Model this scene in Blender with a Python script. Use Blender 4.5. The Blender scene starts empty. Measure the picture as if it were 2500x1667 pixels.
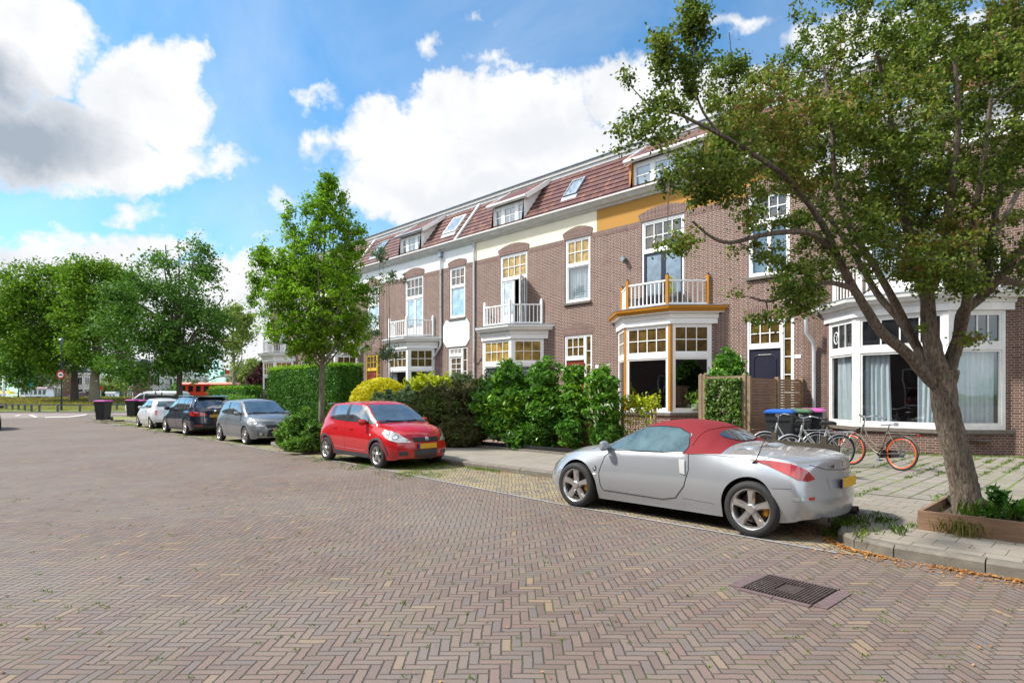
import bpy, bmesh, math, random
import numpy as np
from mathutils import Vector, Matrix
from mathutils.bvhtree import BVHTree

# ---------------------------------------------------------------- camera, sky, sun
# World axes: X runs along the street (towards the right), Y runs from the viewer to the facades, Z up.
FOC, HOR, HC = 1490.0, 963.0, 1.66          # focal length and horizon in photo pixels (2500 wide), eye height
YAW = math.radians(45.8)
FW = (-math.sin(YAW), math.cos(YAW)); RT = (math.cos(YAW), math.sin(YAW))
scene = bpy.context.scene
col = scene.collection
cam = bpy.data.objects.new('camera', bpy.data.cameras.new('camera'))
col.objects.link(cam)
cam.location = (0, 0, HC)
cam.rotation_euler = (math.radians(90), 0, YAW)
cam.data.sensor_width = 36.0
cam.data.lens = 36.0 * FOC / 2500.0
cam.data.shift_y = (HOR - 833.5) / 2500.0
cam.data.clip_start = 0.1
cam.data.clip_end = 6000
scene.camera = cam
scene.view_settings.view_transform = 'Standard'
scene.view_settings.look = 'None'
scene.view_settings.exposure = EXPOSURE = 0.78
scene.view_settings.gamma = 1.0
scene.view_settings.use_curve_mapping = False

SUN_EL, SUN_DIR = math.radians(48), (-0.70, -0.71)      # towards the sun, ground plane
world = bpy.data.worlds.new('World'); scene.world = world
world.use_nodes = True
WN, WL = world.node_tree.nodes, world.node_tree.links
WN.clear()
def wn(t, **kw):
    n = WN.new(t)
    for k, v in kw.items(): setattr(n, k, v)
    return n
def wmath(op, a, b=None, c=None, clamp=False):
    n = wn('ShaderNodeMath', operation=op, use_clamp=clamp)
    for i, x in enumerate((a, b, c)):
        if x is None: continue
        if isinstance(x, (int, float)): n.inputs[i].default_value = x
        else: WL.new(x, n.inputs[i])
    return n.outputs[0]
def wvec(op, a, b=None):
    n = wn('ShaderNodeVectorMath', operation=op)
    for i, x in enumerate((a, b)):
        if x is None: continue
        if isinstance(x, (tuple, list)): n.inputs[i].default_value = x
        else: WL.new(x, n.inputs[i])
    return n
sky = wn('ShaderNodeTexSky', sky_type='NISHITA', sun_disc=False)
sky.sun_elevation = SUN_EL
sky.sun_rotation = math.atan2(SUN_DIR[0], SUN_DIR[1])
sky.air_density = 1.0; sky.dust_density = 0.6; sky.ozone_density = 2.0
tc = wn('ShaderNodeTexCoord')
D = tc.outputs['Generated']
rx = wvec('DOT_PRODUCT', D, (RT[0], RT[1], 0)).outputs['Value']
fw = wmath('MAXIMUM', wvec('DOT_PRODUCT', D, (FW[0], FW[1], 0)).outputs['Value'], 0.08)
sz = wn('ShaderNodeSeparateXYZ'); WL.new(D, sz.inputs[0]); dz = sz.outputs['Z']
def wnoise(scale, detail, rough, dist=0.0, vec=None):
    n = wn('ShaderNodeTexNoise'); n.inputs['Scale'].default_value = scale
    n.inputs['Detail'].default_value = detail; n.inputs['Roughness'].default_value = rough
    n.inputs['Distortion'].default_value = dist
    WL.new(vec if vec is not None else D, n.inputs['Vector'])
    return n
cb = wn('ShaderNodeCombineXYZ')
WL.new(wmath('DIVIDE', rx, fw), cb.inputs[0]); WL.new(wmath('DIVIDE', dz, fw), cb.inputs[1])
n1 = wnoise(6.0, 9, 0.60, 0.25)
n2 = wnoise(24.0, 8, 0.62, 0.1)
wob = wvec('SUBTRACT', n1.outputs['Color'], (0.5, 0.5, 0.5)).outputs[0]
wobs = wvec('SCALE', wob); wobs.inputs['Scale'].default_value = 0.20
wob2 = wvec('SUBTRACT', n2.outputs['Color'], (0.5, 0.5, 0.5)).outputs[0]
wobs2 = wvec('SCALE', wob2); wobs2.inputs['Scale'].default_value = 0.07
pp = wvec('ADD', wvec('ADD', cb.outputs[0], wobs.outputs[0]).outputs[0], wobs2.outputs[0]).outputs[0]
CLOUDS = [  # centre and half size of the cloud heaps, as azimuth / elevation tangents in thousandths
 (60,110,185,150),(110,330,260,120),(335,215,165,130),(400,290,140,110),(300,410,250,75),(540,425,120,38),(20,40,150,110),
 (325,518,70,34),(40,620,240,75),(210,640,240,80),(390,610,170,50),(290,770,560,150),(560,690,120,90),(640,800,160,220),
 (1120,300,165,120),(960,320,150,95),(1290,290,200,120),(1150,430,380,125),(1540,230,170,95),(1000,490,240,75),
 (1700,260,220,110),(840,330,70,50),(1400,400,300,140),(1000,350,240,90),(700,490,70,26),(1060,120,40,50),(1200,50,50,16),(650,560,40,20),
 (1790,50,120,26),(2150,110,260,110),(2430,260,260,230),(2260,30,300,40),(2000,330,300,160),(1260,170,80,25),(780,240,50,22)]
mask = None
for cx, cy, ax, ay in CLOUDS:
    c = ((cx - 1250) / FOC, (HOR - cy) / FOC, 0)
    d_ = wvec('SUBTRACT', pp, c).outputs[0]
    m_ = wvec('MULTIPLY', d_, (FOC / ax, FOC / ay, 0)).outputs[0]
    l_ = wmath('SUBTRACT', 1.0, wvec('LENGTH', m_).outputs['Value'])
    l_ = wmath('MULTIPLY', l_, min(ax, ay) / 100.0)
    mask = l_ if mask is None else wmath('MAXIMUM', mask, l_)
edge = wn('ShaderNodeMapRange', interpolation_type='SMOOTHSTEP')
edge.inputs['From Min'].default_value = -0.06; edge.inputs['From Max'].default_value = 0.34
n5 = wnoise(34.0, 7, 0.62, 0.2); mask = wmath('ADD', mask, wmath('MULTIPLY', wmath('SUBTRACT', n5.outputs['Fac'], 0.5), 0.55))
WL.new(mask, edge.inputs['Value'])
# general broken cloud everywhere else (behind and above the view)
n3 = wnoise(2.2, 8, 0.58, 0.2)
gen = wn('ShaderNodeMapRange', interpolation_type='SMOOTHSTEP')
gen.inputs['From Min'].default_value = 0.43; gen.inputs['From Max'].default_value = 0.54
WL.new(n3.outputs['Fac'], gen.inputs['Value'])
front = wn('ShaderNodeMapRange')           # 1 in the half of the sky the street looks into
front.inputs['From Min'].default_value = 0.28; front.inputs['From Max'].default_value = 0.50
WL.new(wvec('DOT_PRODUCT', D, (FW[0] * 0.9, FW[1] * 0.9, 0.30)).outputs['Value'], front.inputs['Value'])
mx = wn('ShaderNodeMix', data_type='FLOAT')
WL.new(front.outputs[0], mx.inputs[0]); WL.new(gen.outputs[0], mx.inputs[2]); WL.new(edge.outputs[0], mx.inputs[3])
cloudfac = mx.outputs[0]
# thin veil that brightens the blue a little
veil = wnoise(3.0, 7, 0.6, 0.6)
vr = wn('ShaderNodeMapRange'); vr.inputs['From Min'].default_value = 0.40; vr.inputs['From Max'].default_value = 0.80
vr.inputs['To Min'].default_value = 0.0; vr.inputs['To Max'].default_value = 0.35
WL.new(veil.outputs['Fac'], vr.inputs['Value'])
cloudfac = wmath('MAXIMUM', cloudfac, vr.outputs[0])
# grey cloud bases
GREY = [(60,330,230,130,1.0),(20,210,120,100,0.9),(180,260,90,60,0.4),(1330,330,260,80,0.30),(1130,460,300,60,0.28),(620,760,90,90,0.3),(130,690,200,40,0.25)]
gm = None
for cx, cy, ax, ay, w in GREY:
    c = ((cx - 1250) / FOC, (HOR - cy) / FOC, 0)
    m_ = wvec('MULTIPLY', wvec('SUBTRACT', pp, c).outputs[0], (FOC / ax, FOC / ay, 0)).outputs[0]
    l_ = wmath('MULTIPLY', wmath('SUBTRACT', 1.25, wvec('LENGTH', m_).outputs['Value'], clamp=True), w)
    gm = l_ if gm is None else wmath('MAXIMUM', gm, l_)
n4 = wnoise(9.0, 6, 0.55, 0.3)
ng = wn('ShaderNodeMapRange'); ng.inputs['From Min'].default_value = 0.44; ng.inputs['From Max'].default_value = 0.72
ng.inputs['To Max'].default_value = 0.38
WL.new(n4.outputs['Fac'], ng.inputs['Value'])
gfac = wmath('MAXIMUM', gm, ng.outputs[0], clamp=True)
cc = wn('ShaderNodeMix', data_type='RGBA')
WL.new(gfac, cc.inputs[0]); cc.inputs[6].default_value = (0.615, 0.62, 0.63, 1); cc.inputs[7].default_value = (0.245, 0.285, 0.335, 1)
bg1 = wn('ShaderNodeBackground'); bg1.inputs['Strength'].default_value = 0.118
tint = wn('ShaderNodeMix', data_type='RGBA', blend_type='MULTIPLY'); tint.inputs[0].default_value = 1.0
WL.new(sky.outputs[0], tint.inputs[6]); tint.inputs[7].default_value = (0.63, 1.0, 1.12, 1)
WL.new(tint.outputs[2], bg1.inputs['Color'])
bg2 = wn('ShaderNodeBackground'); WL.new(cc.outputs[2], bg2.inputs['Color']); WL.new(wmath('ADD', 1.0, wmath('MULTIPLY', wmath('SUBTRACT', 1.0, front.outputs[0], clamp=True), 0.9)), bg2.inputs['Strength'])   # unseen clouds behind the viewer, brightened to lift the light in the shade
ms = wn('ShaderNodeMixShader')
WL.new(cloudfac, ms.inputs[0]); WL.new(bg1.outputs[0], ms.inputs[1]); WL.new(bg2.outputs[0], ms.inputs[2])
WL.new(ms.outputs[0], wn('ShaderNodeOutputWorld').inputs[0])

sun = bpy.data.objects.new('sun', bpy.data.lights.new('sun', 'SUN'))
col.objects.link(sun)
sun.data.energy = 3.9; sun.data.angle = math.radians(4.0); sun.data.color = (1.0, 0.95, 0.87)
sun.rotation_euler = Vector((-SUN_DIR[0] * math.cos(SUN_EL), -SUN_DIR[1] * math.cos(SUN_EL), -math.sin(SUN_EL))).to_track_quat('-Z', 'Y').to_euler()

# ---------------------------------------------------------------- positions
def P(px, py, t):
    """point seen at photo pixel (px,py) at distance t metres along the view axis"""
    r = (px - 1250) / FOC * t
    return Vector((r * RT[0] + t * FW[0], r * RT[1] + t * FW[1], HC - (py - HOR) / FOC * t))
def onwall(px, py, y):
    """same, on the vertical plane Y=y"""
    q = (px - 1250) / FOC
    return P(px, py, y / (q * RT[1] + FW[1]))
def G(px, py, z=0.0):
    """same, on the horizontal plane Z=z"""
    return P(px, py, FOC * (HC - z) / (py - HOR))
PXM = lambda t: t / FOC       # metres per photo pixel at distance t

# ---------------------------------------------------------------- mesh helpers
class MB:
    def __init__(s): s.v = []; s.f = []; s.m = []
    def add(s, vs, fs, m=0):
        o = len(s.v); s.v += [tuple(v) for v in vs]
        for f in fs: s.f.append(tuple(i + o for i in f)); s.m.append(m)
    def quad(s, a, b, c, d, m=0): s.add([a, b, c, d], [(0, 1, 2, 3)], m)
    def box(s, x0, x1, y0, y1, z0, z1, m=0):
        s.add([(x0,y0,z0),(x1,y0,z0),(x1,y1,z0),(x0,y1,z0),(x0,y0,z1),(x1,y0,z1),(x1,y1,z1),(x0,y1,z1)],
              [(0,3,2,1),(4,5,6,7),(0,1,5,4),(1,2,6,5),(2,3,7,6),(3,0,4,7)], m)
    def fbox(s, F, u0, u1, z0, z1, n0, n1, m=0):
        O, U, N = F
        def q(u, n, z): return (O[0] + U[0]*u + N[0]*n, O[1] + U[1]*u + N[1]*n, z)
        s.add([q(u0,n0,z0),q(u1,n0,z0),q(u1,n1,z0),q(u0,n1,z0),q(u0,n0,z1),q(u1,n0,z1),q(u1,n1,z1),q(u0,n1,z1)],
              [(0,3,2,1),(4,5,6,7),(0,1,5,4),(1,2,6,5),(2,3,7,6),(3,0,4,7)], m)
    def bar(s, a, b, w, h=None, m=0, up=(0,0,1)):
        """rectangular bar from a to b, w wide, h high"""
        h = h or w; a = Vector(a); b = Vector(b); d = (b - a).normalized(); up = Vector(up)
        if abs(d.dot(up)) > 0.95: up = Vector((1, 0, 0)) if abs(d.x) < 0.9 else Vector((0, 1, 0))
        r = d.cross(up).normalized() * (w / 2); u = r.cross(d).normalized() * (h / 2)
        vs = [a-r-u, a+r-u, a+r+u, a-r+u, b-r-u, b+r-u, b+r+u, b-r+u]
        s.add(vs, [(0,1,2,3),(7,6,5,4),(0,4,5,1),(1,5,6,2),(2,6,7,3),(3,7,4,0)], m)
    def prism(s, poly, z0, z1, m=0):
        n = len(poly)
        vs = [(x, y, z0) for x, y in poly] + [(x, y, z1) for x, y in poly]
        s.add(vs, [tuple(range(n))[::-1], tuple(range(n, 2*n))] + [(i, (i+1) % n, n + (i+1) % n, n + i) for i in range(n)], m)
    def extrude(s, pts, vec, m=0):
        n = len(pts); vec = Vector(vec)
        vs = [Vector(p) for p in pts] + [Vector(p) + vec for p in pts]
        s.add(vs, [tuple(range(n))[::-1], tuple(range(n, 2*n))] + [(i, (i+1) % n, n + (i+1) % n, n + i) for i in range(n)], m)
    def tube(s, path, rad, n=8, m=0, cap=True, closed=False, flute=0.0):
        path = [Vector(p) for p in path]; k = len(path)
        if isinstance(rad, (int, float)): rad = [rad] * k
        o = len(s.v); ref = None
        for i, p in enumerate(path):
            a = path[(i-1) % k] if (closed or i > 0) else p
            b = path[(i+1) % k] if (closed or i < k-1) else p
            t = (b - a).normalized() if (b - a).length > 1e-9 else Vector((0,0,1))
            if ref is None: ref = Vector((0,0,1)) if abs(t.z) < 0.9 else Vector((1,0,0))
            e1 = t.cross(ref)
            if e1.length < 1e-4: e1 = t.cross(Vector((0.3,1,0.2)))
            e1.normalize(); e2 = e1.cross(t).normalized(); ref = e2
            for j in range(n):
                an = 2*math.pi*j/n
                fl = 1 + flute*(0.5*math.sin(3*an+i*0.35) + 0.35*math.sin(7*an-i*0.5) + 0.30*math.sin(13*an+i*0.8) + 0.2*math.sin(21*an+i*1.7)) if flute else 1
                s.v.append(tuple(p + (e1*math.cos(an) + e2*math.sin(an)) * rad[i] * fl))
        for i in range(k if closed else k-1):
            i2 = (i+1) % k
            for j in range(n):
                j2 = (j+1) % n
                s.f.append((o+i*n+j, o+i*n+j2, o+i2*n+j2, o+i2*n+j)); s.m.append(m)
        if cap and not closed:
            s.f.append(tuple(o+j for j in range(n))[::-1]); s.m.append(m)
            s.f.append(tuple(o+(k-1)*n+j for j in range(n))); s.m.append(m)
    def lathe(s, prof, origin, axis, n=24, m=0, closed=False):
        """prof: (radius, along axis); axis a unit vector"""
        ax = Vector(axis).normalized(); e1 = ax.orthogonal().normalized(); e2 = ax.cross(e1); O = Vector(origin)
        o = len(s.v); k = len(prof)
        for r, h in prof:
            for j in range(n):
                a = 2*math.pi*j/n
                s.v.append(tuple(O + ax*h + (e1*math.cos(a) + e2*math.sin(a))*r))
        for i in range(k if closed else k-1):
            i2 = (i+1) % k
            for j in range(n):
                j2 = (j+1) % n
                s.f.append((o+i*n+j, o+i*n+j2, o+i2*n+j2, o+i2*n+j)); s.m.append(m)
        if not closed:
            if prof[0][0] > 1e-4: s.f.append(tuple(o+j for j in range(n))); s.m.append(m)
            if prof[-1][0] > 1e-4: s.f.append(tuple(o+(k-1)*n+j for j in range(n))); s.m.append(m)
    def build(s, name, mats, parent=None, smooth=False, uv=True, fix=True, sharp=None):
        if not isinstance(mats, (list, tuple)): mats = [mats]
        off = Vector((0, 0, 0)); q = parent
        while q is not None: off += q.location; q = q.parent
        me = bpy.data.meshes.new(name)
        me.from_pydata([tuple(Vector(v) - off) for v in s.v], [], s.f)
        me.polygons.foreach_set('material_index', s.m)
        for mt in mats: me.materials.append(mt)
        if fix or smooth:
            bm = bmesh.new(); bm.from_mesh(me)
            if fix: bmesh.ops.recalc_face_normals(bm, faces=bm.faces)
            if smooth:
                ang = math.radians(sharp if sharp else 40)
                for f in bm.faces: f.smooth = True
                for e in bm.edges:
                    if len(e.link_faces) == 2 and e.calc_face_angle(0) > ang: e.smooth = False
            bm.to_mesh(me); bm.free()
        if uv: auto_uv(me, off)
        me.update()
        o = bpy.data.objects.new(name, me); col.objects.link(o)
        if parent is not None: o.parent = parent
        return o
def auto_uv(me, off):
    """metric UVs: u runs horizontally along each face, v up the face"""
    uvl = me.uv_layers.new(name='UVMap'); n = len(me.loops)
    co = np.empty(len(me.vertices)*3); me.vertices.foreach_get('co', co); co = co.reshape(-1, 3) + np.array(off)
    vi = np.empty(n, dtype=int); me.loops.foreach_get('vertex_index', vi)
    nr = np.empty(len(me.polygons)*3); me.polygons.foreach_get('normal', nr); nr = nr.reshape(-1, 3)
    tot = np.empty(len(me.polygons), dtype=int); me.polygons.foreach_get('loop_total', tot)
    nn = np.repeat(nr, tot, axis=0); p = co[vi]
    hor = np.abs(nn[:, 2]) > 0.98
    t = np.stack([-nn[:, 1], nn[:, 0], np.zeros(n)], 1)
    ln = np.linalg.norm(t, axis=1); ln[ln < 1e-6] = 1; t /= ln[:, None]
    t[hor] = (1, 0, 0)
    b = np.cross(nn, t); b[hor] = (0, 1, 0)
    sg = np.where(b[:, 2] < 0, -1.0, 1.0); sg[hor] = 1; b *= sg[:, None]
    uv = np.stack([(p*t).sum(1), (p*b).sum(1)], 1)
    uvl.data.foreach_set('uv', uv.ravel())
def tag(o, label=None, cat=None, group=None, kind=None):
    if label: o['label'] = label
    if cat: o['category'] = cat
    if group: o['group'] = group
    if kind: o['kind'] = kind
    return o
def thing(name, loc, label, cat, group=None, rz=0.0):
    o = bpy.data.objects.new(name, None); col.objects.link(o)
    o.location = loc; o.rotation_euler = (0, 0, rz); o.empty_display_size = 0.2
    return tag(o, label, cat, group)
def kids(o): return [c for c in bpy.data.objects if c.parent == o]
def copy_tree(o, parent=None):
    c = o.copy(); col.objects.link(c)
    if parent is not None: c.parent = parent
    for ch in kids(o): copy_tree(ch, c)
    return c
def struct(o): o['kind'] = 'structure'; return o

# ---------------------------------------------------------------- material helpers
class NT:
    def __init__(s, name):
        s.mat = bpy.data.materials.new(name); s.mat.use_nodes = True
        s.n = s.mat.node_tree.nodes; s.l = s.mat.node_tree.links; s.n.clear()
        s.out = s.n.new('ShaderNodeOutputMaterial')
    def node(s, t, ins=None, **kw):
        n = s.n.new(t)
        for k, v in kw.items(): setattr(n, k, v)
        for k, v in (ins or {}).items(): s.set(n.inputs[k], v)
        return n
    def set(s, sock, v):
        if isinstance(v, bpy.types.NodeSocket): s.l.new(v, sock)
        else:
            if isinstance(v, (tuple, list)) and len(v) == 3 and sock.type == 'RGBA': v = (*v, 1)
            sock.default_value = v
    def m(s, op, a, b=0.0, c=0.0, clamp=False):
        n = s.node('ShaderNodeMath', operation=op, use_clamp=clamp)
        for i, x in enumerate((a, b, c)): s.set(n.inputs[i], x)
        return n.outputs[0]
    def mix(s, f, a, b, blend='MIX'):
        n = s.node('ShaderNodeMix', data_type='RGBA', blend_type=blend)
        s.set(n.inputs[0], f); s.set(n.inputs[6], a); s.set(n.inputs[7], b); return n.outputs[2]
    def noise(s, scale, detail=4, rough=0.55, vec=None, out='Fac', dist=0.0):
        n = s.node('ShaderNodeTexNoise', {'Scale': scale, 'Detail': detail, 'Roughness': rough, 'Distortion': dist})
        if vec is not None: s.l.new(vec, n.inputs['Vector'])
        return n.outputs[out]
    def ramp(s, f, stops, interp='LINEAR'):
        n = s.node('ShaderNodeValToRGB', {'Fac': f}); cr = n.color_ramp; cr.interpolation = interp
        while len(cr.elements) < len(stops): cr.elements.new(0.5)
        for e, (p, c) in zip(cr.elements, stops): e.position = p; e.color = (*c, 1) if len(c) == 3 else c
        return n.outputs[0]
    def rng(s, f, a, b, c=0.0, d=1.0):
        return s.node('ShaderNodeMapRange', {'Value': f, 'From Min': a, 'From Max': b, 'To Min': c, 'To Max': d}).outputs[0]
    def geo(s, o='Position'): return s.node('ShaderNodeNewGeometry').outputs[o]
    def schlick(s, f0=0.04):
        g = s.node('ShaderNodeNewGeometry'); d = s.node('ShaderNodeVectorMath', operation='DOT_PRODUCT'); s.l.new(g.outputs['Normal'], d.inputs[0]); s.l.new(g.outputs['Incoming'], d.inputs[1])
        k = s.m('POWER', s.m('SUBTRACT', 1.0, s.m('ABSOLUTE', d.outputs['Value']), clamp=True), 5.0)
        return s.m('ADD', f0, s.m('MULTIPLY', k, 1.0-f0))
    def uvv(s): return s.node('ShaderNodeUVMap').outputs[0]
    def sep(s, v): n = s.node('ShaderNodeSeparateXYZ', {0: v}); return n.outputs[0], n.outputs[1], n.outputs[2]
    def comb(s, x=0.0, y=0.0, z=0.0): return s.node('ShaderNodeCombineXYZ', {0: x, 1: y, 2: z}).outputs[0]
    def bsdf(s, col, rough=0.6, metal=0.0, bump=None, bstr=0.3, bdist=0.01, **extra):
        ins = {'Base Color': col, 'Roughness': rough, 'Metallic': metal}
        b = s.node('ShaderNodeBsdfPrincipled', ins)
        for k, v in extra.items(): s.set(b.inputs[k.replace('_', ' ')], v)
        if bump is not None:
            bn = s.node('ShaderNodeBump', {'Height': bump, 'Strength': bstr, 'Distance': bdist})
            s.l.new(bn.outputs[0], b.inputs['Normal'])
        s.l.new(b.outputs[0], s.out.inputs[0]); return b
def paint(name, c, rough=0.5, metal=0.0, var=0.12, scale=6.0, bstr=0.15, **kw):
    t = NT(name); p = t.geo()
    n = t.noise(scale, 5, 0.6, p)
    n2 = t.noise(scale * 9, 4, 0.6, p)
    k = t.m('ADD', t.m('MULTIPLY', n, var * 1.4), t.m('MULTIPLY', n2, var * 0.6))
    dark = tuple(x * (1 - var * 1.5) for x in c); lite = tuple(min(1, x * (1 + var)) for x in c)
    t.bsdf(t.mix(t.rng(k, 0.3 * 2 * var, 0.7 * 2 * var), dark, lite), rough, metal, n2, bstr, 0.003, **kw)
    return t.mat
def herring(t, vec, n, W, rot, pal, gap=0.06, gapcol=(0.06, 0.055, 0.04), wob=0.0):
    """herringbone of n:1 bricks W metres wide; returns colour, height, random value"""
    x, y, _ = t.sep(vec)
    c, s_ = math.cos(rot) / W, math.sin(rot) / W
    wn_ = t.noise(1.3, 2, 0.5, vec, 'Color'); wx, wy, _z = t.sep(wn_)
    w2 = t.noise(22.0, 3, 0.6, vec, 'Color'); vx, vy, _z2 = t.sep(w2)
    X = t.m('ADD', t.m('ADD', t.m('MULTIPLY', x, c), t.m('MULTIPLY', y, s_)), t.m('ADD', t.m('MULTIPLY', t.m('SUBTRACT', wx, 0.5), wob), t.m('MULTIPLY', t.m('SUBTRACT', vx, 0.5), 0.24)))
    Y = t.m('ADD', t.m('ADD', t.m('MULTIPLY', x, -s_), t.m('MULTIPLY', y, c)), t.m('ADD', t.m('MULTIPLY', t.m('SUBTRACT', wy, 0.5), wob), t.m('MULTIPLY', t.m('SUBTRACT', vy, 0.5), 0.24)))
    i, j = t.m('FLOOR', X), t.m('FLOOR', Y)
    fx, fy = t.m('FRACT', X), t.m('FRACT', Y)
    k = t.m('FLOORED_MODULO', t.m('SUBTRACT', i, j), 2.0 * n)
    isH = t.m('LESS_THAN', k, n - 0.5)
    kv = t.m('SUBTRACT', 2.0 * n - 1, k)
    def sel(a, b): return t.m('ADD', t.m('MULTIPLY', isH, a), t.m('MULTIPLY', t.m('SUBTRACT', 1.0, isH), b))
    u = sel(t.m('ADD', k, fx), t.m('ADD', kv, fy)); v = sel(fy, fx)
    ida = sel(t.m('SUBTRACT', i, k), i); idb = sel(j, t.m('SUBTRACT', j, kv))
    wnz = t.node('ShaderNodeTexWhiteNoise', {'Vector': t.comb(ida, idb, isH)}, noise_dimensions='3D')
    rnd, rcol = wnz.outputs['Value'], wnz.outputs['Color']
    e = t.m('MINIMUM', t.m('MINIMUM', u, t.m('SUBTRACT', float(n), u)), t.m('MINIMUM', v, t.m('SUBTRACT', 1.0, v)))
    br = t.rng(e, gap * 0.5, gap * 1.8)          # 0 in the joint, 1 on the brick
    colr = t.ramp(rnd, pal, 'CONSTANT')
    return colr, br, rnd, rcol, (u, v)
# ---------------------------------------------------------------- materials
M = {}
def mat_road():
    t = NT('road_brick'); p = t.geo()
    pal = [(0.0,(0.164,0.110,0.090)),(0.18,(0.179,0.126,0.099)),(0.36,(0.149,0.114,0.102)),(0.50,(0.140,0.093,0.080)),
           (0.62,(0.193,0.136,0.106)),(0.74,(0.181,0.132,0.108)),(0.84,(0.140,0.110,0.100)),(0.90,(0.184,0.114,0.092)),(0.975,(0.256,0.176,0.110))]
    c, br, rnd, rcol, _ = herring(t, p, 3, 0.066, YAW, pal, 0.075, wob=1.0)
    big = t.noise(0.35, 5, 0.6, p); fine = t.noise(55.0, 5, 0.7, p); mid = t.noise(3.0, 4, 0.6, p)
    c = t.mix(t.m('MULTIPLY', fine, 0.55), c, t.mix(0.5, c, (0.10, 0.09, 0.085)))
    c = t.mix(t.rng(big, 0.42, 0.68, 0.0, 0.55), c, (0.205, 0.175, 0.155))      # dusty, sandy areas
    c = t.mix(t.rng(mid, 0.62, 0.8, 0.0, 0.35), c, (0.14, 0.115, 0.11))
    moss = t.rng(t.noise(1.7, 5, 0.7, p), 0.48, 0.62)
    jc = t.mix(moss, (0.070, 0.058, 0.046), (0.085, 0.100, 0.030))
    jc = t.mix(t.rng(t.noise(7.0, 3, 0.6, p), 0.55, 0.72, 0, 0.6), jc, (0.17, 0.14, 0.11))
    c = t.mix(br, jc, c)
    st = t.rng(t.noise(0.8, 6, 0.75, p, dist=0.8), 0.60, 0.70, 0.0, 0.40)          # worn darker patches and drips
    c = t.mix(st, c, (0.085, 0.070, 0.066))
    sp = t.rng(t.noise(90.0, 3, 0.5, p), 0.66, 0.72, 0.0, 0.5); c = t.mix(sp, c, (0.36, 0.32, 0.28))
    h = t.m('ADD', t.m('ADD', t.m('MULTIPLY', br, 1.0), t.m('MULTIPLY', rnd, 0.6)), t.m('MULTIPLY', fine, 0.5))
    h = t.m('ADD', h, t.m('MULTIPLY', t.noise(0.55, 3, 0.5, p), 14.0))
    t.bsdf(c, 0.80, bump=h, bstr=0.8, bdist=0.008)
    return t.mat
def mat_strip():
    t = NT('parking_brick'); p = t.geo()
    pal = [(0.0,(0.277,0.220,0.158)),(0.3,(0.227,0.187,0.150)),(0.5,(0.176,0.149,0.141)),(0.68,(0.294,0.237,0.167)),(0.85,(0.143,0.129,0.132))]
    c, br, rnd, rcol, _ = herring(t, p, 3, 0.066, YAW, pal, 0.09, wob=0.9)
    fine = t.noise(50.0, 5, 0.7, p)
    c = t.mix(t.m('MULTIPLY', fine, 0.5), c, (0.12, 0.10, 0.07))
    x, y, z = t.sep(p)
    lit = t.rng(t.noise(2.4, 6, 0.75, p), 0.42, 0.60)
    lit = t.m('MULTIPLY', lit, t.rng(fine, 0.35, 0.6))
    c = t.mix(t.m('MULTIPLY', lit, 0.75), c, (0.42, 0.32, 0.15))            # dry litter
    green = t.m('MULTIPLY', t.rng(t.noise(1.1, 6, 0.7, p), 0.42, 0.56), t.rng(t.noise(30, 4, 0.6, p), 0.40, 0.62))
    green = t.m('MULTIPLY', green, t.rng(x, -6.0, -14.0, 0.0, 1.0, ), clamp=True)
    c = t.mix(br, (0.095, 0.080, 0.045), c)
    c = t.mix(t.m('MULTIPLY', green, 0.8), c, (0.165, 0.19, 0.045))
    h = t.m('ADD', t.m('ADD', br, t.m('MULTIPLY', rnd, 0.35)), t.m('MULTIPLY', fine, 0.6))
    t.bsdf(c, 0.9, bump=h, bstr=0.8, bdist=0.009)
    return t.mat
def mat_slabs(name, w, l, base, grass, seed=0.0, gapw=0.012, rot=0.0):
    t = NT(name); p = t.geo()
    mp = t.node('ShaderNodeMapping', {0: p, 'Rotation': (0, 0, rot)}).outputs[0]
    b = t.node('ShaderNodeTexBrick', {'Vector': mp, 'Scale': 1.0, 'Mortar Size': gapw, 'Mortar Smooth': 0.3, 'Bias': 0.0,
               'Brick Width': l, 'Row Height': w, 'Color1': (0, 0, 0), 'Color2': (1, 1, 1), 'Mortar': (0.5, 0.5, 0.5)})
    f = b.outputs['Fac']; cv = b.outputs['Color']
    n = t.noise(1.1, 6, 0.65, p); n2 = t.noise(38, 5, 0.7, p)
    dk = tuple(x * 0.66 for x in base)
    c = t.mix(t.rng(cv, 0, 1, 0.0, 0.35), base, dk)
    c = t.mix(t.rng(n, 0.38, 0.66, 0.0, 0.75), c, dk)
    c = t.mix(t.rng(n2, 0.35, 0.7, 0.0, 0.45), c, tuple(x * 0.5 for x in base))
    gn = t.noise(0.9, 6, 0.75, p)
    gm_ = t.rng(gn, 0.62 - grass * 0.3, 0.70 - grass * 0.3)
    c = t.mix(f, c, t.mix(gm_, (0.10, 0.085, 0.065), (0.11, 0.17, 0.03)))
    spread = t.m('MULTIPLY', t.m('MULTIPLY', gm_, t.rng(t.noise(9, 4, 0.6, p), 0.60 - 0.1 * grass, 0.72 - 0.1 * grass)), 0.9 if grass > 0 else 0.4)
    c = t.mix(spread, c, (0.13, 0.18, 0.045))
    h = t.m('ADD', t.m('SUBTRACT', 1.0, f), t.m('MULTIPLY', n2, 0.4))
    t.bsdf(c, 0.9, bump=h, bstr=0.6, bdist=0.006)
    return t.mat
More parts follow.
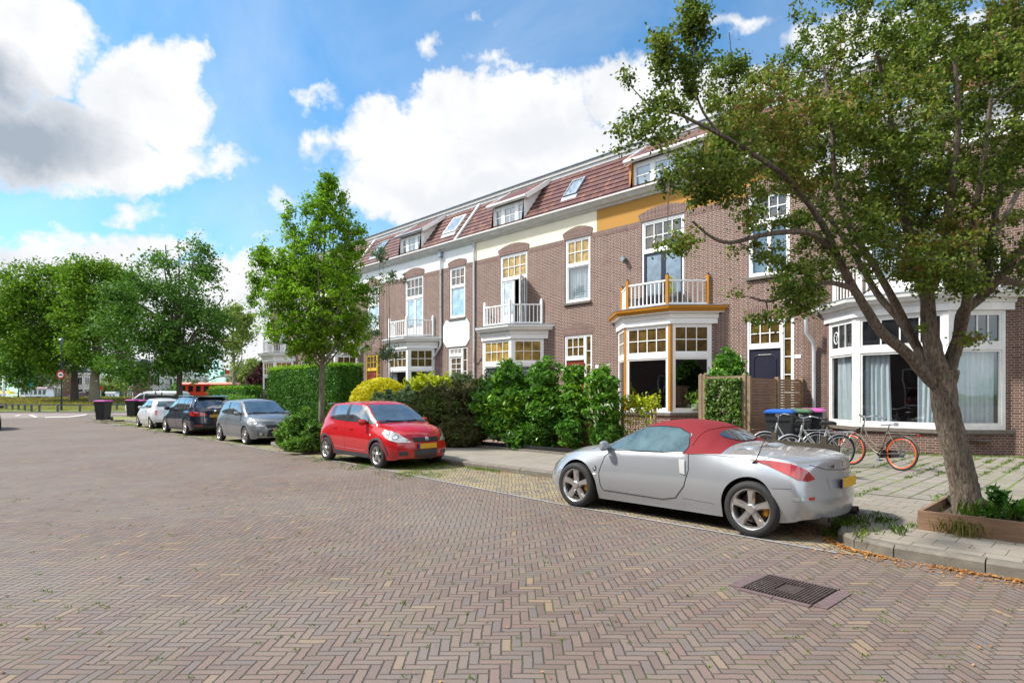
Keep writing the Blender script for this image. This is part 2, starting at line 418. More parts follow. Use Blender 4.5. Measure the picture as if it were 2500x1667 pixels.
def mat_brick(name, pal, mortar, bw=0.215, bh=0.064, soldier=False, gap=0.0085, off=0.5):
    t = NT(name); u = t.uvv()
    ux, uy, _ = t.sep(u)
    w = t.noise(9.0, 2, 0.5, u, 'Color'); wx, wy, _z = t.sep(w)
    ux = t.m('ADD', ux, t.m('MULTIPLY', t.m('SUBTRACT', wx, 0.5), 0.004)); uy = t.m('ADD', uy, t.m('MULTIPLY', t.m('SUBTRACT', wy, 0.5), 0.004))
    if soldier: ux, uy = uy, ux
    row = t.m('FLOOR', t.m('DIVIDE', uy, bh)); fy = t.m('MULTIPLY', t.m('FRACT', t.m('DIVIDE', uy, bh)), bh)
    # Flemish-like bond: alternate long and short bricks along the course
    per = bw * 1.5
    xs = t.m('ADD', ux, t.m('MULTIPLY', t.m('FLOORED_MODULO', row, 2.0), per * off))
    ci = t.m('FLOOR', t.m('DIVIDE', xs, per)); fx = t.m('MULTIPLY', t.m('FRACT', t.m('DIVIDE', xs, per)), per)
    short = t.m('GREATER_THAN', fx, bw)
    lx = t.m('SUBTRACT', fx, t.m('MULTIPLY', short, bw))
    ln = t.m('SUBTRACT', bw, t.m('MULTIPLY', short, bw * 0.5))
    e = t.m('MINIMUM', t.m('MINIMUM', lx, t.m('SUBTRACT', ln, lx)), t.m('MINIMUM', fy, t.m('SUBTRACT', bh, fy)))
    br = t.rng(e, gap * 0.4, gap * 0.75)
    wz = t.node('ShaderNodeTexWhiteNoise', {'Vector': t.comb(t.m('ADD', t.m('MULTIPLY', ci, 2.0), short), row, 0.0)}, noise_dimensions='3D')
    c = t.ramp(wz.outputs['Value'], pal, 'LINEAR')
    fine = t.noise(60, 5, 0.7, u); big = t.noise(0.5, 5, 0.6, u); 
    c = t.mix(t.rng(fine, 0.35, 0.75, 0, 0.4), c, tuple(x * 0.45 for x in pal[0][1]))
    c = t.mix(t.rng(big, 0.45, 0.7, 0, 0.3), c, tuple(x * 0.7 for x in pal[1][1]))
    mo = t.mix(t.rng(t.noise(2.2, 5, 0.6, u), 0.4, 0.65, 0, 0.5), mortar, tuple(x * 0.6 for x in mortar))
    sv = t.comb(t.m('MULTIPLY', ux, 5.0), t.m('MULTIPLY', uy, 0.35), 0.0)
    sk = t.m('MULTIPLY', t.rng(t.noise(1.0, 5, 0.6, sv), 0.52, 0.72), 0.22)
    h = t.m('ADD', br, t.m('MULTIPLY', fine, 0.3))
    t.bsdf(t.mix(sk, t.mix(br, mo, c), (0.10, 0.07, 0.06)), 0.85, bump=h, bstr=0.5, bdist=0.006)
    return t.mat
def mat_tiles():
    t = NT('roof_tile'); u = t.uvv(); ux, uy, _ = t.sep(u)
    tw, th = 0.215, 0.3067
    a = t.m('DIVIDE', ux, tw); b = t.m('DIVIDE', uy, th)
    ia, ib = t.m('FLOOR', a), t.m('FLOOR', b); fa, fb = t.m('FRACT', a), t.m('FRACT', b)
    wz = t.node('ShaderNodeTexWhiteNoise', {'Vector': t.comb(ia, ib, 3.0)}, noise_dimensions='3D')
    c = t.ramp(wz.outputs['Value'], [(0,(0.092,0.030,0.027)),(0.3,(0.129,0.046,0.037)),(0.55,(0.107,0.041,0.041)),(0.8,(0.166,0.060,0.041)),(0.95,(0.249,0.108,0.060)),(1,(0.079,0.040,0.043))])
    fine = t.noise(40, 4, 0.7, u)
    c = t.mix(t.rng(fine, 0.4, 0.75, 0, 0.45), c, (0.09, 0.045, 0.04))
    c = t.mix(t.rng(t.noise(0.7, 4, 0.6, u), 0.5, 0.75, 0, 0.35), c, (0.20, 0.115, 0.105))
    wave = t.m('SINE', t.m('MULTIPLY', fa, math.pi * 2 * 2))
    # each tile is thicker at its lower edge and rolls over the next one
    edge_ = t.rng(fb, 0.06, 0.16, 1.0, 0.0)
    side = t.rng(fa, 0.90, 0.97)
    c = t.mix(t.m('MULTIPLY', side, 0.9), c, (0.035, 0.018, 0.016))
    h = t.m('ADD', t.m('ADD', t.m('MULTIPLY', t.m('SUBTRACT', 1.0, fb), 0.8), t.m('MULTIPLY', wave, 0.22)), t.m('MULTIPLY', t.m('SUBTRACT', 1.0, side), 0.5))
    t.bsdf(c, 0.55, bump=h, bstr=0.9, bdist=0.025)
    return t.mat
def mat_glass(name, tint=(0.86, 0.91, 0.90), refl=0.10, boost=0.9):
    t = NT(name)
    g = t.node('ShaderNodeBsdfGlossy', {'Color': (0.95, 0.98, 1.0), 'Roughness': 0.015})
    n = t.noise(1.2, 2, 0.5, t.geo())
    b = t.node('ShaderNodeBump', {'Height': n, 'Strength': 0.12, 'Distance': 0.02}); t.l.new(b.outputs[0], g.inputs['Normal'])
    tr = t.node('ShaderNodeBsdfTransparent', {'Color': tint})
    f = t.m('ADD', t.m('MULTIPLY', t.schlick(), boost), refl, clamp=True)
    ms_ = t.node('ShaderNodeMixShader', {0: f, 1: tr.outputs[0], 2: g.outputs[0]})
    t.l.new(ms_.outputs[0], t.out.inputs[0]); return t.mat
def mat_opaque_glass(name, c, refl=0.10, spec=0.5, rough=0.04):
    """glass with something plain right behind it (blinds, coloured panes, dark cabin)"""
    t = NT(name); p = t.geo(); n = t.noise(3.0, 4, 0.6, p)
    cc_ = t.mix(t.rng(n, 0.35, 0.65), tuple(x * 0.5 for x in c), tuple(min(1, x * 1.4) for x in c))
    d = t.node('ShaderNodeBsdfDiffuse', {'Color': cc_}); g = t.node('ShaderNodeBsdfGlossy', {'Roughness': rough, 'Color': (0.95, 0.98, 1)})
    f = t.m('ADD', t.schlick(), refl, clamp=True)
    ms_ = t.node('ShaderNodeMixShader', {0: f, 1: d.outputs[0], 2: g.outputs[0]})
    t.l.new(ms_.outputs[0], t.out.inputs[0]); return t.mat
def mat_curtain(name='curtain_cloth', c=(0.72, 0.79, 0.82)):
    t = NT(name); u = t.uvv(); x, y, _ = t.sep(u)
    n = t.noise(3.0, 4, 0.6, u)
    cc_ = t.mix(t.rng(n, 0.3, 0.7), tuple(v * 0.82 for v in c), c)
    d = t.node('ShaderNodeBsdfDiffuse', {'Color': cc_}); tl = t.node('ShaderNodeBsdfTranslucent', {'Color': cc_})
    ms_ = t.node('ShaderNodeMixShader', {0: 0.35, 1: d.outputs[0], 2: tl.outputs[0]})
    t.l.new(ms_.outputs[0], t.out.inputs[0]); return t.mat
def mat_carpaint(name, c, metal=0.55, rough=0.32, dirt=0.12):
    t = NT(name); p = t.geo(); x, y, z = t.sep(p)
    n = t.noise(2.5, 5, 0.65, p); fl = t.noise(900, 2, 0.5, p)
    cc_ = c
    dm = t.m('MULTIPLY', t.rng(n, 0.40, 0.70), dirt)
    low = t.m('MULTIPLY', t.rng(z, 0.45, 0.15, 0.0, 0.28), t.rng(t.noise(5, 4, 0.6, p), 0.25, 0.75))
    k_ = t.m('MAXIMUM', dm, low); cc_ = t.mix(k_, cc_, (0.22, 0.20, 0.17))
    b = t.bsdf(cc_, t.m('ADD', rough, t.m('MULTIPLY', k_, 0.5)), t.m('MULTIPLY', t.m('SUBTRACT', 1.0, k_), metal))
    b.inputs['Coat Weight'].default_value = 0.75; b.inputs['Coat Roughness'].default_value = 0.05
    return t.mat
def mat_leaf(name, stops, rough=0.55, trans=0.35, spec=0.18):
    t = NT(name); r = t.node('ShaderNodeNewGeometry').outputs['Random Per Island']
    p = t.geo(); n = t.noise(0.9, 4, 0.6, p)
    c = t.ramp(t.m('ADD', t.m('MULTIPLY', r, 0.55), t.rng(n, 0.3, 0.7, 0.0, 0.45)), stops)
    b = t.node('ShaderNodeBsdfPrincipled', {'Base Color': c, 'Roughness': rough, 'Specular IOR Level': spec})
    tl = t.node('ShaderNodeBsdfTranslucent', {'Color': t.mix(1.0, c, (1.25, 1.35, 0.7), 'MULTIPLY')})
    ms_ = t.node('ShaderNodeMixShader', {0: trans, 1: b.outputs[0], 2: tl.outputs[0]})
    t.l.new(ms_.outputs[0], t.out.inputs[0]); return t.mat
def mat_bark(name, a, b, sc=9.0, moss=0.25):
    t = NT(name); p = t.geo()
    mp = t.node('ShaderNodeMapping', {0: p, 'Scale': (1, 1, 0.22)}).outputs[0]
    n = t.noise(sc * 2.2, 8, 0.7, mp, dist=0.6); n2 = t.noise(sc * 6, 5, 0.7, p)
    c = t.mix(t.rng(n, 0.38, 0.62), a, b)
    c = t.mix(t.rng(n2, 0.5, 0.75, 0, 0.4), c, tuple(min(1, x * 1.7) for x in b))
    c = t.mix(t.m('MULTIPLY', t.rng(t.noise(3.0, 5, 0.7, p), 0.50, 0.65), moss), c, (0.075, 0.085, 0.03))
    h = t.m('ADD', t.m('MULTIPLY', n, 1.0), t.m('MULTIPLY', n2, 0.3))
    t.bsdf(c, 0.9, bump=h, bstr=1.0, bdist=0.06); return t.mat
def mat_wood(name, a, b, rough=0.75, sc=1.0):
    t = NT(name); u = t.uvv(); p = t.geo()
    mp = t.node('ShaderNodeMapping', {0: p, 'Scale': (1.2 * sc, 1.2 * sc, 18 * sc)}).outputs[0]
    n = t.noise(3.0, 6, 0.65, mp, dist=0.4); n2 = t.noise(2.0, 5, 0.6, p)
    c = t.mix(t.rng(n, 0.35, 0.68), a, b); c = t.mix(t.rng(n2, 0.45, 0.7, 0, 0.5), c, tuple(x * 0.6 for x in a))
    t.bsdf(c, rough, bump=n, bstr=0.35, bdist=0.004); return t.mat
def mat_water():
    t = NT('canal_water'); p = t.geo(); n = t.noise(2.0, 4, 0.6, p)
    t.bsdf((0.05, 0.07, 0.06), 0.08, bump=n, bstr=0.3, bdist=0.05); return t.mat
def mat_grass(name, a, b, c_):
    t = NT(name); p = t.geo(); n = t.noise(0.45, 6, 0.7, p); n2 = t.noise(20, 5, 0.7, p)
    c = t.mix(t.rng(n, 0.40, 0.62), a, b); c = t.mix(t.rng(n2, 0.4, 0.7, 0, 0.6), c, c_)
    t.bsdf(c, 0.9, bump=n2, bstr=0.8, bdist=0.03); return t.mat

BR1 = [(0,(0.086,0.037,0.027)),(0.22,(0.136,0.061,0.046)),(0.5,(0.158,0.077,0.058)),(0.75,(0.122,0.056,0.045)),(1,(0.180,0.081,0.054))]
BR5 = [(0,(0.085,0.042,0.034)),(0.22,(0.130,0.065,0.050)),(0.5,(0.155,0.080,0.062)),(0.75,(0.115,0.060,0.052)),(1,(0.185,0.092,0.068))]
M['road'] = mat_road(); M['strip'] = mat_strip()
M['pave'] = mat_slabs('pavement_slab', 0.30, 0.30, (0.31, 0.275, 0.225), 0.05, gapw=0.006)
M['yard'] = mat_slabs('yard_slab', 0.30, 0.60, (0.285, 0.255, 0.215), 0.50, gapw=0.022, rot=math.radians(90))
M['path'] = mat_slabs('garden_path', 0.10, 0.20, (0.36, 0.23, 0.18), 0.0)
M['brick'] = mat_brick('facade_brick', BR1, (0.54, 0.47, 0.40), gap=0.0100)
M['brick5'] = mat_brick('dark_brick', BR5, (0.36, 0.32, 0.25))
M['soldier'] = mat_brick('soldier_brick', BR1, (0.46, 0.40, 0.35), 0.26, 0.060, soldier=True)
M['tiles'] = mat_tiles()
M['ridge'] = paint('grey_ridge_board', (0.40,0.40,0.39), 0.6, var=0.12)
M['tileedge'] = paint('tile_edge', (0.06,0.026,0.022), 0.8)
M['white'] = paint('white_paint', (0.82, 0.82, 0.80), 0.42, var=0.04, scale=2.0)
M['oldwhite'] = paint('weathered_white_paint', (0.70, 0.70, 0.68), 0.55, var=0.12, scale=3.0)
M['ochre'] = paint('ochre_paint', (0.44, 0.185, 0.012), 0.4, var=0.10, scale=2.0)
M['ochreband'] = paint('ochre_render', (0.43, 0.215, 0.035), 0.8, var=0.05, scale=60, bstr=0.5)
M['cream'] = paint('cream_render', (0.80, 0.735, 0.56), 0.8, var=0.04, scale=3.0)
M['whiteband'] = paint('white_render', (0.80, 0.82, 0.81), 0.8, var=0.05, scale=3.0)
M['gutter'] = paint('grey_white_gutter', (0.64, 0.65, 0.63), 0.55, var=0.12, scale=2.5)
M['zinc'] = paint('zinc', (0.27, 0.31, 0.34), 0.4, 0.6, var=0.18, scale=5)
M['pipe'] = paint('pale_pipe', (0.52, 0.54, 0.56), 0.45, var=0.08, scale=4)
M['sill'] = paint('stone_sill', (0.15, 0.13, 0.11), 0.75, var=0.22, scale=8)
M['navy'] = paint('dark_blue_paint', (0.022, 0.022, 0.040), 0.3, var=0.1, scale=4)
M['reddoor'] = paint('red_brown_paint', (0.20, 0.035, 0.018), 0.32, var=0.1, scale=4)
M['yellowp'] = paint('yellow_paint', (0.62, 0.42, 0.05), 0.4, var=0.08, scale=4)
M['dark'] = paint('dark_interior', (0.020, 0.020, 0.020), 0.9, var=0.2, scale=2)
M['glass'] = mat_glass('window_glass')
M['amber'] = mat_opaque_glass('amber_glass', (0.34, 0.225, 0.055), 0.03)
M['amberdark'] = mat_opaque_glass('dim_amber_glass', (0.105, 0.066, 0.018), 0.015)
M['browng'] = mat_opaque_glass('brown_glass', (0.115, 0.085, 0.050), 0.06)
M['darkglass'] = mat_opaque_glass('dark_glass', (0.012, 0.014, 0.016), 0.06)
M['skyglass'] = mat_opaque_glass('reflecting_glass', (0.30, 0.34, 0.35), 0.28)
M['frost'] = mat_opaque_glass('grey_blue_glass', (0.10, 0.14, 0.17), 0.20, rough=0.25)
M['blind'] = paint('blind_slats', (0.72, 0.78, 0.79), 0.5, var=0.04)
M['curtain'] = mat_curtain()
M['curtain2'] = mat_curtain('blue_white_curtain', (0.80, 0.86, 0.92))
M['kerb'] = paint('kerb_stone', (0.165, 0.148, 0.120), 0.85, var=0.28, scale=7, bstr=0.5)
M['soil'] = paint('garden_soil', (0.075, 0.055, 0.038), 0.95, var=0.3, scale=12, bstr=0.9)
M['iron'] = paint('rusty_cast_iron', (0.085, 0.064, 0.056), 0.6, 0.4, var=0.35, scale=15)
M['black'] = paint('black_plastic', (0.014, 0.015, 0.017), 0.42, var=0.15, scale=8)
M['darkmetal'] = paint('dark_post_paint', (0.035, 0.042, 0.050), 0.45, 0.3, var=0.2)
M['railgrey'] = paint('grey_rail', (0.13, 0.15, 0.17), 0.5, 0.4, var=0.2)
M['bark'] = mat_bark('hawthorn_bark', (0.085, 0.060, 0.043), (0.36, 0.285, 0.215), 22.0, 0.35)
M['bark2'] = mat_bark('smooth_bark', (0.12, 0.10, 0.075), (0.26, 0.23, 0.185), 7.0, 0.3)
M['bark3'] = mat_bark('dark_bark', (0.040, 0.033, 0.026), (0.115, 0.090, 0.070), 6.0, 0.2)
M['twig'] = mat_bark('twig_bark', (0.040, 0.032, 0.022), (0.10, 0.080, 0.055), 9.0, 0.2)
M['haw'] = mat_leaf('hawthorn_leaf', [(0,(0.036,0.068,0.015)),(0.28,(0.074,0.124,0.022)),(0.52,(0.150,0.215,0.031)),(0.70,(0.222,0.280,0.044)),(0.80,(0.198,0.163,0.044)),(0.90,(0.264,0.137,0.044)),(1,(0.300,0.111,0.044))], trans=0.3)
M['hornb'] = mat_leaf('hornbeam_leaf', [(0,(0.062,0.146,0.011)),(0.4,(0.146,0.291,0.018)),(0.75,(0.260,0.447,0.029)),(1,(0.416,0.603,0.053))], trans=0.4)
M['oakl'] = mat_leaf('maple_leaf', [(0,(0.031,0.085,0.012)),(0.4,(0.064,0.155,0.022)),(0.75,(0.115,0.228,0.037)),(1,(0.198,0.337,0.061))], trans=0.3)
M['chest'] = mat_leaf('chestnut_leaf', [(0,(0.032,0.081,0.010)),(0.35,(0.077,0.162,0.012)),(0.65,(0.148,0.258,0.023)),(0.88,(0.219,0.339,0.025)),(1,(0.271,0.219,0.061))], trans=0.35)
M['hedge'] = mat_leaf('hedge_leaf', [(0,(0.021,0.070,0.008)),(0.4,(0.038,0.128,0.013)),(0.8,(0.077,0.198,0.018)),(1,(0.154,0.307,0.026))], trans=0.25)
M['yell'] = mat_leaf('golden_privet_leaf', [(0,(0.299,0.299,0.013)),(0.4,(0.538,0.493,0.016)),(0.8,(0.750,0.673,0.026)),(1,(0.628,0.419,0.026))], trans=0.25)
M['lime'] = mat_leaf('lime_leaf', [(0,(0.163,0.237,0.013)),(0.4,(0.350,0.413,0.019)),(0.8,(0.525,0.562,0.037)),(1,(0.688,0.650,0.062))], trans=0.3)
M['junip'] = mat_leaf('juniper_spray', [(0,(0.071,0.057,0.028)),(0.35,(0.101,0.088,0.035)),(0.6,(0.089,0.132,0.032)),(0.9,(0.143,0.214,0.038)),(1,(0.167,0.252,0.044))], trans=0.15)
M['laurel'] = mat_leaf('laurel_leaf', [(0,(0.037,0.118,0.017)),(0.4,(0.068,0.186,0.023)),(0.75,(0.143,0.321,0.028)),(1,(0.371,0.575,0.042))], rough=0.38, trans=0.25, spec=0.32)
M['ivy'] = mat_leaf('ivy_leaf', [(0,(0.030,0.075,0.015)),(0.5,(0.083,0.158,0.027)),(1,(0.180,0.285,0.053))], rough=0.4, trans=0.2)
M['shrub'] = mat_leaf('shrub_leaf', [(0,(0.038,0.105,0.018)),(0.5,(0.090,0.203,0.030)),(1,(0.225,0.390,0.060))], trans=0.3)
M['greyg'] = mat_leaf('grey_green_leaf', [(0,(0.052,0.098,0.052)),(0.5,(0.111,0.169,0.091)),(1,(0.208,0.273,0.130))], trans=0.3)
M['purple'] = mat_leaf('purple_leaf', [(0,(0.030,0.010,0.014)),(0.6,(0.075,0.028,0.035)),(1,(0.12,0.05,0.05))], trans=0.2)
M['pale'] = mat_leaf('pale_willow_leaf', [(0,(0.102,0.150,0.036)),(0.5,(0.192,0.252,0.066)),(1,(0.312,0.360,0.108))], trans=0.4)
M['blade'] = mat_leaf('grass_blade', [(0,(0.060,0.125,0.014)),(0.5,(0.11,0.20,0.022)),(0.8,(0.20,0.27,0.035)),(1,(0.36,0.34,0.10))], trans=0.3)
M['dry'] = mat_leaf('dry_grass_blade', [(0,(0.13,0.16,0.03)),(0.5,(0.30,0.27,0.09)),(1,(0.50,0.42,0.20))], trans=0.3)
M['litter'] = mat_leaf('brown_leaf_litter', [(0,(0.20,0.085,0.028)),(0.5,(0.36,0.16,0.045)),(1,(0.50,0.30,0.11))], trans=0.05)
M['blossom'] = paint('cream_blossom', (0.60, 0.56, 0.42), 0.7, var=0.1)
M['grass'] = mat_grass('lawn_grass', (0.075,0.135,0.018), (0.13,0.19,0.03), (0.22,0.22,0.06))
M['grass2'] = mat_grass('meadow_grass', (0.10,0.15,0.03), (0.24,0.24,0.08), (0.30,0.26,0.12))
M['water'] = mat_water()
M['plank'] = mat_wood('brown_plank', (0.165, 0.095, 0.055), (0.27, 0.165, 0.10))
M['slat'] = mat_wood('slat_wood', (0.15, 0.080, 0.040), (0.30, 0.175, 0.095))
M['post'] = mat_wood('post_wood', (0.20, 0.135, 0.075), (0.34, 0.245, 0.15))
M['oldwood'] = mat_wood('old_dark_wood', (0.030, 0.024, 0.016), (0.080, 0.066, 0.044))
M['larch'] = mat_wood('larch_board', (0.30, 0.150, 0.065), (0.42, 0.235, 0.115))
M['greytub'] = paint('grey_tub', (0.10,0.09,0.09), 0.7, var=0.1)
# ---------------------------------------------------------------- ground
def sheet(name, poly, z, mat, zfun=None, kind='structure'):
    mb = MB(); n = len(poly)
    mb.add([(x, y, z) for x, y in poly], [tuple(range(n))])
    o = mb.build(name, mat, fix=False)
    if kind: o['kind'] = kind
    return o
def ccw(poly):
    a = sum(poly[i][0]*poly[(i+1) % len(poly)][1] - poly[(i+1) % len(poly)][0]*poly[i][1] for i in range(len(poly)))
    return poly if a > 0 else poly[::-1]
ROAD_Y = 7.0        # edge between carriageway and parking strip
KERB_Y = 9.0
sheet('ground', [(-1500,-1500),(1500,-1500),(1500,1500),(-1500,1500)], -0.30, M['grass'])
# slight bend of the strip edge, as measured
edge_pts = [(-49.5,8.1),(-37.3,7.75),(-27,7.78),(-17.9,7.5),(-12,7.4),(-9,7.16),(-6.2,6.97),(-2.2,6.90),(-1.9,7.0)]
sheet('road', ccw([(-75,-4.0),(150,-4.0),(150,7.3),(-1.9,7.3)] + edge_pts[::-1] + [(-52,9.0),(-56,13),(-58,22),(-60,60),(-64,60),(-68,14),(-75,6)]), 0.0, M['road'])
kerb_back = [(-43.5,9.0),(-19.9,9.0)]
sheet('parking_strip', ccw(edge_pts + [(-1.9,9.2),(-49.5,9.2)]), 0.004, M['strip'])
# line of pale gutter stones between the carriageway and the strip
mb = MB()
for i in range(len(edge_pts) - 2):
    a, b = edge_pts[i], edge_pts[i+1]
    L = math.dist(a, b); k = max(1, int(L / 0.5))
    for j in range(k):
        p = [a[q] + (b[q]-a[q]) * (j + 0.01) / k for q in (0, 1)]; r = [a[q] + (b[q]-a[q]) * (j + 0.99) / k for q in (0, 1)]
        mb.quad((p[0],p[1]-0.03,0.008),(r[0],r[1]-0.03,0.008),(r[0],r[1]+0.02,0.008),(p[0],p[1]+0.02,0.008))
struct(mb.build('gutter_line', paint('pale_gutter_stone', (0.30,0.30,0.31), 0.7, var=0.2, scale=6), fix=False))
# kerb path (outer face), pavement inside it
K = [(-43.5,9.0),(-20.4,9.0),(-20.2,8.75),(-19.8,8.25),(-19.0,8.0),(-17.6,7.9),(-16.7,8.15),(-16.3,8.6),(-16.1,9.0),(-2.95,9.0),(-2.62,8.85),(-2.48,8.5),(-2.46,7.75),(-2.38,7.45),
     (-2.15,7.24),(-1.75,7.13),(-1.0,7.11),(1.0,7.10),(150,7.10)]
def offset_path(path, d):
    out = []
    for i, p in enumerate(path):
        a = Vector(path[max(i-1, 0)]); b = Vector(path[min(i+1, len(path)-1)]); t = (b - a).normalized()
        out.append((p[0] - t.y * d, p[1] + t.x * d))
    return out
def kerb(name, path, w=0.14, h=0.125, step=1.0):
    mb = MB(); 
    # resample
    pts = [Vector(p) for p in path]; segs = []
    for a, b in zip(pts[:-1], pts[1:]):
        L = (b-a).length; k = max(1, round(L / step))
        for j in range(k): segs.append((a + (b-a)*j/k, a + (b-a)*(j+1)/k))
    pl = [segs[0][0]] + [s_[1] for s_ in segs]
    inn = offset_path([tuple(p) for p in pl], w)
    rnd = random.Random(4)
    for i in range(len(pl)-1):
        a, b = pl[i], pl[i+1]; c, d = Vector(inn[i+1]), Vector(inn[i]); g = (b-a).normalized() * 0.006
        a = a + g; b = b - g; c = c - g; d = d + g; hh = h + rnd.uniform(-0.004, 0.004); bv = 0.03
        ta, tb = a + (d-a).normalized()*bv, b + (c-b).normalized()*bv
        vs = [(a.x,a.y,-0.05),(b.x,b.y,-0.05),(c.x,c.y,-0.05),(d.x,d.y,-0.05),(a.x,a.y,hh-bv),(b.x,b.y,hh-bv),(c.x,c.y,hh),(d.x,d.y,hh),(ta.x,ta.y,hh),(tb.x,tb.y,hh)]
        mb.add(vs, [(0,3,2,1),(0,1,5,4),(4,5,9,8),(8,9,6,7),(1,2,6,9,5),(3,0,4,8,7),(2,3,7,6)])
    return struct(mb.build(name, M['kerb']))
kerb('kerb', K)
Ki = offset_path(K, 0.10)
sheet('pavement', ccw(Ki + [(150,11.9),(-43.5,11.9)]), 0.113, M['pave'])
sheet('yard_paving', ccw([(-7.3,10.6),(150,10.6),(150,19.9),(-7.3,19.9)]), 0.121, M['yard'])
# gardens between pavement and houses
sheet('garden_soil', ccw([(-43.5,11.9),(-7.3,11.9),(-7.3,19.9),(-43.5,19.9)]), 0.10, M['soil'])
sheet('garden_path', ccw([(-15.6,11.9),(-7.35,11.9),(-7.35,18.5),(-15.6,18.5)]), 0.106, M['path'])
sheet('planting_bed', ccw([(-19.6,8.35),(-18.9,8.15),(-17.6,8.06),(-16.8,8.3),(-16.4,8.8),(-16.3,9.6),(-19.9,9.6)]), 0.125, M['soil'])
# corner island with the bins
I2 = [(-43.2,9.0),(-43.2,8.5),(-44.5,8.05),(-46.5,8.0),(-49.0,8.2),(-50.2,9.0),(-50.0,10.2),(-48.5,11.5),(-46.0,12.2),(-44.0,12.2),(-43.2,11.5)]
mb = MB(); mb.prism(ccw(I2), -0.05, 0.12)
struct(mb.build('corner_pavement', M['kerb']))
sheet('corner_verge', ccw([(x*0.97-1.4, y*0.94+0.6) for x, y in I2]), 0.126, M['grass2'])
# crossing road and its painted marks
X2 = [P(-300,1012,60), P(-300,1035,40)]
def gp(px, py, z=0.0): v = G(px, py, z); return (v.x, v.y)
sheet('cross_street', ccw([gp(-900,1003.5), gp(0,1009), gp(260,1009.5), gp(700,1006), gp(900,1006), gp(700,1013), gp(420,1016), gp(215,1011), gp(120,1019), gp(-30,1022), gp(-900,1030)]), 0.004,
      mat_slabs('pink_street_brick', 0.10, 0.20, (0.36,0.30,0.27), 0.0))
mark = paint('road_paint', (0.62,0.60,0.58), 0.7, var=0.12)
sheet('road_marking', ccw([gp(34,1015), gp(45,1013), gp(52,1013), gp(41,1015.6)]), 0.010, mark)
sheet('road_marking', ccw([gp(70,1012.5), gp(78,1012.3), gp(92,1018), gp(84,1018.6)]), 0.010, mark)
sheet('kerb_line', ccw([gp(110,1019.5), gp(170,1018.2), gp(208,1013.5), gp(214,1010.5), gp(206,1012), gp(168,1016.6), gp(110,1018)]), 0.010, mark)
# grass bank up to the waterside
mb = MB(); N_ = 40; random.seed(3)
rows = [(1004.5, 0.0), (1003.8, 0.06), (1000, 0.07), (993, 0.25), (986, 0.65), (981, 0.95)]
def bank(px, k):
    ts = [60, 62, 67, 76, 84, 92, 100][k]; zs = [0.0, 0.10, 0.14, 0.30, 0.75, 1.05, 0.9][k]
    q = (px - 1250) / FOC
    w = P(px, HOR, ts * (1.0 + 0.0 * px)); return (w.x, w.y, zs + 0.06 * math.sin(px * 0.05 + k * 2) * (k > 2))
cols_ = [-900 + i * 50 for i in range(50)]
for k in range(7):
    for px in cols_: mb.v.append(bank(px, k))
n = len(cols_)
for k in range(6):
    for i in range(n-1): mb.f.append((k*n+i, k*n+i+1, (k+1)*n+i+1, (k+1)*n+i)); mb.m.append(0 if k < 3 else 1)
struct(mb.build('grass_bank', [M['grass'], M['grass2']], fix=False))
w0 = [P(-2500, HOR, 103), P(2600, HOR, 103), P(3200, HOR, 135), P(-3200, HOR, 135)]
sheet('canal_water', ccw([(v.x, v.y) for v in w0]), -0.28, M['water'])
q0 = [P(-3200, HOR, 135), P(3200, HOR, 135), P(3600, HOR, 400), P(-3600, HOR, 400)]
sheet('quay', ccw([(v.x, v.y) for v in q0]), -0.02, M['pave'])
# ---------------------------------------------------------------- houses
WY, BY = 19.8, 18.7          # facade plane, bay front plane
PERIOD = 7.93
Z_BRICK, Z_BAND, Z_GUT, Z_TOP = 8.28, 9.17, 9.42, 12.0
def frame_at(x, y, ang):
    """local frame on a vertical wall: ang = turn of the outward normal from -Y"""
    U = (math.cos(ang), math.sin(ang)); N = (math.sin(ang), -math.cos(ang))
    return ((x, y), U, N)
def FP(F, u, n, z): O, U, N = F; return (O[0]+U[0]*u+N[0]*n, O[1]+U[1]*u+N[1]*n, z)
def holed_wall(mb, F, u0, u1, z0, z1, holes, depth=0.16, m=0):
    us = sorted({u0, u1, *[h[0] for h in holes], *[h[1] for h in holes]}); zs = sorted({z0, z1, *[h[2] for h in holes], *[h[3] for h in holes]})
    us = [u for u in us if u0 <= u <= u1]; zs = [z for z in zs if z0 <= z <= z1]
    for a, b in zip(us[:-1], us[1:]):
        for c, d in zip(zs[:-1], zs[1:]):
            cu, cz = (a+b)/2, (c+d)/2
            if any(h[0] < cu < h[1] and h[2] < cz < h[3] for h in holes): continue
            mb.quad(FP(F,a,0,c), FP(F,b,0,c), FP(F,b,0,d), FP(F,a,0,d), m)
    for h in holes:
        a, b, c, d = h[:4]
        mb.quad(FP(F,a,0,c), FP(F,a,0,d), FP(F,a,-depth,d), FP(F,a,-depth,c), m)
        mb.quad(FP(F,b,0,d), FP(F,b,0,c), FP(F,b,-depth,c), FP(F,b,-depth,d), m)
        mb.quad(FP(F,a,0,d), FP(F,b,0,d), FP(F,b,-depth,d), FP(F,a,-depth,d), m)
        mb.quad(FP(F,a,0,c), FP(F,a,-depth,c), FP(F,b,-depth,c), FP(F,b,0,c), m)
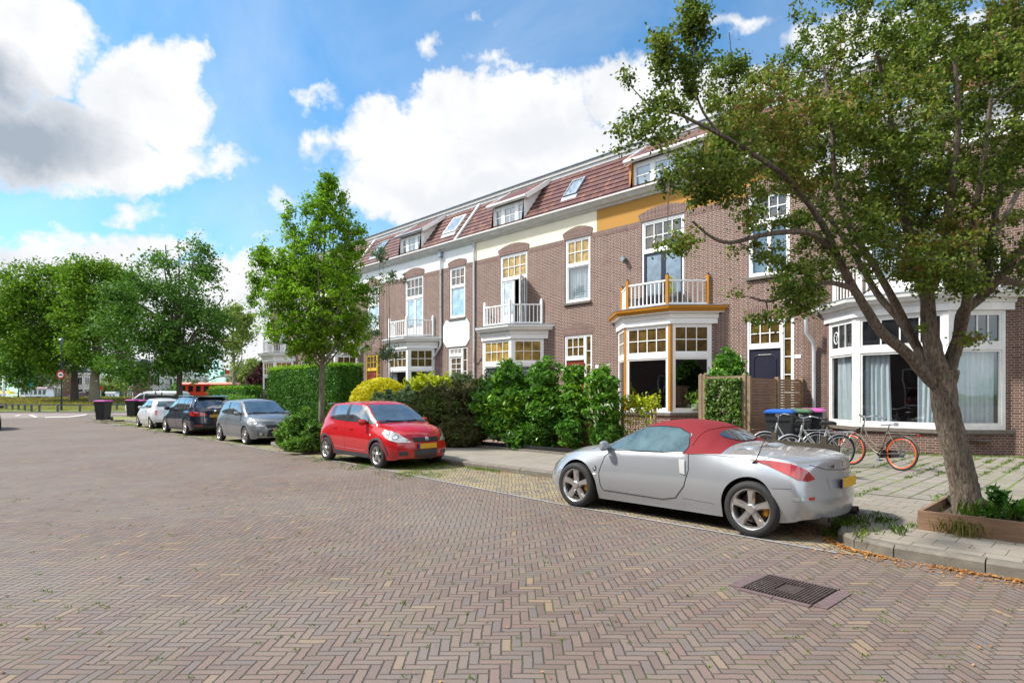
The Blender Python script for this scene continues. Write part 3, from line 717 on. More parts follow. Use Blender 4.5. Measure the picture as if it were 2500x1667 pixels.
def sash(fr, gl, F, u0, u1, z0, z1, cols=1, rows=1, w=0.06, n0=-0.07, n1=-0.015, gm=0, mun=0.03, fm=0, out=None):
    """one glazed frame: border bars and glazing bars into fr, panes into gl"""
    fr.fbox(F, u0, u1, z1-w, z1, n0, n1, fm); fr.fbox(F, u0, u1, z0, z0+w*1.2, n0, n1, fm)
    fr.fbox(F, u0, u0+w, z0+w*1.2, z1-w, n0, n1, fm); fr.fbox(F, u1-w, u1, z0+w*1.2, z1-w, n0, n1, fm)
    a, b, c, d = u0+w, u1-w, z0+w*1.2, z1-w; ng = (n0+n1)/2 - 0.008
    for i in range(1, cols): x = a + (b-a)*i/cols; fr.fbox(F, x-mun/2, x+mun/2, c, d, ng-0.004, n1-0.006, fm)
    for j in range(1, rows): z = c + (d-c)*j/rows; fr.fbox(F, a, b, z-mun/2, z+mun/2, ng-0.006, n1-0.008, fm)
    gl.quad(FP(F,a,ng,c), FP(F,b,ng,c), FP(F,b,ng,d), FP(F,a,ng,d), gm)
def curtain(mb, F, u0, u1, z0, z1, n=-0.25, folds=None, m=0, pull=0.0):
    """hanging cloth with folds; pull draws the lower end sideways"""
    k = max(8, int((u1-u0) / 0.025)); rnd = random.Random(int(u0*100) + int(z0*10)); ph = rnd.uniform(0, 6)
    fr_ = folds or max(2, (u1-u0) / 0.13)
    rowz = [z0 + (z1-z0)*j/6 for j in range(7)]; o = len(mb.v)
    for z in rowz:
        q = (z1 - z) / (z1 - z0)
        for i in range(k+1):
            s_ = i / k; u = u0 + (u1-u0)*s_ + pull*(q**1.5)*s_
            nn = n + 0.030*math.sin(s_*fr_*6.28 + ph + 0.8*math.sin(q*2)) + 0.012*math.sin(s_*fr_*15 + ph*2)
            mb.v.append(FP(F, u, nn, z))
    for j in range(6):
        for i in range(k):
            a = o + j*(k+1) + i; mb.f.append((a, a+1, a+k+2, a+k+1)); mb.m.append(m)
def arch_brick(mb, F, u0, u1, zs, rise, thick=0.30, proud=0.004, seg=14):
    """segmental brick arch over an opening: flat soffit, curved back"""
    w = u1-u0; cx = (u0+u1)/2; e = 0.13
    top = []; bot = []
    for i in range(seg+1):
        s_ = i/seg; x = u0 - e*0.75 + (w + 1.5*e)*s_
        k = 1 - (2*s_-1)**2
        top.append(FP(F, x + (2*s_-1)*0.05, proud, zs + 0.10 + rise*k + thick*0.42)); xb = u0 - e*0.35 + (w + 0.7*e)*s_
        bot.append(FP(F, xb, proud, zs))
    for i in range(seg): mb.quad(bot[i], bot[i+1], top[i+1], top[i])
    mb.quad(bot[0], top[0], tuple(Vector(top[0]) - Vector((F[2][0], F[2][1], 0))*0.01), tuple(Vector(bot[0]) - Vector((F[2][0], F[2][1], 0))*0.01))
def ring(path_xy, z0, z1, th, mb, m=0, slope=0.0, closed_end=True):
    """board of thickness th standing on an open plan path (outer face), leaning out by slope at the top"""
    up = offset_path(path_xy, -slope) if slope else path_xy
    inn = offset_path(path_xy, th); inn2 = offset_path(path_xy, th)
    n = len(path_xy); vs = []
    for (a, b, c, d) in zip(path_xy, up, inn2, inn): vs += [(a[0],a[1],z0),(b[0],b[1],z1),(c[0],c[1],z1),(d[0],d[1],z0)]
    fs = []
    for i in range(n-1):
        o = i*4; p = o+4
        fs += [(o,p,p+1,o+1),(o+1,p+1,p+2,o+2),(o+2,p+2,p+3,o+3),(o+3,p+3,p,o)]
    fs += [(0,1,2,3),(4*n-1,4*n-2,4*n-3,4*n-4)]
    mb.add(vs, fs, m)
def bay_path(cx0, cx1, e=0.0):
    """plan of the bay (left wall end, two corners, right wall end), grown outward by e"""
    k = math.tan(math.radians(22.5)) * e
    D_ = WY - BY
    return [(cx0 - D_ - e*1.414, WY), (cx0 - k, BY - e), (cx1 + k, BY - e), (cx1 + D_ + e*1.414, WY)]
def offset_bay(b, e): return bay_path(b[0], b[1], e)

def railing(root, name, pts, z0, z1, pmat, rmat, npb=7, posts=True, capm=None, knob=False):
    """balustrade along plan points; every stretch has posts, rails, balusters"""
    bal = MB()
    part = None
    for a, b in zip(pts[:-1], pts[1:]):
        A, B_ = Vector((*a, 0)), Vector((*b, 0)); L = (B_-A).length
        k = max(2, int(L / 0.165))
        bal.bar(A + Vector((0,0,z1-0.03)), B_ + Vector((0,0,z1-0.03)), 0.07, 0.055)
        bal.bar(A + Vector((0,0,z0+0.10)), B_ + Vector((0,0,z0+0.10)), 0.06, 0.055)
        for i in range(1, k):
            q = A + (B_-A)*i/k; bal.bar(q + Vector((0,0,z0+0.12)), q + Vector((0,0,z1-0.05)), 0.032, 0.032)
    part = bal.build(name, rmat, root)
    for i, p in enumerate(pts):
        mb = MB(); x, y = p; h = z1 + 0.16; w = 0.052
        mb.box(x-w, x+w, y-w, y+w, z0 - 0.0, h)
        mb.lathe([(w*1.0, 0),(w*0.95, 0.03),(w*0.6, 0.065),(0.0, 0.08)], (x, y, h), (0,0,1), 12, 1)
        mb.build('post', [pmat, capm or pmat], part, smooth=True)
    return part

def bay_window(root, b, spec):
    """canted bay. spec: zf0,zf1 frame, zt transom band, zc cornice top, mats"""
    zf0, zf1, ztA, ztB, zc = spec['zf0'], spec['zf1'], spec['ztA'], spec['ztB'], spec['zc']
    fm, brk = spec['frame'], spec['brick']
    P0 = bay_path(*b)
    base = MB(); ring(P0, 0.0, zf0 - 0.10, 0.12, base)
    bay = base.build('bay_window', brk, root)
    mb = MB(); ring(offset_bay(b, 0.07), zf0 - 0.10, zf0, 0.20, mb); mb.build('sill', M['sill'], bay)
    # vertical brick corner piers beside the cant frames
    cw = (WY-BY) * 1.41421
    pier = MB()
    FL = frame_at(P0[0][0], P0[0][1], -math.radians(45)); FR = frame_at(P0[2][0], P0[2][1], math.radians(45)); FA = frame_at(b[0], BY, 0)
    pier.fbox(FL, 0.0, 0.13, zf0, zf1, -0.12, 0.0); pier.build('brick_pier', brk, bay); pier = MB(); pier.fbox(FR, cw-0.13, cw, zf0, zf1, -0.12, 0.0); pier.build('brick_pier', brk, bay)
    fr = MB(); gU = MB(); gD = MB(); ac = MB()
    W_ = b[1] - b[0]; hf = 0.045
    def side(F, a, c, cu, cd, pwl, pwr, styl):
        fr.fbox(F, a, a+pwl, zf0, zf1, -0.10, 0.0); fr.fbox(F, c-pwr, c, zf0, zf1, -0.10, 0.0)
        fr.fbox(F, a+pwl, c-pwr, zf1-0.07, zf1, -0.10, -0.002); fr.fbox(F, a+pwl, c-pwr, zf0, zf0+0.10, -0.10, -0.002)
        fr.fbox(F, a+pwl, c-pwr, ztA, ztB, -0.10, 0.010)
        if styl == 'grid': sash(fr, gU, F, a+pwl, c-pwr, ztB, zf1-0.07, cu, 2, 0.055, mun=0.030)
        else: sash(fr, gU, F, a+pwl, c-pwr, ztB, zf1-0.07, cu, 1, 0.055, mun=0.035)
        sash(fr, gD, F, a+pwl, c-pwr, zf0+0.10, ztA, 1, 1, 0.055)
    st = spec.get('style', 'grid')
    side(FL, 0.13, cw, spec['cols'][0], 1, 0.09, 0.13, st)
    side(FA, 0.0, W_, spec['cols'][1], 1, 0.13, 0.13, st)
    side(FR, 0.0, cw-0.13, spec['cols'][2], 1, 0.13, 0.09, st)
    fo = fr.build('window_frame', fm, bay)
    gU.build('upper_pane', spec['upper'], bay, fix=False); gD.build('lower_pane', M['glass'], bay, fix=False)
    if spec.get('accent'):
        for F, u in ((FA, 0.0), (FA, W_)):
            x, y, _ = FP(F, u, 0, 0); sg = -1 if u == 0 else 1
            q = MB(); k = 0.085
            q.prism(ccw([(x - sg*k, y-0.012), (x + sg*0.004, y-0.012), (x + sg*(k*0.72), y + k*0.72 - 0.012), (x + sg*k*0.6, y + k*0.72 + 0.03), (x - sg*k, y + 0.03)]), zf0+0.05, zf1-0.03)
            q.build('corner_strip', spec['accent'], bay)
    # frieze and cornice
    co = MB()
    ring(offset_bay(b, 0.06), zf1, zf1+0.19, 0.12, co); ring(offset_bay(b, 0.085), zf1+0.19, zf1+0.40*(zc-zf1)/0.6, 0.12, co, slope=0.05)
    co.build('frieze', spec.get('frieze', fm), bay)
    z2 = zf1+0.40*(zc-zf1)/0.6
    c2 = MB(); ring(offset_bay(b, 0.26), z2, zc - 0.10, 0.30, c2, slope=0.05); ring(offset_bay(b, 0.33), zc-0.10, zc, 0.36, c2, slope=0.02)
    c2.build('cornice', spec.get('cornice', fm), bay)
    r = MB(); r.prism(ccw(offset_bay(b, 0.36)), zc, zc+0.025); r.build('zinc_roof', M['zinc'], bay)
    sf = MB(); pl = offset_bay(b, 0.24); sf.prism(ccw(pl), z2-0.03, z2); sf.build('soffit', spec.get('frieze', fm), bay)
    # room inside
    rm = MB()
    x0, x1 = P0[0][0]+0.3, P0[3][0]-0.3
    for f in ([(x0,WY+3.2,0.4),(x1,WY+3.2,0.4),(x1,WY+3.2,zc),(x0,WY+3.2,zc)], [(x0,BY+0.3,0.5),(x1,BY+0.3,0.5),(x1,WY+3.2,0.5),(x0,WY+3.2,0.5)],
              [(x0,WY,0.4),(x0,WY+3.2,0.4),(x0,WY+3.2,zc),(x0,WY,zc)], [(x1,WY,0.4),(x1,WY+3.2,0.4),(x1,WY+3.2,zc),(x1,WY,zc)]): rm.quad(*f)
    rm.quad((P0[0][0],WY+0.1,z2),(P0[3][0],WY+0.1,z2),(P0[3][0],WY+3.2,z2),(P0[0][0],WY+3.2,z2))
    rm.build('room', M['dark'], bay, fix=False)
    return bay, (FL, FA, FR, cw, W_)

def french_door(root, F, u0, u1, z0, z1, ztr, fm, leafm, upm, cols=4, open_leaf=False, glassm=None):
    fr = MB(); g1 = MB()
    w = 0.085
    fr.fbox(F, u0, u0+w, z0, z1, -0.15, -0.03); fr.fbox(F, u1-w, u1, z0, z1, -0.15, -0.03); fr.fbox(F, u0+w, u1-w, z1-w, z1, -0.15, -0.03)
    fr.fbox(F, u0+w, u1-w, ztr, ztr+0.11, -0.15, -0.02)
    sash(fr, g1, F, u0+w, u1-w, ztr+0.11, z1-w, cols, 2, 0.05, -0.12, -0.05, mun=0.032)
    win = fr.build('balcony_door', fm, root); g1.build('upper_pane', upm, win, fix=False)
    mid = (u0+u1)/2
    for k, (a, b) in enumerate(((u0+w, mid), (mid, u1-w))):
        lf = MB(); gl = MB()
        LF = F
        if open_leaf and k == 1:   # this leaf stands open towards the street, hinged on the right
            ox, oy, _ = FP(F, b, -0.06, 0); L = b - a; an = math.radians(118)
            LF = ((ox, oy), (-math.cos(an)*1.0, -math.sin(an)), (math.sin(an), -math.cos(an))); a, b = 0.0, L
        w2 = 0.085
        lf.fbox(LF, a, a+w2, z0, ztr, -0.12, -0.06); lf.fbox(LF, b-w2, b, z0, ztr, -0.12, -0.06)
        lf.fbox(LF, a+w2, b-w2, ztr-w2, ztr, -0.12, -0.06); lf.fbox(LF, a+w2, b-w2, z0, z0+0.62, -0.115, -0.065)
        for q in range(1, 5): lf.fbox(LF, a+w2, b-w2, z0+0.62*q/5-0.006, z0+0.62*q/5+0.006, -0.112, -0.060)
        gl.quad(FP(LF,a+w2,-0.09,z0+0.62), FP(LF,b-w2,-0.09,z0+0.62), FP(LF,b-w2,-0.09,ztr-w2), FP(LF,a+w2,-0.09,ztr-w2))
        lo = lf.build('door_leaf', leafm, win); gl.build('pane', glassm or M['skyglass'], lo, fix=False)
    return win

def tall_window(root, F, u0, u1, z0, z1, ztr, fm, upm, lowm, cols=3, curt=None, sill=True, double=False):
    fr = MB(); g1 = MB(); g2 = MB(); w = 0.08
    fr.fbox(F, u0, u0+w, z0, z1, -0.15, -0.03); fr.fbox(F, u1-w, u1, z0, z1, -0.15, -0.03); fr.fbox(F, u0+w, u1-w, z1-w, z1, -0.15, -0.03)
    fr.fbox(F, u0+w, u1-w, z0, z0+w, -0.15, -0.02); fr.fbox(F, u0+w, u1-w, ztr, ztr+0.10, -0.15, -0.02)
    sash(fr, g1, F, u0+w, u1-w, ztr+0.10, z1-w, cols, 2, 0.045, -0.12, -0.05, mun=0.030)
    sash(fr, g2, F, u0+w, u1-w, z0+w, ztr, 2 if double else 1, 1, 0.05, -0.12, -0.05, mun=0.12 if double else 0.03)
    win = fr.build('window', fm, root); g1.build('upper_pane', upm, win, fix=False); g2.build('lower_pane', lowm, win, fix=False)
    if sill:
        s_ = MB(); s_.fbox(F, u0-0.06, u1+0.06, z0-0.09, z0, -0.02, 0.09); s_.build('sill', M['sill'], win)
    if curt:
        c = MB(); curtain(c, F, u0+w+0.03, u1-w-0.03, z0+w, ztr, -0.22, m=0); c.build('curtain', curt, win, smooth=True, fix=False)
    return win

def front_door(root, F, u0, u1, z0, z1, zd, fm, doorm, upm, us, sidem=None, plates=True, glazed=False):
    """door with a top light and a narrow side light; us = where the side light starts"""
    fr = MB(); g = MB(); w = 0.075
    for a in (u0, us-w/2, u1-w): fr.fbox(F, a, a+w, z0, z1, -0.15, -0.03)
    fr.fbox(F, u0+w, us-w/2, z1-w, z1, -0.15, -0.03); fr.fbox(F, us+w/2, u1-w, z1-w, z1, -0.15, -0.03)
    fr.fbox(F, u0+w, us-w/2, zd, zd+0.12, -0.15, -0.02)
    sash(fr, g, F, u0+w, us-w/2, zd+0.12, z1-w, 3, 2, 0.05, -0.12, -0.05)
    sash(fr, g, F, us+w/2, u1-w, z0, z1-w, 1, 6, 0.03, -0.12, -0.05, mun=0.03)
    dr = fr.build('front_door', fm, root); g.build('side_and_top_panes', upm, dr, fix=False)
    lf = MB(); a, b = u0+w, us-w/2
    if glazed:
        zg = zd - 1.05; lf.fbox(F, a, b, z0, zg, -0.13, -0.07); ff = MB(); gg = MB()
        sash(ff, gg, F, a, b, zg, zd, 2, 3, 0.10, -0.13, -0.07); ff.build('glazed_top', fm, dr); gg.build('door_pane', M['browng'], dr, fix=False)
    else: lf.fbox(F, a, b, z0, zd, -0.13, -0.07)
    c, d = a+0.16, b-0.16; zt = (zd-1.35 if glazed else zd-0.2)
    pth = [FP(F, c, -0.062, z0+0.35), FP(F, c, -0.062, zt-0.15), FP(F, c+0.05, -0.062, zt-0.04), FP(F, c+0.15, -0.062, zt), FP(F, d-0.15, -0.062, zt), FP(F, d-0.05, -0.062, zt-0.04), FP(F, d, -0.062, zt-0.15), FP(F, d, -0.062, z0+0.35)]
    lf.tube(pth, 0.016, 6, closed=True)
    lo = lf.build('door_leaf', doorm, dr)
    h = MB(); h.tube([FP(F, a+0.07, -0.05, z0+1.05), FP(F, a+0.07, -0.0, z0+1.05), FP(F, a+0.17, -0.0, z0+1.05)], 0.012, 6); h.build('handle', M['zinc'], lo)
    return dr

def roof_point(x, s_):
    """point on the steep tiled slope, s_ 0 at the gutter, 1 at the top"""
    return (x, WY - 0.28 + 1.72*s_, Z_GUT - 0.03 + (Z_TOP - 0.35 - Z_GUT)*s_)
def tile_rows(mb, xa, xb, smax, rows=9):
    """overlapping rows of tiles: each row lifts at its lower edge"""
    nrm = Vector((0, -0.796, 0.605)); X = Vector
    for i in range(rows):
        s0, s1 = i/rows, (i+1)/rows
        if s0 >= smax: break
        s1 = min(s1, smax) + 0.01; up = nrm*0.040
        a, b, c, d = X(roof_point(xa, s0)), X(roof_point(xb, s0)), X(roof_point(xb, s1)), X(roof_point(xa, s1))
        mb.quad(a+up, b+up, c, d); mb.quad(a-nrm*0.002, b-nrm*0.002, b+up, a+up, 1)
def dormer(root, x0, x1, fm, cheek, kind='three', gutter=None, front=None):
    zb, zt = Z_GUT+0.10, 10.58; y0 = WY + 0.05
    yz = lambda z: WY - 0.28 + 1.72*(z - Z_GUT + 0.03)/(Z_TOP - 0.35 - Z_GUT)
    fr = MB(); g = MB(); F = frame_at(x0, y0, 0); L = x1-x0; w = 0.13
    fr.fbox(F, 0, w, zb, zt, -0.10, 0); fr.fbox(F, L-w, L, zb, zt, -0.10, 0); fr.fbox(F, w, L-w, zt-0.14, zt, -0.10, 0); fr.fbox(F, w, L-w, zb, zb+0.16, -0.10, 0)
    a = L*0.29; b = L*0.71
    fr.fbox(F, a-0.07, a+0.07, zb+0.16, zt-0.14, -0.10, 0); fr.fbox(F, b-0.07, b+0.07, zb+0.16, zt-0.14, -0.10, 0)
    sash(fr, g, F, w, a-0.07, zb+0.16, zt-0.14, 1, 2 , 0.04, mun=0.03); sash(fr, g, F, a+0.07, b-0.07, zb+0.16, zt-0.14, 2, 2, 0.05, mun=0.03); sash(fr, g, F, b+0.07, L-w, zb+0.16, zt-0.14, 1, 2, 0.04, mun=0.03)
    d = fr.build('dormer', fm, root); g.build('pane', M['frost'] if kind != 'lit' else M['frost'], d, fix=False)
    # cheeks
    ztop = 11.60; ch = MB()
    for xx, sg in ((x0+0.02, 1), (x1-0.02, -1)):
        pts = [(xx, y0-0.09, zb-0.1), (xx, yz(zb-0.1)+0.05, zb-0.1), (xx, yz(ztop), ztop), (xx, y0-0.09, zt+0.12)]
        ch = MB(); ch.extrude(pts, (0.05*sg, 0, 0)); ch.build('cheek', cheek, d)
    # lean-to roof
    e = 0.22; ye = y0 - 0.20; ze = zt + 0.04; yt = yz(ztop)+0.05; rf = MB()
    A = (x0-e, ye, ze), (x1+e, ye, ze), (x1+e, yt, ztop+0.08), (x0-e, yt, ztop+0.08)
    rf.quad(*[(p[0], p[1], p[2]+0.07) for p in A], 0); rf.quad(*[(p[0], p[1], p[2]) for p in A[::-1]], 1)
    rf.build('dormer_roof', [M['tiles'], M['white']], d, fix=False)
    ed = MB()
    for i, j in ((1,2),(3,0)):
        p, q = Vector(A[i]), Vector(A[j]); ed.bar(p+Vector((0,0,0.01)), q+Vector((0,0,0.01)), 0.05, 0.20)
    ed.bar(Vector(A[0])+Vector((0,0,0.0)), Vector(A[1])+Vector((0,0,0.0)), 0.05, 0.12)
    ed.build('bargeboard', M['white'], d)
    gt = MB(); gt.tube([(x0-e, ye-0.06, ze+0.02), (x1+e, ye-0.06, ze+0.02)], 0.06, 8); gt.build('dormer_gutter', gutter or M['white'], d)
    if front:
        
        for a_, b_ in ((-0.14, 0.0), (L, L+0.14)): p = MB(); p.fbox(F, a_, b_, zb, zt, -0.08, 0.015); p.build('pilaster', front, d)
    return d
def skylight(root, xc, s0, w, h, fm, gm=None):
    slope = Vector(roof_point(0, 1)) - Vector(roof_point(0, 0)); L = slope.length; e = slope / L
    nrm = Vector((0, -e.z, e.y)); base = Vector(roof_point(xc, s0)); X = Vector((1, 0, 0))
    def q(u, v, n): return base + X*u + e*v + nrm*n
    mb = MB()
    for (u0, u1, v0, v1) in ((-w/2, w/2, -0.06, 0.0), (-w/2, w/2, h, h+0.07), (-w/2-0.06, -w/2, -0.06, h+0.07), (w/2, w/2+0.06, -0.06, h+0.07)):
        pts = [q(u0,v0,0.0),q(u1,v0,0.0),q(u1,v1,0.0),q(u0,v1,0.0)]; mb.extrude(pts, nrm*0.11)
    o = mb.build('skylight', fm, root)
    g = MB(); g.quad(q(-w/2,0,0.075), q(w/2,0,0.075), q(w/2,h,0.075), q(-w/2,h,0.075)); g.build('pane', gm or M['skyglass'], o, fix=False)
    f = MB(); f.quad(q(-w/2-0.12,-0.30,0.03), q(w/2+0.12,-0.30,0.03), q(w/2+0.12,-0.05,0.05), q(-w/2-0.12,-0.05,0.05)); f.build('flashing', M['zinc'], o, fix=False)

def house(x0, x1, label, cfg):
    root = thing('brick_house', (x0, WY, 0), label, 'house', 'terraced brick houses along the street')
    F = frame_at(0, WY, 0); brk = cfg.get('brick', M['brick']); fm = cfg.get('frame', M['white'])
    bx = cfg['bay']; D_ = WY - BY; zc = cfg.get('zc', 4.72); zb = cfg.get('zbrick', Z_BRICK)
    holes = []
    ua, ub = bx[0]-D_+0.10, bx[1]+D_-0.10
    holes.append((ua, ub, 0.5, zc - 0.35))
    for k in ('bdoor', 'win', 'door', 'win2'):
        if k in cfg: holes.append(cfg[k][:4])
    mb = MB(); holed_wall(mb, F, x0, x1, -0.05, zb, holes, 0.16)
    mb.quad((x0,WY,-0.05),(x0,WY+9,-0.05),(x0,WY+9,zb),(x0,WY,zb)); mb.quad((x1,WY,-0.05),(x1,WY+9,-0.05),(x1,WY+9,zb),(x1,WY,zb))
    mb.quad((x0,WY+9,-0.05),(x1,WY+9,-0.05),(x1,WY+9,Z_TOP),(x0,WY+9,Z_TOP))
    if zb > 8.5 : pass
    wall = mb.build('wall', brk, root, fix=False)
    if zb < 9:
        cuts = sorted([(h[0]-0.10, h[1]+0.10) for h in holes if h[3] > zb-0.4]); a = x0
        for c in cuts + [(x1, x1)]:
            so = MB()
            if c[0] > a: so.quad(FP(F,a,0.003,zb-0.22), FP(F,c[0],0.003,zb-0.22), FP(F,c[0],0.003,zb), FP(F,a,0.003,zb))
            a = c[1]
            if so.v: so.build('soldier_course', M['soldier'], root, fix=False)
        bd = MB(); bd.box(x0, x1, WY+0.012, WY+0.10, zb, Z_BAND+0.1)
        hb = [h for h in holes if h[3] > zb-0.3]
        bd.build('render_band', cfg['band'], root)
    for h in holes[1:]:
        up = h[3] > 6; ar = MB()
        arch_brick(ar, F, h[0], h[1], h[3]+0.005, 0.20 if h[1]-h[0] > 1.3 else 0.13, 0.42, proud=0.018 if up else 0.004)
        ar.build('brick_arch', M['soldier'], root, fix=False)
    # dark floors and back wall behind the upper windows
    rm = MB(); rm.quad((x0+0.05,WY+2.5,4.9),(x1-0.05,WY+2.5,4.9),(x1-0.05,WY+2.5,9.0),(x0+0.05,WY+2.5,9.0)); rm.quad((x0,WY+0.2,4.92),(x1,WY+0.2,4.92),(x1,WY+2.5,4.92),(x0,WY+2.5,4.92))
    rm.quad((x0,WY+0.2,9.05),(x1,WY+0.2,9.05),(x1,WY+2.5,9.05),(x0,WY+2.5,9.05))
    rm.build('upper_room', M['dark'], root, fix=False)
    # gutter, roof
    gt = MB(); y = WY
    prof = [(y+0.05, Z_BAND-0.02), (y-0.06, Z_BAND), (y-0.10, Z_BAND+0.06), (y-0.22, Z_BAND+0.09), (y-0.34, Z_BAND+0.20), (y-0.42, Z_BAND+0.24), (y-0.42, Z_BAND+0.30), (y-0.36, Z_BAND+0.30), (y-0.34, Z_BAND+0.24), (y+0.05, Z_BAND+0.24)]
    gt.extrude([(x0, a, b) for a, b in prof], (x1-x0, 0, 0)); gt.build('gutter', M['gutter'], root)
    rf = MB()
    rows = 24
    xa = x0
    for c0, c1 in sorted((d[0], d[1]) for d in cfg.get('dormers', [])) + [(x1, x1)]:
        if c0 > xa: tile_rows(rf, xa, c0, 1.0)
        if c1 > c0: tile_rows(rf, c0, c1, 0.12)
        xa = c1
    yt = roof_point(0, 1)[1]
    roof = rf.build('roof', [M['tiles'], M['tileedge']], root, fix=False)
    tp = MB(); tp.box(x0, x1, yt-0.02, yt+0.10, Z_TOP-0.36, Z_TOP-0.22); tp.box(x0, x1, yt-0.10, yt+0.12, Z_TOP-0.22, Z_TOP-0.04, 2); tp.box(x0, x1, yt-0.16, yt+8, Z_TOP-0.04, Z_TOP+0.0, 1)
    tp.build('roof_edge', [M['white'], M['zinc'], M['ridge']], roof)
    for d in cfg.get('dormers', []): dormer(root, *d[:2], **d[2])
    for s_ in cfg.get('skylights', []): skylight(root, *s_)
    # bay, balcony
    spec = dict(zf0=1.03, zf1=4.12, ztA=2.94, ztB=3.10, zc=zc, frame=fm, brick=brk, cols=(3,4,3), upper=cfg.get('bayup', M['amberdark'])); spec.update(cfg.get('bayspec', {}))
    bay, (FL, FA, FR, cw, W_) = bay_window(root, bx, spec)
    cu = MB()
    for (fi, a, b, pull) in cfg.get('baycurt', []):
        curtain(cu, (FL, FA, FR)[fi], a, b, spec['zf0']+0.1, spec['ztA']+0.02, -0.20, pull=pull)
    if cu.v: cu.build('curtain', cfg.get('curtm', M['curtain']), bay, smooth=True, fix=False)
    rp = bay_path(bx[0]+0.12, bx[1]-0.12, -0.02); rp = [(rp[0][0]+0.1, WY-0.06), (rp[1][0], rp[1][1]), (rp[2][0], rp[2][1]), (rp[3][0]-0.1, WY-0.06)]
    railing(root, 'balcony_railing', rp, zc+0.02, zc+0.95, cfg.get('postm', fm), fm, capm=cfg.get('capm'))
    if 'bdoor' in cfg: h = cfg['bdoor']; french_door(root, F, h[0], h[1], h[2], h[3], h[4], fm, **h[5])
    if 'win' in cfg: h = cfg['win']; tall_window(root, F, h[0], h[1], h[2], h[3], h[4], fm, **h[5])
    if 'win2' in cfg: h = cfg['win2']; tall_window(root, F, h[0], h[1], h[2], h[3], h[4], fm, **h[5])
    if 'door' in cfg: h = cfg['door']; front_door(root, F, h[0], h[1], h[2], h[3], h[4], cfg.get('doorframe', fm), us=h[5], **h[6])
    return root
def wx(px, y=WY): return onwall(px, HOR, y).x
def pipe(root, name, pts, r=0.05, mat=None):
    mb = MB(); mb.tube(pts, r, 10)
    return mb.build(name, mat or M['pipe'], root, smooth=True)

# the five houses in view and the far end of the row
XB = {1: -39.0, 2: -31.05, 3: -23.15, 4: -15.42, 5: -7.3}
corner = lambda n: -11.35 + (n-4)*PERIOD
up3 = dict(upm=M['amber'], lowm=M['glass'], curt=M['curtain'])
h4 = house(XB[4], XB[5], 'brick house with an ochre band under the gutter and ochre balcony posts', dict(
    band=M['ochreband'], bay=(corner(4)-1.92, corner(4)), bayup=M['amberdark'],
    bayspec=dict(accent=M['ochre'], cornice=M['ochre']), postm=M['ochre'], capm=M['black'],
    bdoor=(wx(1566), wx(1670), 4.78, 8.22, 7.0, dict(leafm=M['navy'], upm=M['browng'], cols=4, glassm=M['frost'])),
    win=(wx(1826), wx(1928), 5.53, 8.22, 7.25, dict(upm=M['browng'], lowm=M['glass'], cols=4, curt=None, double=True)),
    door=(wx(1822), wx(1938), 0.55, 4.12, 3.16, wx(1908), dict(doorm=M['navy'], upm=M['amberdark'])),
    dormers=[(-13.72, -10.6, dict(fm=M['white'], cheek=M['ochre'], front=M['ochre']))],
    skylights=[]))
h3 = house(XB[3], XB[4], 'brick house with a cream band under the gutter and an open white balcony door', dict(
    band=M['cream'], bay=(corner(3)-1.90, corner(3)), bayup=M['amber'],
    bdoor=(wx(1221), wx(1287), 4.78, 8.20, 7.0, dict(leafm=M['white'], upm=M['amber'], cols=4, open_leaf=True)),
    win=(wx(1380), wx(1441), 5.53, 8.22, 7.05, up3),
    door=(wx(1378), wx(1445), 0.55, 4.15, 3.11, wx(1427), dict(doorm=M['reddoor'], upm=M['amberdark'])),
    baycurt=[(1, 0.2, 0.85, -0.05), (1, 1.45, 1.75, 0.0), (2, 0.15, 1.2, 0.0), (0, 0.3, 0.9, 0)],
    dormers=[(-21.67, -19.48, dict(fm=M['white'], cheek=M['white']))],
    skylights=[(-17.1, 0.38, 0.62, 0.95, M['zinc'])]))
h2 = house(XB[2], XB[3], 'brick house with a white band and an eight-sided plaster panel over its door', dict(
    band=M['whiteband'], bay=(corner(2)-1.90, corner(2)), bayup=M['amberdark'],
    bdoor=(wx(989), wx(1033), 4.78, 8.22, 7.0, dict(leafm=M['white'], upm=M['browng'], cols=4)),
    win=(wx(1097.5), wx(1135.5), 5.58, 8.20, 7.15, dict(upm=M['browng'], lowm=M['skyglass'], cols=3)),
    door=(wx(1094), wx(1141), 0.55, 4.08, 3.62, wx(1127), dict(doorm=M['reddoor'], upm=M['browng'], glazed=True)),
    baycurt=[(1, 0.2, 0.6, -0.05), (2, 0.9, 1.2, 0.0)],
    dormers=[(-29.55, -27.4, dict(fm=M['white'], cheek=M['white'], gutter=M['zinc']))],
    skylights=[(-25.4, 0.36, 0.95, 1.15, M['white'])]))
h1 = house(XB[1], XB[2], 'brick house behind the young tree with yellow door frame', dict(
    band=M['whiteband'], bay=(corner(1)-1.90, corner(1)), bayup=M['amberdark'], doorframe=M['yellowp'],
    bdoor=(corner(1)-1.55, corner(1)-0.1, 4.78, 8.22, 7.0, dict(leafm=M['white'], upm=M['browng'], cols=4)),
    win=(corner(1)+2.0, corner(1)+3.3, 5.53, 8.22, 7.05, dict(upm=M['browng'], lowm=M['skyglass'], cols=3)),
    door=(wx(893), wx(929), 0.55, 4.08, 3.10, wx(919), dict(doorm=M['reddoor'], upm=M['browng'])),
    skylights=[(-32.7, 0.36, 0.85, 1.15, M['zinc'])]))
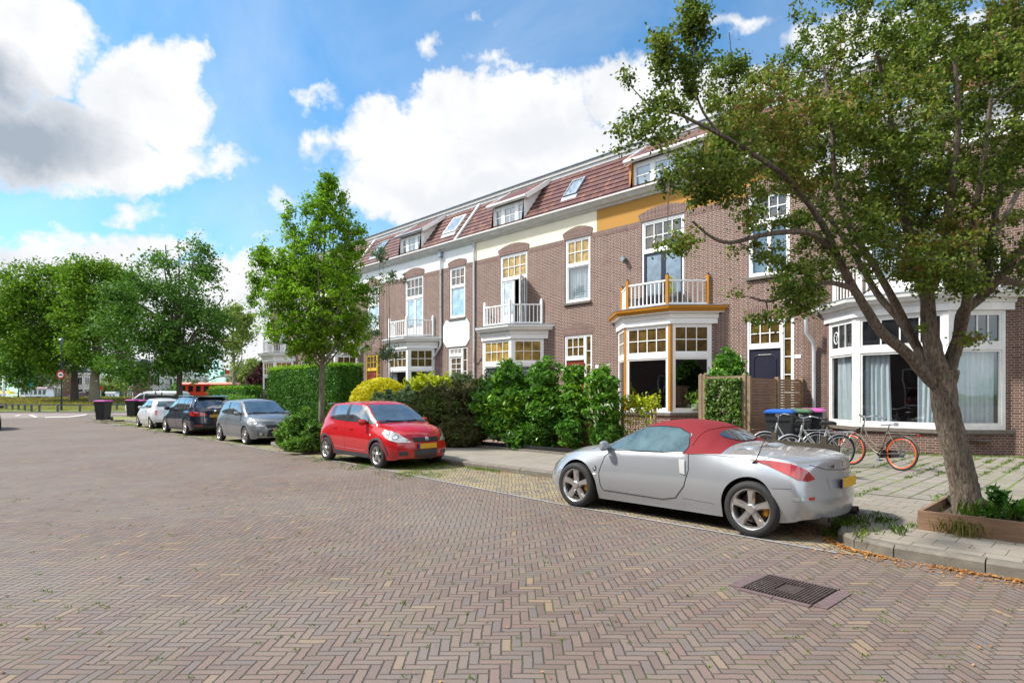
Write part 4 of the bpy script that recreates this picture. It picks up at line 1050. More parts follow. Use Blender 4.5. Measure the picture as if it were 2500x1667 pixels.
h0 = house(-47.6, XB[1], 'farthest brick house at the left end of the row with its bay at the corner', dict(
    band=M['whiteband'], bay=(-46.3, -44.3), bayup=M['amber'],
    bdoor=(-45.9, -44.6, 4.78, 8.22, 7.0, dict(leafm=M['white'], upm=M['browng'], cols=4)),
    win=(-42.4, -41.1, 5.53, 8.22, 7.05, dict(upm=M['browng'], lowm=M['skyglass'], cols=3)),
    door=(-42.3, -40.8, 0.55, 4.08, 3.10, -41.25, dict(doorm=M['reddoor'], upm=M['browng']))))
h5 = house(XB[5], XB[5]+8.1, 'dark brick house behind the big tree with a wide weathered white bay', dict(
    band=M['oldwhite'], brick=M['brick5'], frame=M['oldwhite'], bay=(-5.53, -3.37), zc=4.30,
    bayspec=dict(zf0=0.77, zf1=3.80, ztA=2.80, ztB=2.95, style='bars', cols=(3,4,4), upper=M['darkglass']),
    bdoor=(-5.6, -3.6, 4.4, 8.22, 6.9, dict(leafm=M['white'], upm=M['frost'], cols=4, glassm=M['frost'])),
    win=(-1.2, 0.2, 5.4, 8.22, 7.05, dict(upm=M['browng'], lowm=M['skyglass'], cols=3)),
    door=(-1.15, 0.4, 0.4, 3.9, 3.0, -0.05, dict(doorm=M['navy'], upm=M['browng'])),
    baycurt=[(0, 0.25, 1.0, 0.10), (1, 0.18, 0.80, 0.05), (1, 1.45, 1.95, -0.1), (2, 0.2, 1.3, 0.0)], curtm=M['curtain2'],
    dormers=[(-5.9, -3.2, dict(fm=M['oldwhite'], cheek=M['ochre'], front=M['ochre']))]))
# eight-sided plaster panel of house 2
F = frame_at(0, WY, 0)
a, b, z0, z1, c = wx(1083), wx(1147), 4.12, 5.52, 0.30
mb = MB(); mb.extrude([FP(F, u, -0.02, z) for u, z in ((a+c,z0),(b-c,z0),(b,z0+c),(b,z1-c),(b-c*0.8,z1),(a+c*0.8,z1),(a,z1-c),(a,z0+c))], (0, -0.05, 0))
mb.build('plaster_panel', M['whiteband'], h2)
# small things on the walls
def wallbox(root, name, px, py, w, h, d, mat):
    q = onwall(px, py, WY); mb = MB(); mb.box(q.x-w/2, q.x+w/2, WY-d, WY-0.004, q.z-h/2, q.z+h/2); return mb.build(name, mat, root)
wallbox(h3, 'house_number', 1458, 895, 0.16, 0.13, 0.02, M['white'])
nums = wallbox(h4, 'house_number', 1806, 876, 0.15, 0.20, 0.02, M['white'])
def text_part(root, name, txt, loc, size, rot, mat, ext=0.002):
    cu = bpy.data.curves.new(name, 'FONT'); cu.body = txt; cu.size = size; cu.align_x = 'CENTER'; cu.align_y = 'CENTER'; cu.extrude = ext
    o = bpy.data.objects.new(name, cu); col.objects.link(o); dg = bpy.context.evaluated_depsgraph_get()
    me = bpy.data.meshes.new_from_object(o.evaluated_get(dg)); bpy.data.objects.remove(o)
    me.materials.clear(); me.materials.append(mat); ob = bpy.data.objects.new(name, me); col.objects.link(ob)
    off = Vector((0,0,0)); q = root
    while q is not None: off += q.location; q = q.parent
    ob.location = Vector(loc) - off; ob.rotation_euler = rot; ob.parent = root; return ob
q = onwall(1806, 876, WY)
text_part(nums, 'digits', '17', (q.x, WY-0.024, q.z), 0.15, (math.radians(90), 0, 0), M['black'])
wallbox(h4, 'house_number', 1948, 870, 0.20, 0.12, 0.02, M['oldwhite'])
q = onwall(1527, 634, WY); mb = MB(); mb.tube([(q.x, WY-0.01, q.z), (q.x, WY-0.12, q.z+0.02)], 0.02, 6)
mb.add([(q.x-0.11,WY-0.05,q.z+0.02),(q.x,WY-0.05,q.z+0.13),(q.x+0.11,WY-0.05,q.z+0.02),(q.x,WY-0.05,q.z-0.14),(q.x-0.11,WY-0.22,q.z+0.0),(q.x,WY-0.22,q.z+0.11),(q.x+0.11,WY-0.22,q.z+0.0),(q.x,WY-0.22,q.z-0.12)],
       [(0,1,2,3),(0,1,5,4),(1,2,6,5),(2,3,7,6),(3,0,4,7),(4,5,6,7)]); mb.build('wall_lamp', M['zinc'], h4)
q = onwall(1776, 857, WY); mb = MB(); mb.tube([(q.x, WY, q.z-0.1), (q.x, WY-0.16, q.z-0.02), (q.x, WY-0.16, q.z+0.05)], 0.012, 6); mb.lathe([(0.02,0.12),(0.09,0.05),(0.10,-0.02),(0.06,-0.16),(0.0,-0.18)], (q.x, WY-0.16, q.z), (0,0,1), 10); mb.build('door_lamp', M['black'], h4, smooth=True)
# rain pipes
def rp(root, px, ztop, zbot, box=False, y=WY-0.07, kink=None):
    x = wx(px, y)
    pts = [(x, y, ztop), (x, y, zbot)] if kink is None else kink(x)
    o = pipe(root, 'rain_pipe', pts)
    mb = MB()
    for z in np.arange(zbot+0.6, ztop-0.3, 1.7): mb.tube([(x, y, z), (x, y, z+0.05)], 0.062, 8)
    if box: mb.box(x-0.13, x+0.13, y-0.12, y+0.06, ztop-0.28, ztop)
    else: mb.tube([(x, y, ztop-0.25), (x, y, ztop-0.1)], [0.06, 0.10], 10)
    mb.build('pipe_collar', M['zinc'] if box else M['pipe'], o)
rp(h3, 1157, Z_BAND+0.02, 0.3)
x = wx(1076, WY-0.07)
rp(h2, 1076, Z_BAND+0.0, 3.95, True, kink=lambda x: [(x, WY-0.07, Z_BAND), (x, WY-0.07, 4.3), (x-0.05, WY-0.09, 4.15), (x-0.55, WY-0.12, 3.65), (x-0.6, WY-0.12, 3.5), (x-0.6, WY-0.12, 0.3)])
pipe(h2, 'bay_drain', [(x-1.15, WY-0.35, 4.55), (x-0.65, WY-0.15, 4.2), (x-0.60, WY-0.12, 3.6)], 0.035)
pipe(h3, 'bay_drain', [(wx(1157)+0.55, WY-0.45, 4.3), (wx(1157)+0.45, WY-0.35, 4.1), (wx(1157)+0.12, WY-0.12, 3.3)], 0.03)
x = wx(1987, WY-0.10)
pipe(h5, 'rain_pipe', [(x-0.12, WY-0.42, 4.0), (x-0.12, WY-0.38, 3.55), (x, WY-0.14, 3.25), (x, WY-0.10, 3.0), (x, WY-0.10, 0.2)], 0.055)
# ribs of the party walls on the roof, chimney
for xx, rr in ((-24.2, h2), (-34.4, h1), (-40.0, h0)):
    mb = MB(); mb.bar(Vector(roof_point(xx, 0.02)) + Vector((0,-0.06,0.05)), Vector(roof_point(xx, 0.99)) + Vector((0,-0.06,0.05)), 0.13, 0.10); mb.build('roof_rib', M['oldwhite'], rr)
# horizontal slat blinds in house 4, right window
mb = MB(); u0, u1 = wx(1826)+0.15, wx(1928)-0.15
for z in np.arange(5.72, 7.22, 0.065):
    mb.quad((u0, WY+0.24, z), (u1, WY+0.24, z), (u1, WY+0.19, z+0.052), (u0, WY+0.19, z+0.052))
mb.build('blind', M['blind'], h4, fix=False)
# grey tubs and a potted plant in house 4, pots on house 3's balcony
def tub(x, y, z, r, h, label, name='planter_tub', mat=None):
    o = thing(name, (x, y, z), label, 'planter'); mb = MB(); mb.lathe([(r*0.72,0),(r,h*0.9),(r*1.03,h),(r*0.92,h),(r*0.9,h*0.92),(0,h*0.9)], (x,y,z), (0,0,1), 4 if name == 'planter_tub' else 16); mb.build('tub', mat or M['greytub'], o); return o
# ---------------------------------------------------------------- cars
from mathutils.geometry import delaunay_2d_cdt
def pchip(keys, x):
    """smooth monotone interpolation through (x, value) keys"""
    xs = [k[0] for k in keys]; ys = [k[1] for k in keys]; n = len(xs)
    if x <= xs[0]: return ys[0]
    if x >= xs[-1]: return ys[-1]
    h = [xs[i+1]-xs[i] for i in range(n-1)]; dl = [(ys[i+1]-ys[i])/h[i] for i in range(n-1)]
    m = [dl[0]] + [0 if dl[i-1]*dl[i] <= 0 else 2*dl[i-1]*dl[i]/(dl[i-1]+dl[i]) for i in range(1, n-1)] + [dl[-1]]
    i = max(j for j in range(n-1) if xs[j] <= x); t = (x-xs[i])/h[i]
    return (ys[i]*(1+2*t)*(1-t)**2 + m[i]*h[i]*t*(1-t)**2 + ys[i+1]*t*t*(3-2*t) + m[i+1]*h[i]*t*t*(t-1))
def body_loft(S):
    """closed car body; x runs from the tail (0) to the nose (L). returns (body MB, cabin MB)"""
    L = S['L']; wh = S['wheels']; R = S['arch']
    xs = set(np.round(np.linspace(0, L, int(L/0.045)), 4))
    for xc in wh:
        for a in np.linspace(0, math.pi, 29): xs.add(round(xc - R*math.cos(a), 4))
        xs.add(round(xc-R-0.004, 4)); xs.add(round(xc+R+0.004, 4))
    for e in (0.012, 0.03, 0.06, 0.10): xs.add(e); xs.add(L-e)
    for e in S.get('extra', []): xs.add(e)
    xs = sorted(x for x in xs if 0 <= x <= L)
    xs = [x for i, x in enumerate(xs) if i == 0 or x - xs[i-1] > 0.0025]
    c = lambda k, x: pchip(S[k], x)
    rings = []
    def shift(x, y, z):
        q = (y/max(0.2, S['wmax']))**2; dx = 0; fl = 0.9
        if x > L-fl: dx -= S['nose_r']*q*((x-(L-fl))/fl)**2
        if x < fl: dx += S['tail_r']*q*((fl-x)/fl)**2
        if x > L-0.5: w_ = ((x-(L-0.5))/0.5)**1.5; dx -= S.get('nose_lean', 0.0)*max(0, z-0.45)*w_ + 0.9*max(0, 0.42-z)**2*w_
        if x < 0.5: w_ = ((0.5-x)/0.5)**1.5; dx += S.get('tail_lean', 0.0)*max(0, z-0.45)*w_ + 1.1*max(0, 0.45-z)**2*w_
        return dx
    S['shift'] = shift
    NS, NG, NR = 11, 6, 9
    for x in xs:
        zb, w, zs, ws, zt, wt, ze = (c(k, x) for k in ('zb','w','zs','ws','zt','wt','ze'))
        za = zb
        for xc in wh:
            if abs(x-xc) < R: za = max(za, S['wr'] + math.sqrt(max(0, R*R-(x-xc)**2)))
        za = min(za, zs-0.05)
        def Y(z):
            q = (z-zb)/max(0.01, zs-zb); y = w
            if q < 0.55: y -= S.get('tuck', 0.05)*1.5*((0.55-q)/0.55)**1.7
            if q > 0.55: y -= (w-ws)*((q-0.55)/0.45)**1.6
            return y
        wi = max(0.05, w-0.27)
        pts = [(0, zb), (wi, zb), (wi, za)]
        pts += [(Y(za + (zs-za)*i/NS), za + (zs-za)*i/NS) for i in range(NS+1)]
        bv = 0.20 if ze-zs > 0.2 else 0.5
        g0, g1 = (ws, zs), (wt, ze)
        bul = 0.018 if ze-zs > 0.2 else 0.0
        for i in range(1, NG):
            t = i/NG * (1 - 0.06); pts.append((g0[0]+(g1[0]-g0[0])*t + bul*math.sin(math.pi*t), g0[1]+(g1[1]-g0[1])*t))
        for i in range(1, NR+1):
            y = wt*(1 - i/NR) if i > 1 else wt*0.955
            if i == 2: y = wt*0.86
            pts.append((y, ze + (zt-ze)*(1-(y/max(wt,0.01))**2.4)))
        # plan rounding of nose and tail
        row = []
        for (y, z) in pts:
            row.append((x+shift(x, y, z), y, z))
        rings.append(row)
    B, C = MB(), MB()
    n = len(rings[0]); cab = S.get('cabin')
    side_i = 3 + NS
    for half in (1, -1):
        o = len(B.v)
        for row in rings: B.v += [(p[0], p[1]*half, p[2]) for p in row]
        oc = len(C.v); C.v += [(p[0], p[1]*half, p[2]) for row in rings for p in row]
        for i in range(len(rings)-1):
            for j in range(n-1):
                f = (i*n+j, i*n+j+1, (i+1)*n+j+1, (i+1)*n+j)
                if half < 0: f = f[::-1]
                mi = 1 if j < 3 else 0
                if cab and j >= (side_i if xs[i] < 1.66 else side_i+NG-1) and cab[0] <= xs[i] < cab[1] and rings[i][n-1][2]-rings[i][side_i][2] > 0.10:
                    C.f.append(tuple(oc+q for q in f)); C.m.append(0)
                else: B.f.append(tuple(o+q for q in f)); B.m.append(mi)
    for k in (0, len(rings)-1):      # rounded end faces
        x = xs[k]; mm = 14; o = len(B.v); js = list(range(2, n))
        sec = [(p[1], p[2]) for p in rings[k]]
        for j in js:
            y0, z = sec[j]
            for q in range(mm+1):
                y = y0*(1-2*q/mm); B.v.append((x + S['shift'](x, y, z), y, z))
        for a in range(len(js)-1):
            for q in range(mm): B.f.append((o+a*(mm+1)+q, o+a*(mm+1)+q+1, o+(a+1)*(mm+1)+q+1, o+(a+1)*(mm+1)+q)); B.m.append(0)
    return B, C
def finish_body(mb, name, mats, root, sharp=38):
    """merge the two halves and drop loose points"""
    me = bpy.data.meshes.new(name); me.from_pydata(mb.v, [], mb.f); me.polygons.foreach_set('material_index', mb.m)
    for m in mats: me.materials.append(m)
    bm = bmesh.new(); bm.from_mesh(me)
    bmesh.ops.remove_doubles(bm, verts=bm.verts, dist=0.0012)
    bmesh.ops.delete(bm, geom=[v for v in bm.verts if not v.link_faces], context='VERTS')
    bmesh.ops.recalc_face_normals(bm, faces=bm.faces)
    for f in bm.faces: f.smooth = True
    for e in bm.edges:
        if len(e.link_faces) == 2 and e.calc_face_angle(0) > math.radians(sharp): e.smooth = False
    bmesh.ops.triangulate(bm, faces=[f for f in bm.faces if len(f.verts) > 4])
    bm.to_mesh(me); bm.free()
    auto_uv(me, Vector((0,0,0)))
    o = bpy.data.objects.new(name, me); col.objects.link(o); o.parent = root; return o
class Proj:
    def __init__(s, *mbs):
        v = []; f = []
        for mb in mbs:
            o = len(v); v += mb.v; f += [tuple(i+o for i in q) for q in mb.f]
        s.t = BVHTree.FromPolygons([Vector(p) for p in v], f, epsilon=0.0)
    def cast(s, plane, a, b, side=1):
        if plane == 'side': o, d = Vector((a, 3*side, b)), Vector((0, -side, 0))
        elif plane == 'front': o, d = Vector((8, a, b)), Vector((-1, 0, 0))
        elif plane == 'rear': o, d = Vector((-3, a, b)), Vector((1, 0, 0))
        elif plane == 'quarter':      # diagonal view of a rear corner
            e = Vector((0.7071, 0.7071*side, 0)); d = Vector((0.7071, -0.7071*side, 0)); o = e*a - d*4 + Vector((0, 0, b))
        else: o, d = Vector((a, b, 4)), Vector((0, 0, -1))
        h, nr, i, dist = s.t.ray_cast(o, d)
        if h is None:
            h, nr, i, dist = s.t.find_nearest(o + d*2.2)
        if nr.dot(d) > 0: nr = -nr
        return h, nr
    def patch(s, poly, plane, off=0.004, side=1, res=0.05, mb=None, m=0, rim=0.0):
        mb = mb or MB()
        # densify the outline, add inner points
        bd = []
        for i in range(len(poly)):
            a, b = Vector(poly[i]), Vector(poly[(i+1) % len(poly)]); k = max(1, int((b-a).length/res))
            bd += [a + (b-a)*j/k for j in range(k)]
        xs = [p.x for p in bd]; ys = [p.y for p in bd]; inner = []
        nb = len(bd)
        def inside(p):
            c = False; j = nb-1
            for i in range(nb):
                if (bd[i].y > p.y) != (bd[j].y > p.y) and p.x < (bd[j].x-bd[i].x)*(p.y-bd[i].y)/(bd[j].y-bd[i].y)+bd[i].x: c = not c
                j = i
            return c
        x = min(xs)+res*0.97
        while x < max(xs):
            y = min(ys)+res*0.93
            while y < max(ys):
                p = Vector((x+0.0007*((y*37) % 1), y))
                if inside(p) and min((p-q).length for q in bd) > res*0.35: inner.append(p)
                y += res
            x += res
        vs, es, fs, *_ = delaunay_2d_cdt(bd+inner, [(i, (i+1) % nb) for i in range(nb)], [], 1, 1e-5)
        # keep triangles inside the outline
        def inside(p):
            c = False; j = nb-1
            for i in range(nb):
                if (bd[i].y > p.y) != (bd[j].y > p.y) and p.x < (bd[j].x-bd[i].x)*(p.y-bd[i].y)/(bd[j].y-bd[i].y)+bd[i].x: c = not c
                j = i
            return c
        o = len(mb.v); nv = len(vs)
        for v in vs:
            h, nr = s.cast(plane, v.x, v.y, side); mb.v.append(tuple(h + nr*off))
        for f in fs:
            cx = Vector((sum(vs[i].x for i in f)/len(f), sum(vs[i].y for i in f)/len(f)))
            if inside(cx): mb.f.append(tuple(o+i for i in f)); mb.m.append(m)
        return mb
    def line(s, pts, plane, r=0.004, side=1, res=0.04, mb=None, m=0, off=0.0):
        mb = mb or MB(); out = []
        for a, b in zip(pts[:-1], pts[1:]):
            a, b = Vector(a), Vector(b); k = max(1, int((b-a).length/res))
            out += [a + (b-a)*j/k for j in range(k)]
        out.append(Vector(pts[-1]))
        P3 = []
        for p in out:
            h, nr = s.cast(plane, p.x, p.y, side); P3.append(h + nr*off)
        mb.tube(P3, r, 5, m); return mb
def arc(cx, cz, r, a0, a1, n=10, rz=None):
    rz = rz or r
    return [(cx + r*math.cos(math.radians(a0+(a1-a0)*i/n)), cz + rz*math.sin(math.radians(a0+(a1-a0)*i/n))) for i in range(n+1)]
def ell(cx, cz, rx, rz, n=24): return arc(cx, cz, rx, 0, 360, n, rz)[:-1]
M['tyre'] = paint('tyre_rubber', (0.018,0.018,0.019), 0.75, var=0.25, scale=30)
M['alloy'] = paint('alloy_rim', (0.55,0.54,0.52), 0.28, 0.85, var=0.06, scale=10)
M['chrome'] = paint('chrome', (0.70,0.71,0.72), 0.12, 1.0, var=0.03)
M['carglass'] = mat_opaque_glass('car_glass', (0.020,0.028,0.030), 0.16, rough=0.02)
M['tealglass'] = mat_opaque_glass('teal_car_glass', (0.070,0.115,0.125), 0.05, rough=0.02)
M['shield'] = mat_opaque_glass('windscreen_glass', (0.05,0.065,0.065), 0.26, rough=0.02)
M['lamp'] = mat_opaque_glass('headlamp_lens', (0.42,0.44,0.42), 0.15)
M['tail'] = mat_opaque_glass('red_lens', (0.42,0.012,0.010), 0.06)
M['plate'] = paint('yellow_plate', (0.62,0.36,0.012), 0.5, var=0.04)
M['plateblue'] = paint('plate_blue', (0.01,0.04,0.25), 0.5, var=0.04)
M['handle'] = paint('satin_metal', (0.62,0.63,0.64), 0.35, 0.4, var=0.05)
M['caliper'] = paint('yellow_caliper', (0.60,0.28,0.01), 0.5)
M['seam'] = paint('panel_gap', (0.012,0.012,0.013), 0.8)
def wheel(root, x, y, r, wd, rimr, side, style='five', rim=None, caliper=False, nsp=5):
    """side: +1 if the outer face looks to +y"""
    ax = (0, side, 0); t = MB(); O = (x, y, r)
    t.lathe([(rimr-0.01,-wd*0.45),(rimr+0.01,-wd/2),(r-0.035,-wd/2+0.004),(r-0.010,-wd*0.42),(r,-wd*0.30),(r,wd*0.30),(r-0.010,wd*0.42),(r-0.035,wd/2-0.004),(rimr+0.01,wd/2),(rimr-0.006,wd*0.46)], O, ax, 40, closed=True)
    wo = t.build('wheel', M['tyre'], root, smooth=True)
    m = MB(); rm = rim or M['alloy']
    m.lathe([(rimr-0.03,-wd*0.4),(rimr-0.035,wd*0.25),(rimr-0.018,wd*0.40),(rimr+0.004,wd*0.47),(rimr+0.004,wd*0.44),(rimr,-wd*0.4)], O, ax, 40, 0, closed=True)
    yo = y + side*wd*0.30; yr = y + side*wd*0.40
    for k in range(nsp):
        a = 2*math.pi*(k+0.25)/nsp; ca, sa = math.cos(a), math.sin(a)
        w0, w1 = (0.030, 0.036) if style == 'five' else (0.016, 0.014)
        if style == 'fat': w0, w1 = 0.036, 0.050
        def q(rr, tt, yy): return (x + ca*rr - sa*tt, yy, r + sa*rr + ca*tt)
        ri, ro = 0.035, rimr-0.022
        vs = [q(ri,-w0,yo-side*0.02), q(ri,w0,yo-side*0.02), q(ro,w1,yr-side*0.03), q(ro,-w1,yr-side*0.03),
              q(ri,-w0*0.8,yo+side*0.012), q(ri,w0*0.8,yo+side*0.012), q(ro,w1*0.75,yr), q(ro,-w1*0.75,yr), q((ri+ro)/2,-w0*0.55,yo+side*0.030), q((ri+ro)/2,w0*0.55,yo+side*0.030)]
        m.add(vs, [(0,1,2,3),(4,5,9,8),(8,9,6,7),(0,4,8,7,3),(1,2,6,9,5),(2,3,7,6),(0,1,5,4)])
    m.lathe([(0.062,-0.02),(0.060,0.020),(0.045,0.034),(0.0,0.036)], (x, yo, r), ax, 20)
    ro_ = m.build('rim', rm, wo, smooth=True, sharp=30)
    d = MB(); d.lathe([(0.0,0.0),(rimr*0.72,0.0),(rimr*0.72,-0.02),(0,-0.02)], (x, y - side*wd*0.05, r), ax, 28); d.build('brake_disc', M['iron'], wo)
    bk = MB(); bk.lathe([(0.0,0.0),(rimr-0.03,0.0)], (x, y - side*wd*0.22, r), ax, 24); bk.build('wheel_back', M['black'], wo)
    if caliper:
        c = MB(); pts = []
        for a in np.linspace(150, 205, 7): pts.append((x + math.cos(math.radians(a))*rimr*0.62*(1), y, r + math.sin(math.radians(a))*rimr*0.62))
        c.tube(pts, 0.038, 8); c.build('brake_caliper', M['caliper'], wo, smooth=True)
    return wo
def plate(root, pj, plane, y0, z, txt, w=0.52, h=0.11, off=0.012):
    h_, nr = pj.cast(plane, y0, z); s_ = -1 if plane == 'rear' else 1
    x = h_.x + s_*off
    xa = [pj.cast(plane, y0+k*w/2, z+q*h/2)[0].x for k in (-1,0,1) for q in (-1,1)]
    x = (min(xa) if plane == 'rear' else max(xa)) + s_*off
    mb = MB(); mb.box(x-0.006, x+0.006, y0-w/2, y0+w/2, z-h/2, z+h/2); p = mb.build('number_plate', M['plate'], root)
    mb = MB(); yb = y0 - s_*(-1)*0 ; e = w/2
    # the blue strip is at the reader's left
    l = (y0+e-0.045, y0+e) if plane == 'rear' else (y0-e, y0-e+0.045)
    mb.box(x-0.0075, x+0.0075, l[0], l[1], z-h/2+0.002, z+h/2-0.002); mb.build('blue_strip', M['plateblue'], p)
    if txt:
        rot = (math.radians(90), 0, math.radians(90 if plane == 'front' else -90))
        text_part(p, 'characters', txt, (x + s_*0.009, y0 + (0.02 if plane == 'front' else -0.02), z), h*0.95, rot, M['black'])
    return p
def mirror(root, x, y, z, side, mat, s_=1.0):
    mb = MB(); n = 12; rings = []
    for k, (dy, sc) in enumerate(((0.0,0.35),(0.03,0.8),(0.10,1.0),(0.17,0.92),(0.205,0.55))):
        for j in range(n):
            a = 2*math.pi*j/n; mb.v.append((x + math.cos(a)*0.055*sc*s_ - dy*0.15, y + side*dy*s_, z + math.sin(a)*0.075*sc*s_))
    for i in range(4):
        for j in range(n): mb.f.append((i*n+j, i*n+(j+1) % n, (i+1)*n+(j+1) % n, (i+1)*n+j)); mb.m.append(0)
    mb.f.append(tuple(range(n))); mb.m.append(0); mb.f.append(tuple(4*n+j for j in range(n))); mb.m.append(0)
    mb.bar((x, y-side*0.10, z-0.05), (x, y+side*0.05, z-0.03), 0.05, 0.03)
    return mb.build('wing_mirror', mat, root, smooth=True)
def make_car(S, label, mats):
    root = thing('parked_car', (0,0,0), label, 'car', 'cars parked along the kerb')
    B, C = body_loft(S); pj = Proj(B, C)
    body = finish_body(B, 'body', [mats['paint'], M['black']], root)
    if C.f: finish_body(C, S.get('cabin_name', 'roof'), [mats['cabin']], root, 50)
    for side in (1, -1):
        for k, xc in enumerate(S['wheels']):
            wheel(root, xc, side*(S['wy'][k]), S['wr'], S['ww'], S['rim'], side, **S.get('wstyle', {}))
    return root, body, pj
def both(pj, fn):
    for side in (1, -1): fn(side)
def add_patch(root, pj, name, poly, plane, mat, off=0.004, side=1, res=0.05):
    return pj.patch(poly, plane, off, side, res).build(name, mat, root, smooth=True, fix=False)
def add_line(root, pj, name, pts, plane, side=1, r=0.0035, mat=None, off=0.0):
    return pj.line(pts, plane, r, side).build(name, mat or M['seam'], root)

# ---- silver two-seater with a red cloth top
def roadster():
    S = dict(L=4.31, wheels=(0.785, 3.435), arch=0.375, wr=0.325, wy=(0.795, 0.785), ww=0.235, rim=0.245, wmax=0.90, nose_r=0.42, tail_r=0.30, nose_lean=0.25, tail_lean=0.16, tuck=0.06,
      zb=[(0,0.255),(0.12,0.225),(0.45,0.195),(1.3,0.17),(3.0,0.165),(3.9,0.175),(4.2,0.19),(4.31,0.23)],
      w=[(0,0.835),(0.03,0.855),(0.15,0.875),(0.45,0.895),(0.80,0.908),(1.25,0.893),(1.7,0.868),(2.6,0.868),(3.1,0.885),(3.45,0.895),(3.85,0.875),(4.15,0.80),(4.27,0.72),(4.31,0.66)],
      zs=[(0,0.78),(0.03,0.815),(0.12,0.87),(0.35,0.910),(0.8,0.940),(1.3,0.925),(1.7,0.895),(2.3,0.868),(3.0,0.842),(3.4,0.815),(3.8,0.735),(4.1,0.635),(4.25,0.56),(4.31,0.50)],
      ws=[(0,0.71),(0.12,0.745),(0.45,0.775),(0.8,0.80),(1.2,0.815),(1.7,0.818),(2.5,0.818),(3.1,0.80),(3.5,0.765),(3.9,0.71),(4.15,0.64),(4.31,0.56)],
      zt=[(0,0.885),(0.02,0.915),(0.06,0.935),(0.35,0.975),(0.8,1.00),(1.05,0.995),(1.13,1.01),(1.30,1.125),(1.5,1.235),(1.75,1.295),(2.05,1.312),(2.35,1.285),(2.5,1.235),(2.8,1.085),(3.08,0.945),(3.15,0.925),(3.5,0.885),(3.85,0.795),(4.1,0.685),(4.25,0.595),(4.31,0.53)],
      wt=[(0,0.52),(0.5,0.60),(1.0,0.60),(1.13,0.60),(1.35,0.50),(1.6,0.50),(2.0,0.525),(2.45,0.545),(2.8,0.63),(3.08,0.715),(3.3,0.56),(4.31,0.40)],
      ze=[(0,0.865),(0.03,0.895),(0.1,0.912),(0.4,0.95),(1.05,0.975),(1.13,0.98),(1.30,1.06),(1.5,1.16),(1.75,1.225),(2.05,1.245),(2.35,1.22),(2.5,1.175),(2.8,1.03),(3.08,0.895),(3.2,0.895),(3.5,0.865),(3.85,0.775),(4.1,0.67),(4.31,0.52)],
      cabin=(1.09, 2.42), cabin_name='soft_top', extra=[1.09, 1.10, 2.42, 2.43], wstyle=dict(style='fat', caliper=True))
    silver = mat_carpaint('silver_paint', (0.40,0.425,0.45), 0.50, 0.24, 0.04)
    cloth = paint('red_soft_top', (0.20,0.010,0.016), 0.85, var=0.12, scale=220, bstr=0.35)
    root, body, pj = make_car(S, 'silver two-seat sports car with a red cloth roof, parked nearest the viewer', dict(paint=silver, cabin=cloth))
    for side in (1, -1):
        add_patch(root, pj, 'side_window', [(1.70,0.915),(1.66,0.985),(1.72,1.135),(1.90,1.205),(2.15,1.222),(2.40,1.200),(2.62,1.095),(2.92,0.925),(2.98,0.885),(2.4,0.895)], 'side', M['tealglass'], 0.006, side)
        add_line(root, pj, 'window_seal', [(1.70,0.905),(1.66,0.985),(1.72,1.14),(1.90,1.212),(2.15,1.23),(2.40,1.208),(2.62,1.103),(2.92,0.93),(3.02,0.87),(2.4,0.887),(1.70,0.905)], 'side', side, 0.007, M['black'])
        add_patch(root, pj, 'quarter_panel_trim', [(2.86,0.90),(2.92,0.925),(3.06,0.865),(2.90,0.868)], 'side', M['black'], 0.008, side)
        # door, fuel flap and bumper joints
        door = [(1.62,0.905),(1.60,0.70),(1.66,0.50),(1.80,0.33),(2.00,0.285),(2.95,0.30),(2.99,0.36),(3.00,0.55),(2.93,0.78),(2.84,0.855)]
        add_line(root, pj, 'door_gap', door, 'side', side, 0.0060)
        add_line(root, pj, 'sill_crease', [(1.25,0.32),(1.7,0.335)], 'side', side, 0.002)
        add_line(root, pj, 'bumper_joint', [(0.62,0.585),(0.42,0.60),(0.33,0.605)], 'side', side, 0.003)
        add_line(root, pj, 'wing_joint', [(3.10,0.40),(3.20,0.395)], 'side', side, 0.002)
        add_line(root, pj, 'boot_gap', [(1.63,0.90),(1.30,0.915),(1.0,0.905),(0.70,0.88)], 'side', side, 0.003)
        # door handle: an upright chromed recess
        add_patch(root, pj, 'door_handle', [(1.66,0.83),(1.745,0.83),(1.715,0.66),(1.64,0.64)], 'side', M['handle'], 0.014, side)
        # tail lamp running up along the shoulder
        add_patch(root, pj, 'tail_lamp', [(1.16,0.892),(0.98,0.895),(0.80,0.872),(0.64,0.805),(0.545,0.705),(0.64,0.682),(0.76,0.70),(0.90,0.775),(1.03,0.845)], 'quarter', M['tail'], 0.008, side, 0.03)
        add_patch(root, pj, 'side_reflector', [(0.56,0.47),(0.84,0.475),(0.84,0.515),(0.56,0.515)], 'quarter', M['lamp'], 0.008, side)
        add_patch(root, pj, 'red_reflector', [(0.57,0.477),(0.65,0.477),(0.65,0.510),(0.57,0.510)], 'quarter', M['tail'], 0.011, side)
        add_patch(root, pj, 'headlamp', [(3.72,0.73),(3.80,0.765),(4.0,0.69),(4.16,0.59),(4.20,0.52),(4.08,0.55),(3.90,0.64)], 'side', paint('yellowed_lamp_lens', (0.55,0.52,0.36), 0.2) , 0.006, side)
        add_patch(root, pj, 'side_marker', [(4.10,0.40),(4.20,0.40),(4.20,0.45),(4.10,0.45)], 'side', M['lamp'], 0.006, side)
        bd = add_patch(root, pj, 'wing_badge', ell(3.075, 0.605, 0.030, 0.036), 'side', M['black'], 0.006, side, 0.02)
        mb = MB()
        for pts in ([(3.055,0.622),(3.095,0.622)], [(3.095,0.622),(3.055,0.588)], [(3.055,0.588),(3.095,0.588)]): pj.line(pts, 'side', 0.0045, side, mb=mb, off=0.008)
        mb.build('emblem', M['chrome'], bd)
